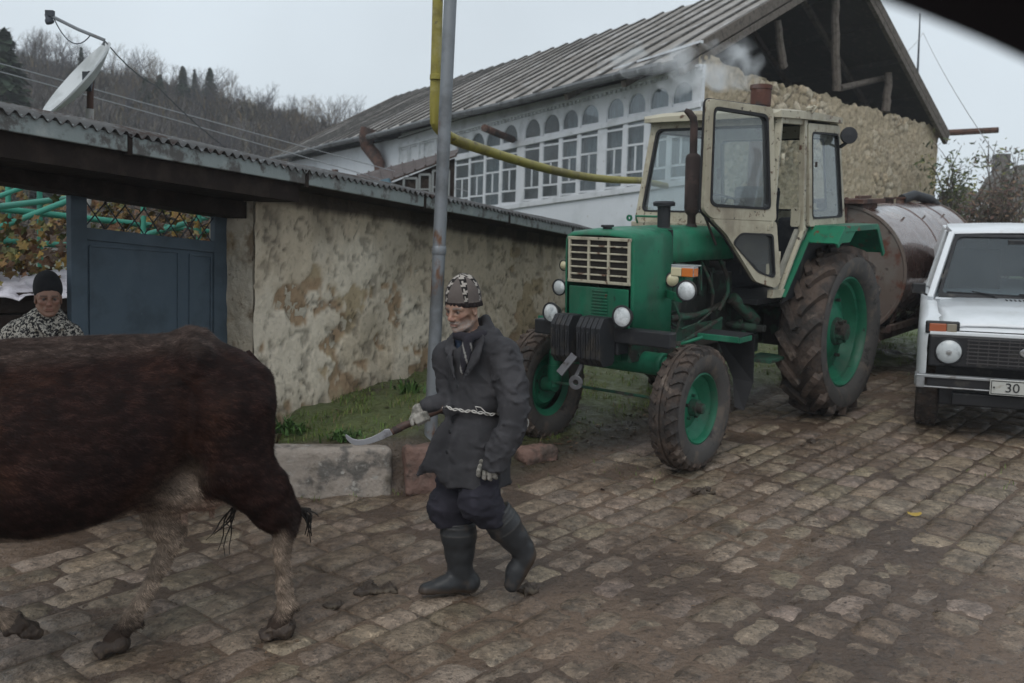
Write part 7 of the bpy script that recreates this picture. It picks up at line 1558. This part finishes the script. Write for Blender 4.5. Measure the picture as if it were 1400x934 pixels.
# collar
for a, b, r0, r1 in ((pm(664, 436, .02), pm(676, 458, -.06), .020, .024), (pm(676, 458, -.06), pm(660, 470, -.14), .024, .020), (pm(664, 436, .02), pm(640, 446, .10), .020, .02), (pm(640, 446, .10), pm(618, 468, .04), .02, .018), (pm(618, 468, .04), pm(612, 482, -.04), .018, .014), (pm(660, 470, -.14), pm(644, 490, -.17), .02, .012)): s.cone(a, b, r0, r1, .02)
# opening at the chest and down the front
s.chain([pm(630, 452, -.13), pm(628, 480, -.17), pm(622, 515, -.16)], [.055, .036, .012], .010, mode='-'); s.cone(pm(641, 440, -.02), pm(641, 470, -.02), .068, .075, .01, mode='-')
s.chain([pm(622, 515, -.17), pm(612, 560, -.17)], [.010, .010], .006, mode='-'); s.chain([pm(614, 566, -.19), pm(612, 600, -.20), pm(611, 655, -.20)], [.010, .022, .036], .010, mode='-')
s.plane(pm(640, 663, -.1), (.0, -.05, -1)); s.plane(pm(677, 632, -.22), (-.42, 0, -.9)) if False else None
def folds(x, y, z):
    a = (1-sstep(0, .07, np.abs(fbm(x*7+z*3, y*7, z*9, s=301)-.5)))*.007; w2 = (fbm(x*9, y*9, z*4.5, s=302)-.5)*.030; belt = .030*np.exp(-((z-.945-.05*(x+.05))/.030)**2)*(x < .10)
    yoke = -.005*np.exp(-((z-1.125-.04*x)/.006)**2)*(x < .12)-.005*np.exp(-((z-.80-.03*x)/.006)**2)*(x > -.06); vert = yoke+np.sin(x*46+fbm(z*3, x*3, s=303)*4)*.006*sstep(.95, .75, z)*(x < .12); return -(a+w2*.75+vert-belt)
s.disp(folds, .06); ARM.disp(lambda x, y, z: folds(x, y, z)-.010*(1-sstep(0, .09, np.abs(fbm(x*9+z*4, y*9, z*13-x*6, s=305)-.5))), .06); hh = np.clip(.5+.5*(s.D-ARM.D)/.012, 0, 1); s.D = (s.D*(1-hh)+ARM.D*hh-.012*hh*(1-hh)).astype(np.float32); s.cone(pm(676, 637, -.225), pm(670, 655, -.225), .046, .05, .004, mode='-'); lf = dict(flat=(fl, .35)); s.chain([pm(660, 462, -.175), pm(650, 488, -.20), pm(633, 520, -.20)], [.020, .034, .010], .004, **lf); s.chain([pm(617, 468, -.02), pm(615, 492, -.09), pm(622, 520, -.16)], [.014, .028, .010], .004, **lf)
V, Q = s.smooth_net(1); obj('coat', mesh_from('coat', V, Q, smooth=True), M_coat, man)
mb = MB(); 
for (px, py, dy) in ((626, 528, -.185), (621, 556, -.19), (616, 590, -.21), (612, 618, -.215)):
    p = Vector(pm(px, py, dy)); mb.lathe([(.0001, .004), (.010, .003), (.012, 0)], p+fdir*.004, fdir, 12)
obj('button', mb, M_gasket, man)
# sweater, scarf in the opening
s = SDF((-.35, -.35, .55), (.3, .3, 1.42), .008); s.chain([pm(646, 478, -.01), pm(648, 545, -.02), pm(640, 640, -.02)], [.115, .115, .12], .05, **F); s.disp(lambda x, y, z: (fbm(x*12, y*12, z*6, s=311)-.5)*-.03, .03); V, Q = s.smooth_net(1)
obj('sweater', mesh_from('sweater', V, Q, smooth=True), mat('dark_blue_knit', (.020, .028, .055), .9, layers=[((.035, .055, .09), 3, .5, .62)], bump=[(200, .3, .002)]), man)
s = SDF((-.3, -.35, 1.1), (.15, .2, 1.45), .005); R1 = [pm(663, 447, .03), pm(660, 458, -.09), pm(640, 463, -.135), pm(626, 458, -.08), pm(634, 447, .05)]
s.chain([tuple(p) for p in R1+[R1[0]]], [.024]*6, .012); s.chain([pm(640, 464, -.15), pm(637, 490, -.165), pm(632, 508, -.165)], [.026, .026, .016], .012); s.disp(lambda x, y, z: (fbm(x*30, y*30, z*14, s=312)-.5)*-.014, .02); V, Q = s.smooth_net(1); x, y, z = V.T
st = (np.sin((x+.3*z)*150) > .80)[:, None]*(z < 1.33)[:, None]; C = np.array([.022, .020, .026])*(1-st)+np.array([.20, .19, .18])*st; obj('scarf', mesh_from('scarf', V, Q, C, smooth=True), M_knit, man)
# string belt: twisted pale cord round the waist with a loose end
def cord(P, r, ph=0, tw=26):
    P = [Vector(p) for p in P]; out = []
    for i in range(len(P)-1):
        for k in range(8): t = k/8; out.append(P[i]+(P[i+1]-P[i])*t)
    out.append(P[-1]); res = []
    for i, p in enumerate(out): a = i*tw/len(out)+ph; res.append(p+Vector((0, math.cos(a)*.002, math.sin(a)*.006)))
    return res
M_cord = mat('pale_string', (.50, .48, .45), .8, layers=[((.25, .23, .2), 30, .5, .65)]); mb = MB()
ring_ = [pm(611, 557, -.185), pm(622, 560, -.205), pm(636, 562, -.215), pm(650, 563, -.225), pm(664, 566, -.225), pm(676, 567, -.20)]
for ph in (0, 2.2): mb.tube(cord(ring_, .003, ph), .0032, 6)
mb.tube(cord([pm(676, 567, -.20), pm(690, 570, -.05), pm(690, 566, .10), pm(650, 558, .17), pm(612, 556, .08), pm(604, 556, -.05), pm(611, 557, -.185)], .003, 1), .0035, 6)
mb.tube([pm(652, 561, -.235), pm(650, 556, -.25), pm(657, 557, -.25), pm(664, 564, -.24), pm(672, 566, -.23)], .0028, 6); mb.tube([Vector(pm(714+8.5*math.cos(a), 578+9*math.sin(a), -.12)) for a in np.linspace(-1.9, 2.3, 16)], .0035, 6); mb.tube([pm(711, 570, -.12), pm(706, 573, -.09)], .003, 6); obj('string_belt', mb, M_cord, man)
# trousers
M_trs = mat('black_blue_trousers', (.016, .015, .022), .85, layers=[((.026, .024, .034), 8, .5, .65)], bump=[(60, .3, .004)])
s = SDF((-.42, -.42, .15), (.35, .35, 1.0), .0085)
s.chain([pm(638, 600, .05), pm(624, 655, .02), pm(616, 690, -.01)], [.10, .096, .097], .03); s.chain([pm(615, 690, -.01), pm(621, 706, .0)], [.112, .103], .02)
s.chain([pm(660, 600, -.04), pm(659, 655, -.10), pm(657, 686, -.13)], [.10, .096, .096], .02); s.chain([pm(657, 686, -.14), pm(670, 704, -.13)], [.112, .085], .02)
s.disp(lambda x, y, z: -((1-sstep(0, .09, np.abs(fbm(x*7, y*7, z*15, s=322)-.5)))*.010+(fbm(x*9, y*9, z*9, s=321)-.5)*.035), .05); s.plane(pm(630, 715, 0), (.15, 0, -1)); V, Q = s.smooth_net(1); obj('trousers', mesh_from('trousers', V, Q, smooth=True), M_trs, man)
# rubber boots
M_boot = mat('muddy_rubber_boot', attr=True, rough=.42, rvar=.14, bump=[(25, .25, .004)])
def boot(shaft, foot, lo, hi, cutn, cutp, seed, rings, sole_n):
    s = SDF(lo, hi, .0065); s.chain([p for p, r in shaft], [r for p, r in shaft], .025); s.chain([p for p, r in foot], [r for p, r in foot], .03)
    a, b = np.array(shaft[0][0], float), np.array(shaft[2][0], float); ax = (b-a)/np.linalg.norm(b-a)
    s.disp(lambda x, y, z: -((fbm(x*14, y*14, z*14, s=seed)-.5)*.012+sum(.0035*np.exp(-((((x-a[0])*ax[0]+(y-a[1])*ax[1]+(z-a[2])*ax[2])-t)/.0035)**2) for t in rings)), .03)
    s.plane(cutp, cutn); s.plane(sole_n[0], sole_n[1]); V, Q = s.smooth_net(1); x, y, z = V.T
    d = -((x-sole_n[0][0])*sole_n[1][0]+(y-sole_n[0][1])*sole_n[1][1]+(z-sole_n[0][2])*sole_n[1][2])/np.linalg.norm(sole_n[1]); n = fbm(x*18, y*18, z*18, s=seed+1)
    C = np.array([.027, .028, .030])*(.8+.4*fbm(x*8, y*8, z*8, s=seed+2))[:, None]; m_ = np.clip(1-sstep(.012, .040, d+.04*(n-.5)), 0, 1)[:, None]; C = C*(1-m_)+np.array([.05, .036, .027])*m_
    t = ((x-a[0])*ax[0]+(y-a[1])*ax[1]+(z-a[2])*ax[2]); rg = sum(np.exp(-((t-k)/.0035)**2) for k in rings)[:, None]*.6; C = C*(1-rg)+np.array([.085, .080, .075])*rg; sp = (sstep(.62, .68, n)*.5)[:, None]; C = C*(1-sp)+np.array([.06, .046, .036])*sp
    return obj('rubber_boot', mesh_from('rubber_boot', V, Q, C, smooth=True), M_boot, man)
f1_ = np.array(tuple(fdir)); 
b0 = pm(626, 700, .0); bA = pm(629, 772, .01); hl = pm(641, 797, .02); 
toe = np.array([hl[0], hl[1], 0])+np.array([-.93, -.36, 0])*.235; toe[2] = gz(PM.x+toe[0], PM.y+toe[1])-gz(PM.x, PM.y)+.045
hz0 = gz(PM.x+hl[0], PM.y+hl[1])-gz(PM.x, PM.y); hl[2] = hz0+.055; bA[2] = hz0+.125
boot([(b0, .098), (pm(627, 730, .0), .090), (pm(628, 755, .005), .074), (bA, .062)], [(bA, .058), (hl, .052), ((hl+toe)/2+[0, 0, .008], .050), (toe, .040)], (-.55, -.35, -.06), (.2, .25, .55), (0, 0, 1), pm(626, 712, 0), 331, (.045, .066, .105), ((hl[0], hl[1], hz0+.004), (-.03, -.0735, -1)))
b0 = pm(672, 694, -.12); bA = pm(714, 750, -.05); hl = pm(719, 762, -.045); toe = pm(700, 799, -.07); sn = np.array([.86, .15, -.42]); sp_ = hl+sn/np.linalg.norm(sn)*.040
boot([(b0, .088), (pm(689, 718, -.09), .085), (pm(702, 735, -.07), .070), (bA, .057)], [(bA, .056), (hl, .050), ((hl+toe)/2+np.array([-.012, 0, .0]), .050), (toe, .041)], (-.1, -.4, -.02), (.48, .25, .60), (-.62, -.12, .78), pm(676, 702, -.12), 341, (.035, .058, .078, .13), (tuple(sp_), tuple(sn)))
# gloves: five separate fingers, left hand hanging loosely, right hand round the handle
M_glove = mat('dirty_work_glove', (.30, .28, .25), .85, layers=[((.12, .115, .10), 14, .46, .6), ((.06, .055, .05), 30, .58, .68)], bump=[(300, .3, .0015)])
def glove(palm, fingers, thumb, k=.006):
    P = np.array([p for c in fingers+[thumb]+[palm] for p, r in c]); s = SDF(P.min(0)-.05, P.max(0)+.05, .0032); s.chain([p for p, r in palm], [r for p, r in palm], .012)
    for c in fingers+[thumb]: t = SDF(P.min(0)-.05, P.max(0)+.05, .0032); t.chain([p for p, r in c], [r for p, r in c], .003); hh = np.clip(.5+.5*(s.D-t.D)/.004, 0, 1); s.D = (s.D*(1-hh)+t.D*hh-.004*hh*(1-hh)).astype(np.float32)
    s.disp(lambda x, y, z: (fbm(x*40, y*40, z*40, s=351)-.5)*.003, .02); V, Q = s.smooth_net(1); return obj('work_glove', mesh_from('work_glove', V, Q, smooth=True), M_glove, man)
W0 = pm(675, 632, -.225)
fing = []
for i, px in enumerate((654.5, 662, 669.5, 677)):
    L_ = (646, 650, 651, 649)[i]; fing.append([(pm(px+2, 637, -.240), .0120), (pm(px+.3, L_-3, -.258), .0122), (pm(px-.2, L_+3, -.250), .0114), (pm(px+1.2, L_+4.5, -.228), .0095)])
glove([(W0, .030), (pm(667, 634, -.225), .026), (pm(668, 638, -.222), .028)], fing, [(pm(658, 631, -.20), .013), (pm(654, 638, -.185), .012), (pm(656, 645, -.18), .010)])
G = pm(576, 567, -.075); 
hdl_a, hdl_b = pm(541, 588, -.10), pm(607, 557, -.055); hx = (hdl_b-hdl_a)/np.linalg.norm(hdl_b-hdl_a); up_ = np.array([0, 0, 1.])-hx*hx[2]; up_ /= np.linalg.norm(up_); nr = np.cross(hx, up_); nr = nr if nr[1] < 0 else -nr
gc = hdl_a+hx*(np.dot(pm(577, 572, -.08)-hdl_a, hx)); fing = []
for i in range(4):
    c = gc+hx*(-.030+.0195*i); R_ = .0245; fing.append([(c+up_*(R_+.010)-nr*.012, .0115), (c+up_*(R_*.75)+nr*R_*.85, .0112), (c-up_*R_*.35+nr*R_*.95, .0105), (c-up_*R_*.95+nr*.008, .0095)])
glove([(pm(588, 556, -.06), .028), (gc+up_*.042-nr*.014, .029), (gc+up_*.034-nr*.020+hx*.012, .028)], fing, [(gc+up_*.036-hx*.022-nr*.006, .014), (gc+up_*.018-hx*.050+nr*.010, .0125), (gc-up_*.006-hx*.056+nr*.020, .0105)])
# billhook in his right hand
bh = empty('billhook', PM+Vector(gc)); tag(bh, 'old billhook with brown wooden handle and hooked steel blade in the old man\'s hand', 'billhook')
w3 = lambda p: PM+Vector(tuple(p))
mb = MB(); n = 12; mb.tube([w3(hdl_a+(hdl_b-hdl_a)*k/n+np.array([0, 0, .003*math.sin(k)])) for k in range(-1, n+1)], [.0165]+[.0180+.0015*math.sin(k*1.1)+.003*k/n for k in range(n+1)], 14); obj('handle', mb, mat('oiled_old_wood', (.075, .042, .032), .5, layers=[((.035, .022, .018), 9, .45, .62), ((.13, .085, .07), 14, .58, .7)], bump=[(40, .4, .004, (1, 1, .3))]), bh, world=True)
mb = MB(); mb.tube([w3(hdl_a-hx*.012), w3(hdl_a+hx*.03)], .0195, 14); obj('ferrule', mb, M_exh, bh, world=True)
outl = [(539, 590), (531, 586.5), (526, 587), (519, 592), (508, 597.5), (497, 601), (489, 601.5), (482, 600), (477, 596.5), (473, 594), (471.5, 595), (473, 600), (478, 605.5), (485, 609), (495, 609), (508, 606.5), (521, 602), (533, 596.5), (541, 592.5)]
mb = MB(); th_ = Vector((.1, 1, 0))*.005; P2 = [w3(pm(x, y, -.104)) for x, y in outl]; mb.prism(P2, th_); obj('blade', mb, mat('worn_blade_steel', (.36, .36, .38), .38, .85, layers=[((.20, .19, .20), 12, .5, .65), ((.45, .46, .5), 4, .55, .7)]), bh, world=True, bevel=.0015)
# ------------------------------------------------------------------ the woman behind the gate
wc = at(66, 407, 6.0); wb = Vector((wc.x, wc.y+.03, gz(wc.x, wc.y))); wo = empty('person', wb); tag(wo, 'woman in black knit cap and black and white speckled jacket watching from the gateway', 'person')
WH = rotm((.52, -.84, -.06)) if False else rotm((.50, -.90, -.04)); ho = Vector(wc)-wb; HV, HQ, HC = head_mesh(WH, tuple(ho), .93, False, seed=15); HC = HC*np.array([.86, .78, .76])
def pw(px, py, dy=0.): return np.array(at(px, py, 6.0+dy)-wb)
s = SDF((-.5, -.35, -.05), (.45, .35, 1.45), .014); hcx = ho.x
s.chain([(hcx-.02, .05, 1.22), (hcx-.02, .05, .95), (hcx-.02, .05, .75)], [.10, .12, .13], .05)
for q in (-1, 1): s.chain([(hcx+.09*q, .05, .72), (hcx+.1*q, .05, .4), (hcx+.1*q, .05, .06), (hcx+.1*q, -.06, .04)], [.10, .07, .045, .04], .04); s.chain([(hcx+.16*q, .05, 1.15), (hcx+.22*q, .06, .85), (hcx+.14*q, -.12, .75), (hcx+.06*q, -.18, .77)], [.05, .045, .035, .035], .03)
BV, BQ = s.net(); V, Q, C = join([(HV, HQ, HC), (BV, BQ, np.repeat(np.array([[.26, .14, .10]]), len(BV), 0))]); obj('body', mesh_from('body', V, Q, C, smooth=True), M_skin, wo)
s = SDF((-.13, -.12, -.06), (.13, .12, .2), .004); s.ell((-.018, 0, .055), (.104, .086, .100), 0); s.ell((-.045, 0, .085), (.08, .07, .085), .03); s.plane((0, 0, .012), (.22, 0, -1)); s.disp(lambda x, y, z: (fbm(x*14, y*14, z*14, s=6)-.5)*-.012, .02); V, Q = s.smooth_net(1); W = np.array([WH @ Vector(p)*.96+ho for p in V]); obj('knitted_cap', mesh_from('knitted_cap', W, Q, smooth=True), mat('black_knit', (.012, .012, .014), .95, bump=[(300, .4, .002)]), wo)
s = SDF((-.6, -.4, .55), (.5, .4, 1.45), .009)
s.chain([pw(62, 452, .06), pw(55, 480, .06), pw(52, 520, .06)], [.15, .175, .19], .06, flat=((0, 1, 0), .75)); s.cone(pw(22, 458, .07), pw(90, 458, .0), .080, .075, .07); s.cone(pw(62, 440, .05), pw(62, 458, .05), .07, .11, .05)
s.chain([pw(18, 462, .08), pw(2, 500, .06), pw(6, 535, -.05)], [.085, .075, .065], .04); s.chain([pw(92, 462, .0), pw(100, 500, .0), pw(92, 535, -.05)], [.075, .070, .06], .04)
for a, b in ((pw(50, 433, .04), pw(57, 448, -.09)), (pw(57, 448, -.09), pw(68, 458, -.14)), (pw(82, 430, .04), pw(84, 446, -.08)), (pw(84, 446, -.08), pw(72, 457, -.14))): s.cone(a, b, .018, .022, .02)
s.chain([pw(68, 436, -.12), pw(70, 452, -.14)], [.052, .018], .01, mode='-'); s.disp(lambda x, y, z: -((fbm(x*8, y*8, z*5, s=361)-.5)*.05+.012*(1-sstep(0, .08, np.abs(fbm(x*9, y*9, z*6, s=362)-.5)))), .05); V, Q = s.smooth_net(1)
obj('speckled_jacket', mesh_from('speckled_jacket', V, Q, smooth=True), mat('speckled_fleece', (.016, .015, .017), .9, layers=[((.40, .37, .32), 62, .49, .515)], bump=[(120, .4, .004)]), wo)
s = SDF((-.5, -.3, .0), (.45, .35, .85), .014); s.chain([(hcx-.02, .05, .80), (hcx-.02, .05, .3)], [.17, .24], .05, flat=((0, 1, 0), .7)); s.plane((0, 0, .12), (0, 0, -1)); V, Q = s.smooth_net(1); obj('skirt', mesh_from('skirt', V, Q, smooth=True), M_trs, wo)
# ================================================================== HAZE, SMOKE, the vehicle the photo is taken from
def volmat(name, dens, col=(.8, .84, .88), aniso=.2):
    m = bpy.data.materials.new(name); m.use_nodes = True; nt = m.node_tree; nt.nodes.clear(); out = nt.nodes.new('ShaderNodeOutputMaterial'); v = nt.nodes.new('ShaderNodeVolumePrincipled')
    v.inputs['Color'].default_value = (*col, 1); v.inputs['Density'].default_value = dens; v.inputs['Anisotropy'].default_value = aniso; nt.links.new(v.outputs[0], out.inputs['Volume']); return m, nt, v
mh, _, _ = volmat('thin_mist', .0013, (.93, .96, 1.0))
mb = MB(); mb.b2((-140, -32, -16), (90, 150, 34)); hz_o = obj('haze', mb, mh); tag(hz_o, 'thin damp mist over the village and the hillside', 'haze', kind='stuff')
# chimney smoke
ms, nt, v = volmat('wood_smoke', 0, (.95, .97, 1.0), .1)
tcn = nt.nodes.new('ShaderNodeTexCoord'); n = nt.nodes.new('ShaderNodeTexNoise'); n.inputs['Scale'].default_value = 2.1; n.inputs['Detail'].default_value = 5; n.inputs['Distortion'].default_value = .6
mr = nt.nodes.new('ShaderNodeMapRange'); mr.inputs['From Min'].default_value = .475; mr.inputs['From Max'].default_value = .72; mr.inputs['To Max'].default_value = 3.0
at_ = nt.nodes.new('ShaderNodeVectorMath'); at_.operation = 'LENGTH'
nt.links.new(tcn.outputs['Object'], n.inputs['Vector']); nt.links.new(n.outputs['Fac'], mr.inputs['Value']); nt.links.new(mr.outputs[0], v.inputs['Density'])
s = SDF((0, 0, 0), (1, 1, 1), .5)
P = [at(1041, 116, 12.6), at(1022, 104, 12.7), at(1003, 92, 12.9), at(975, 90, 13.4), at(935, 92, 14), at(880, 88, 15), at(825, 84, 16)]; rr = [.11, .20, .30, .28, .26, .22, .14]
lo = [min(p[k] for p in P)-.8 for k in range(3)]; hi = [max(p[k] for p in P)+.8 for k in range(3)]; s = SDF(lo, hi, .06); s.chain([tuple(p) for p in P], rr, .15); s.disp(lambda x, y, z: (fbm(x*2.2, y*2.2, z*2.2, s=9)-.5)*.75, .5)
V, Q = s.smooth_net(1); tag(obj('smoke', mesh_from('smoke', V, Q, smooth=True), ms), 'blue white wood smoke drifting left from the stovepipe across the house eaves', 'smoke', kind='stuff')
# dark edge of the roof over the photographer's open vehicle door: a real, thick moulding close to the lens
vr = empty('vehicle_roof', (1.6, -1.2, gz(1.6, -1.2))); tag(vr, 'dark out-of-focus roof edge of a vehicle close by in the top right corner', 'vehicle')
d0 = .55; E_ = [at(1140, -22, d0), at(1195, -2, d0), at(1250, 18, d0), at(1300, 38, d0), at(1350, 59, d0), at(1420, 92, d0), at(1500, 135, d0)]
mb = MB(); rows = []
for p in E_: rows.append([p+Vector((0, 0, .0)), p+Vector((.0, -.02, .025)), p+Vector((.02, -.25, .06)), p+Vector((.10, -.9, .16)), p+Vector((.2, -1.6, .18))])
rows2 = [[q+Vector((0, 0, .05)) for q in r_] for r_ in rows]; mb.grid(rows); mb.grid([r_[::-1] for r_ in rows2]); mb.grid([[r_[0] for r_ in rows2], [r_[0] for r_ in rows]]); mb.grid([[r_[-1] for r_ in rows], [r_[-1] for r_ in rows2]])
mb.grid([rows[-1], rows2[-1]]); mb.grid([rows2[0], rows[0]]); obj('roof_panel', mb, mat('black_trim', (.012, .011, .014), .5), vr, world=True)
mb = MB(); q = rows[-1][0]; mb.tube([q+Vector((0, 0, .03)), q+Vector((.25, -.3, -.5)), q+Vector((.45, -.6, -1.6))], .035, 10); obj('door_pillar', mb, M_cb, vr, world=True)
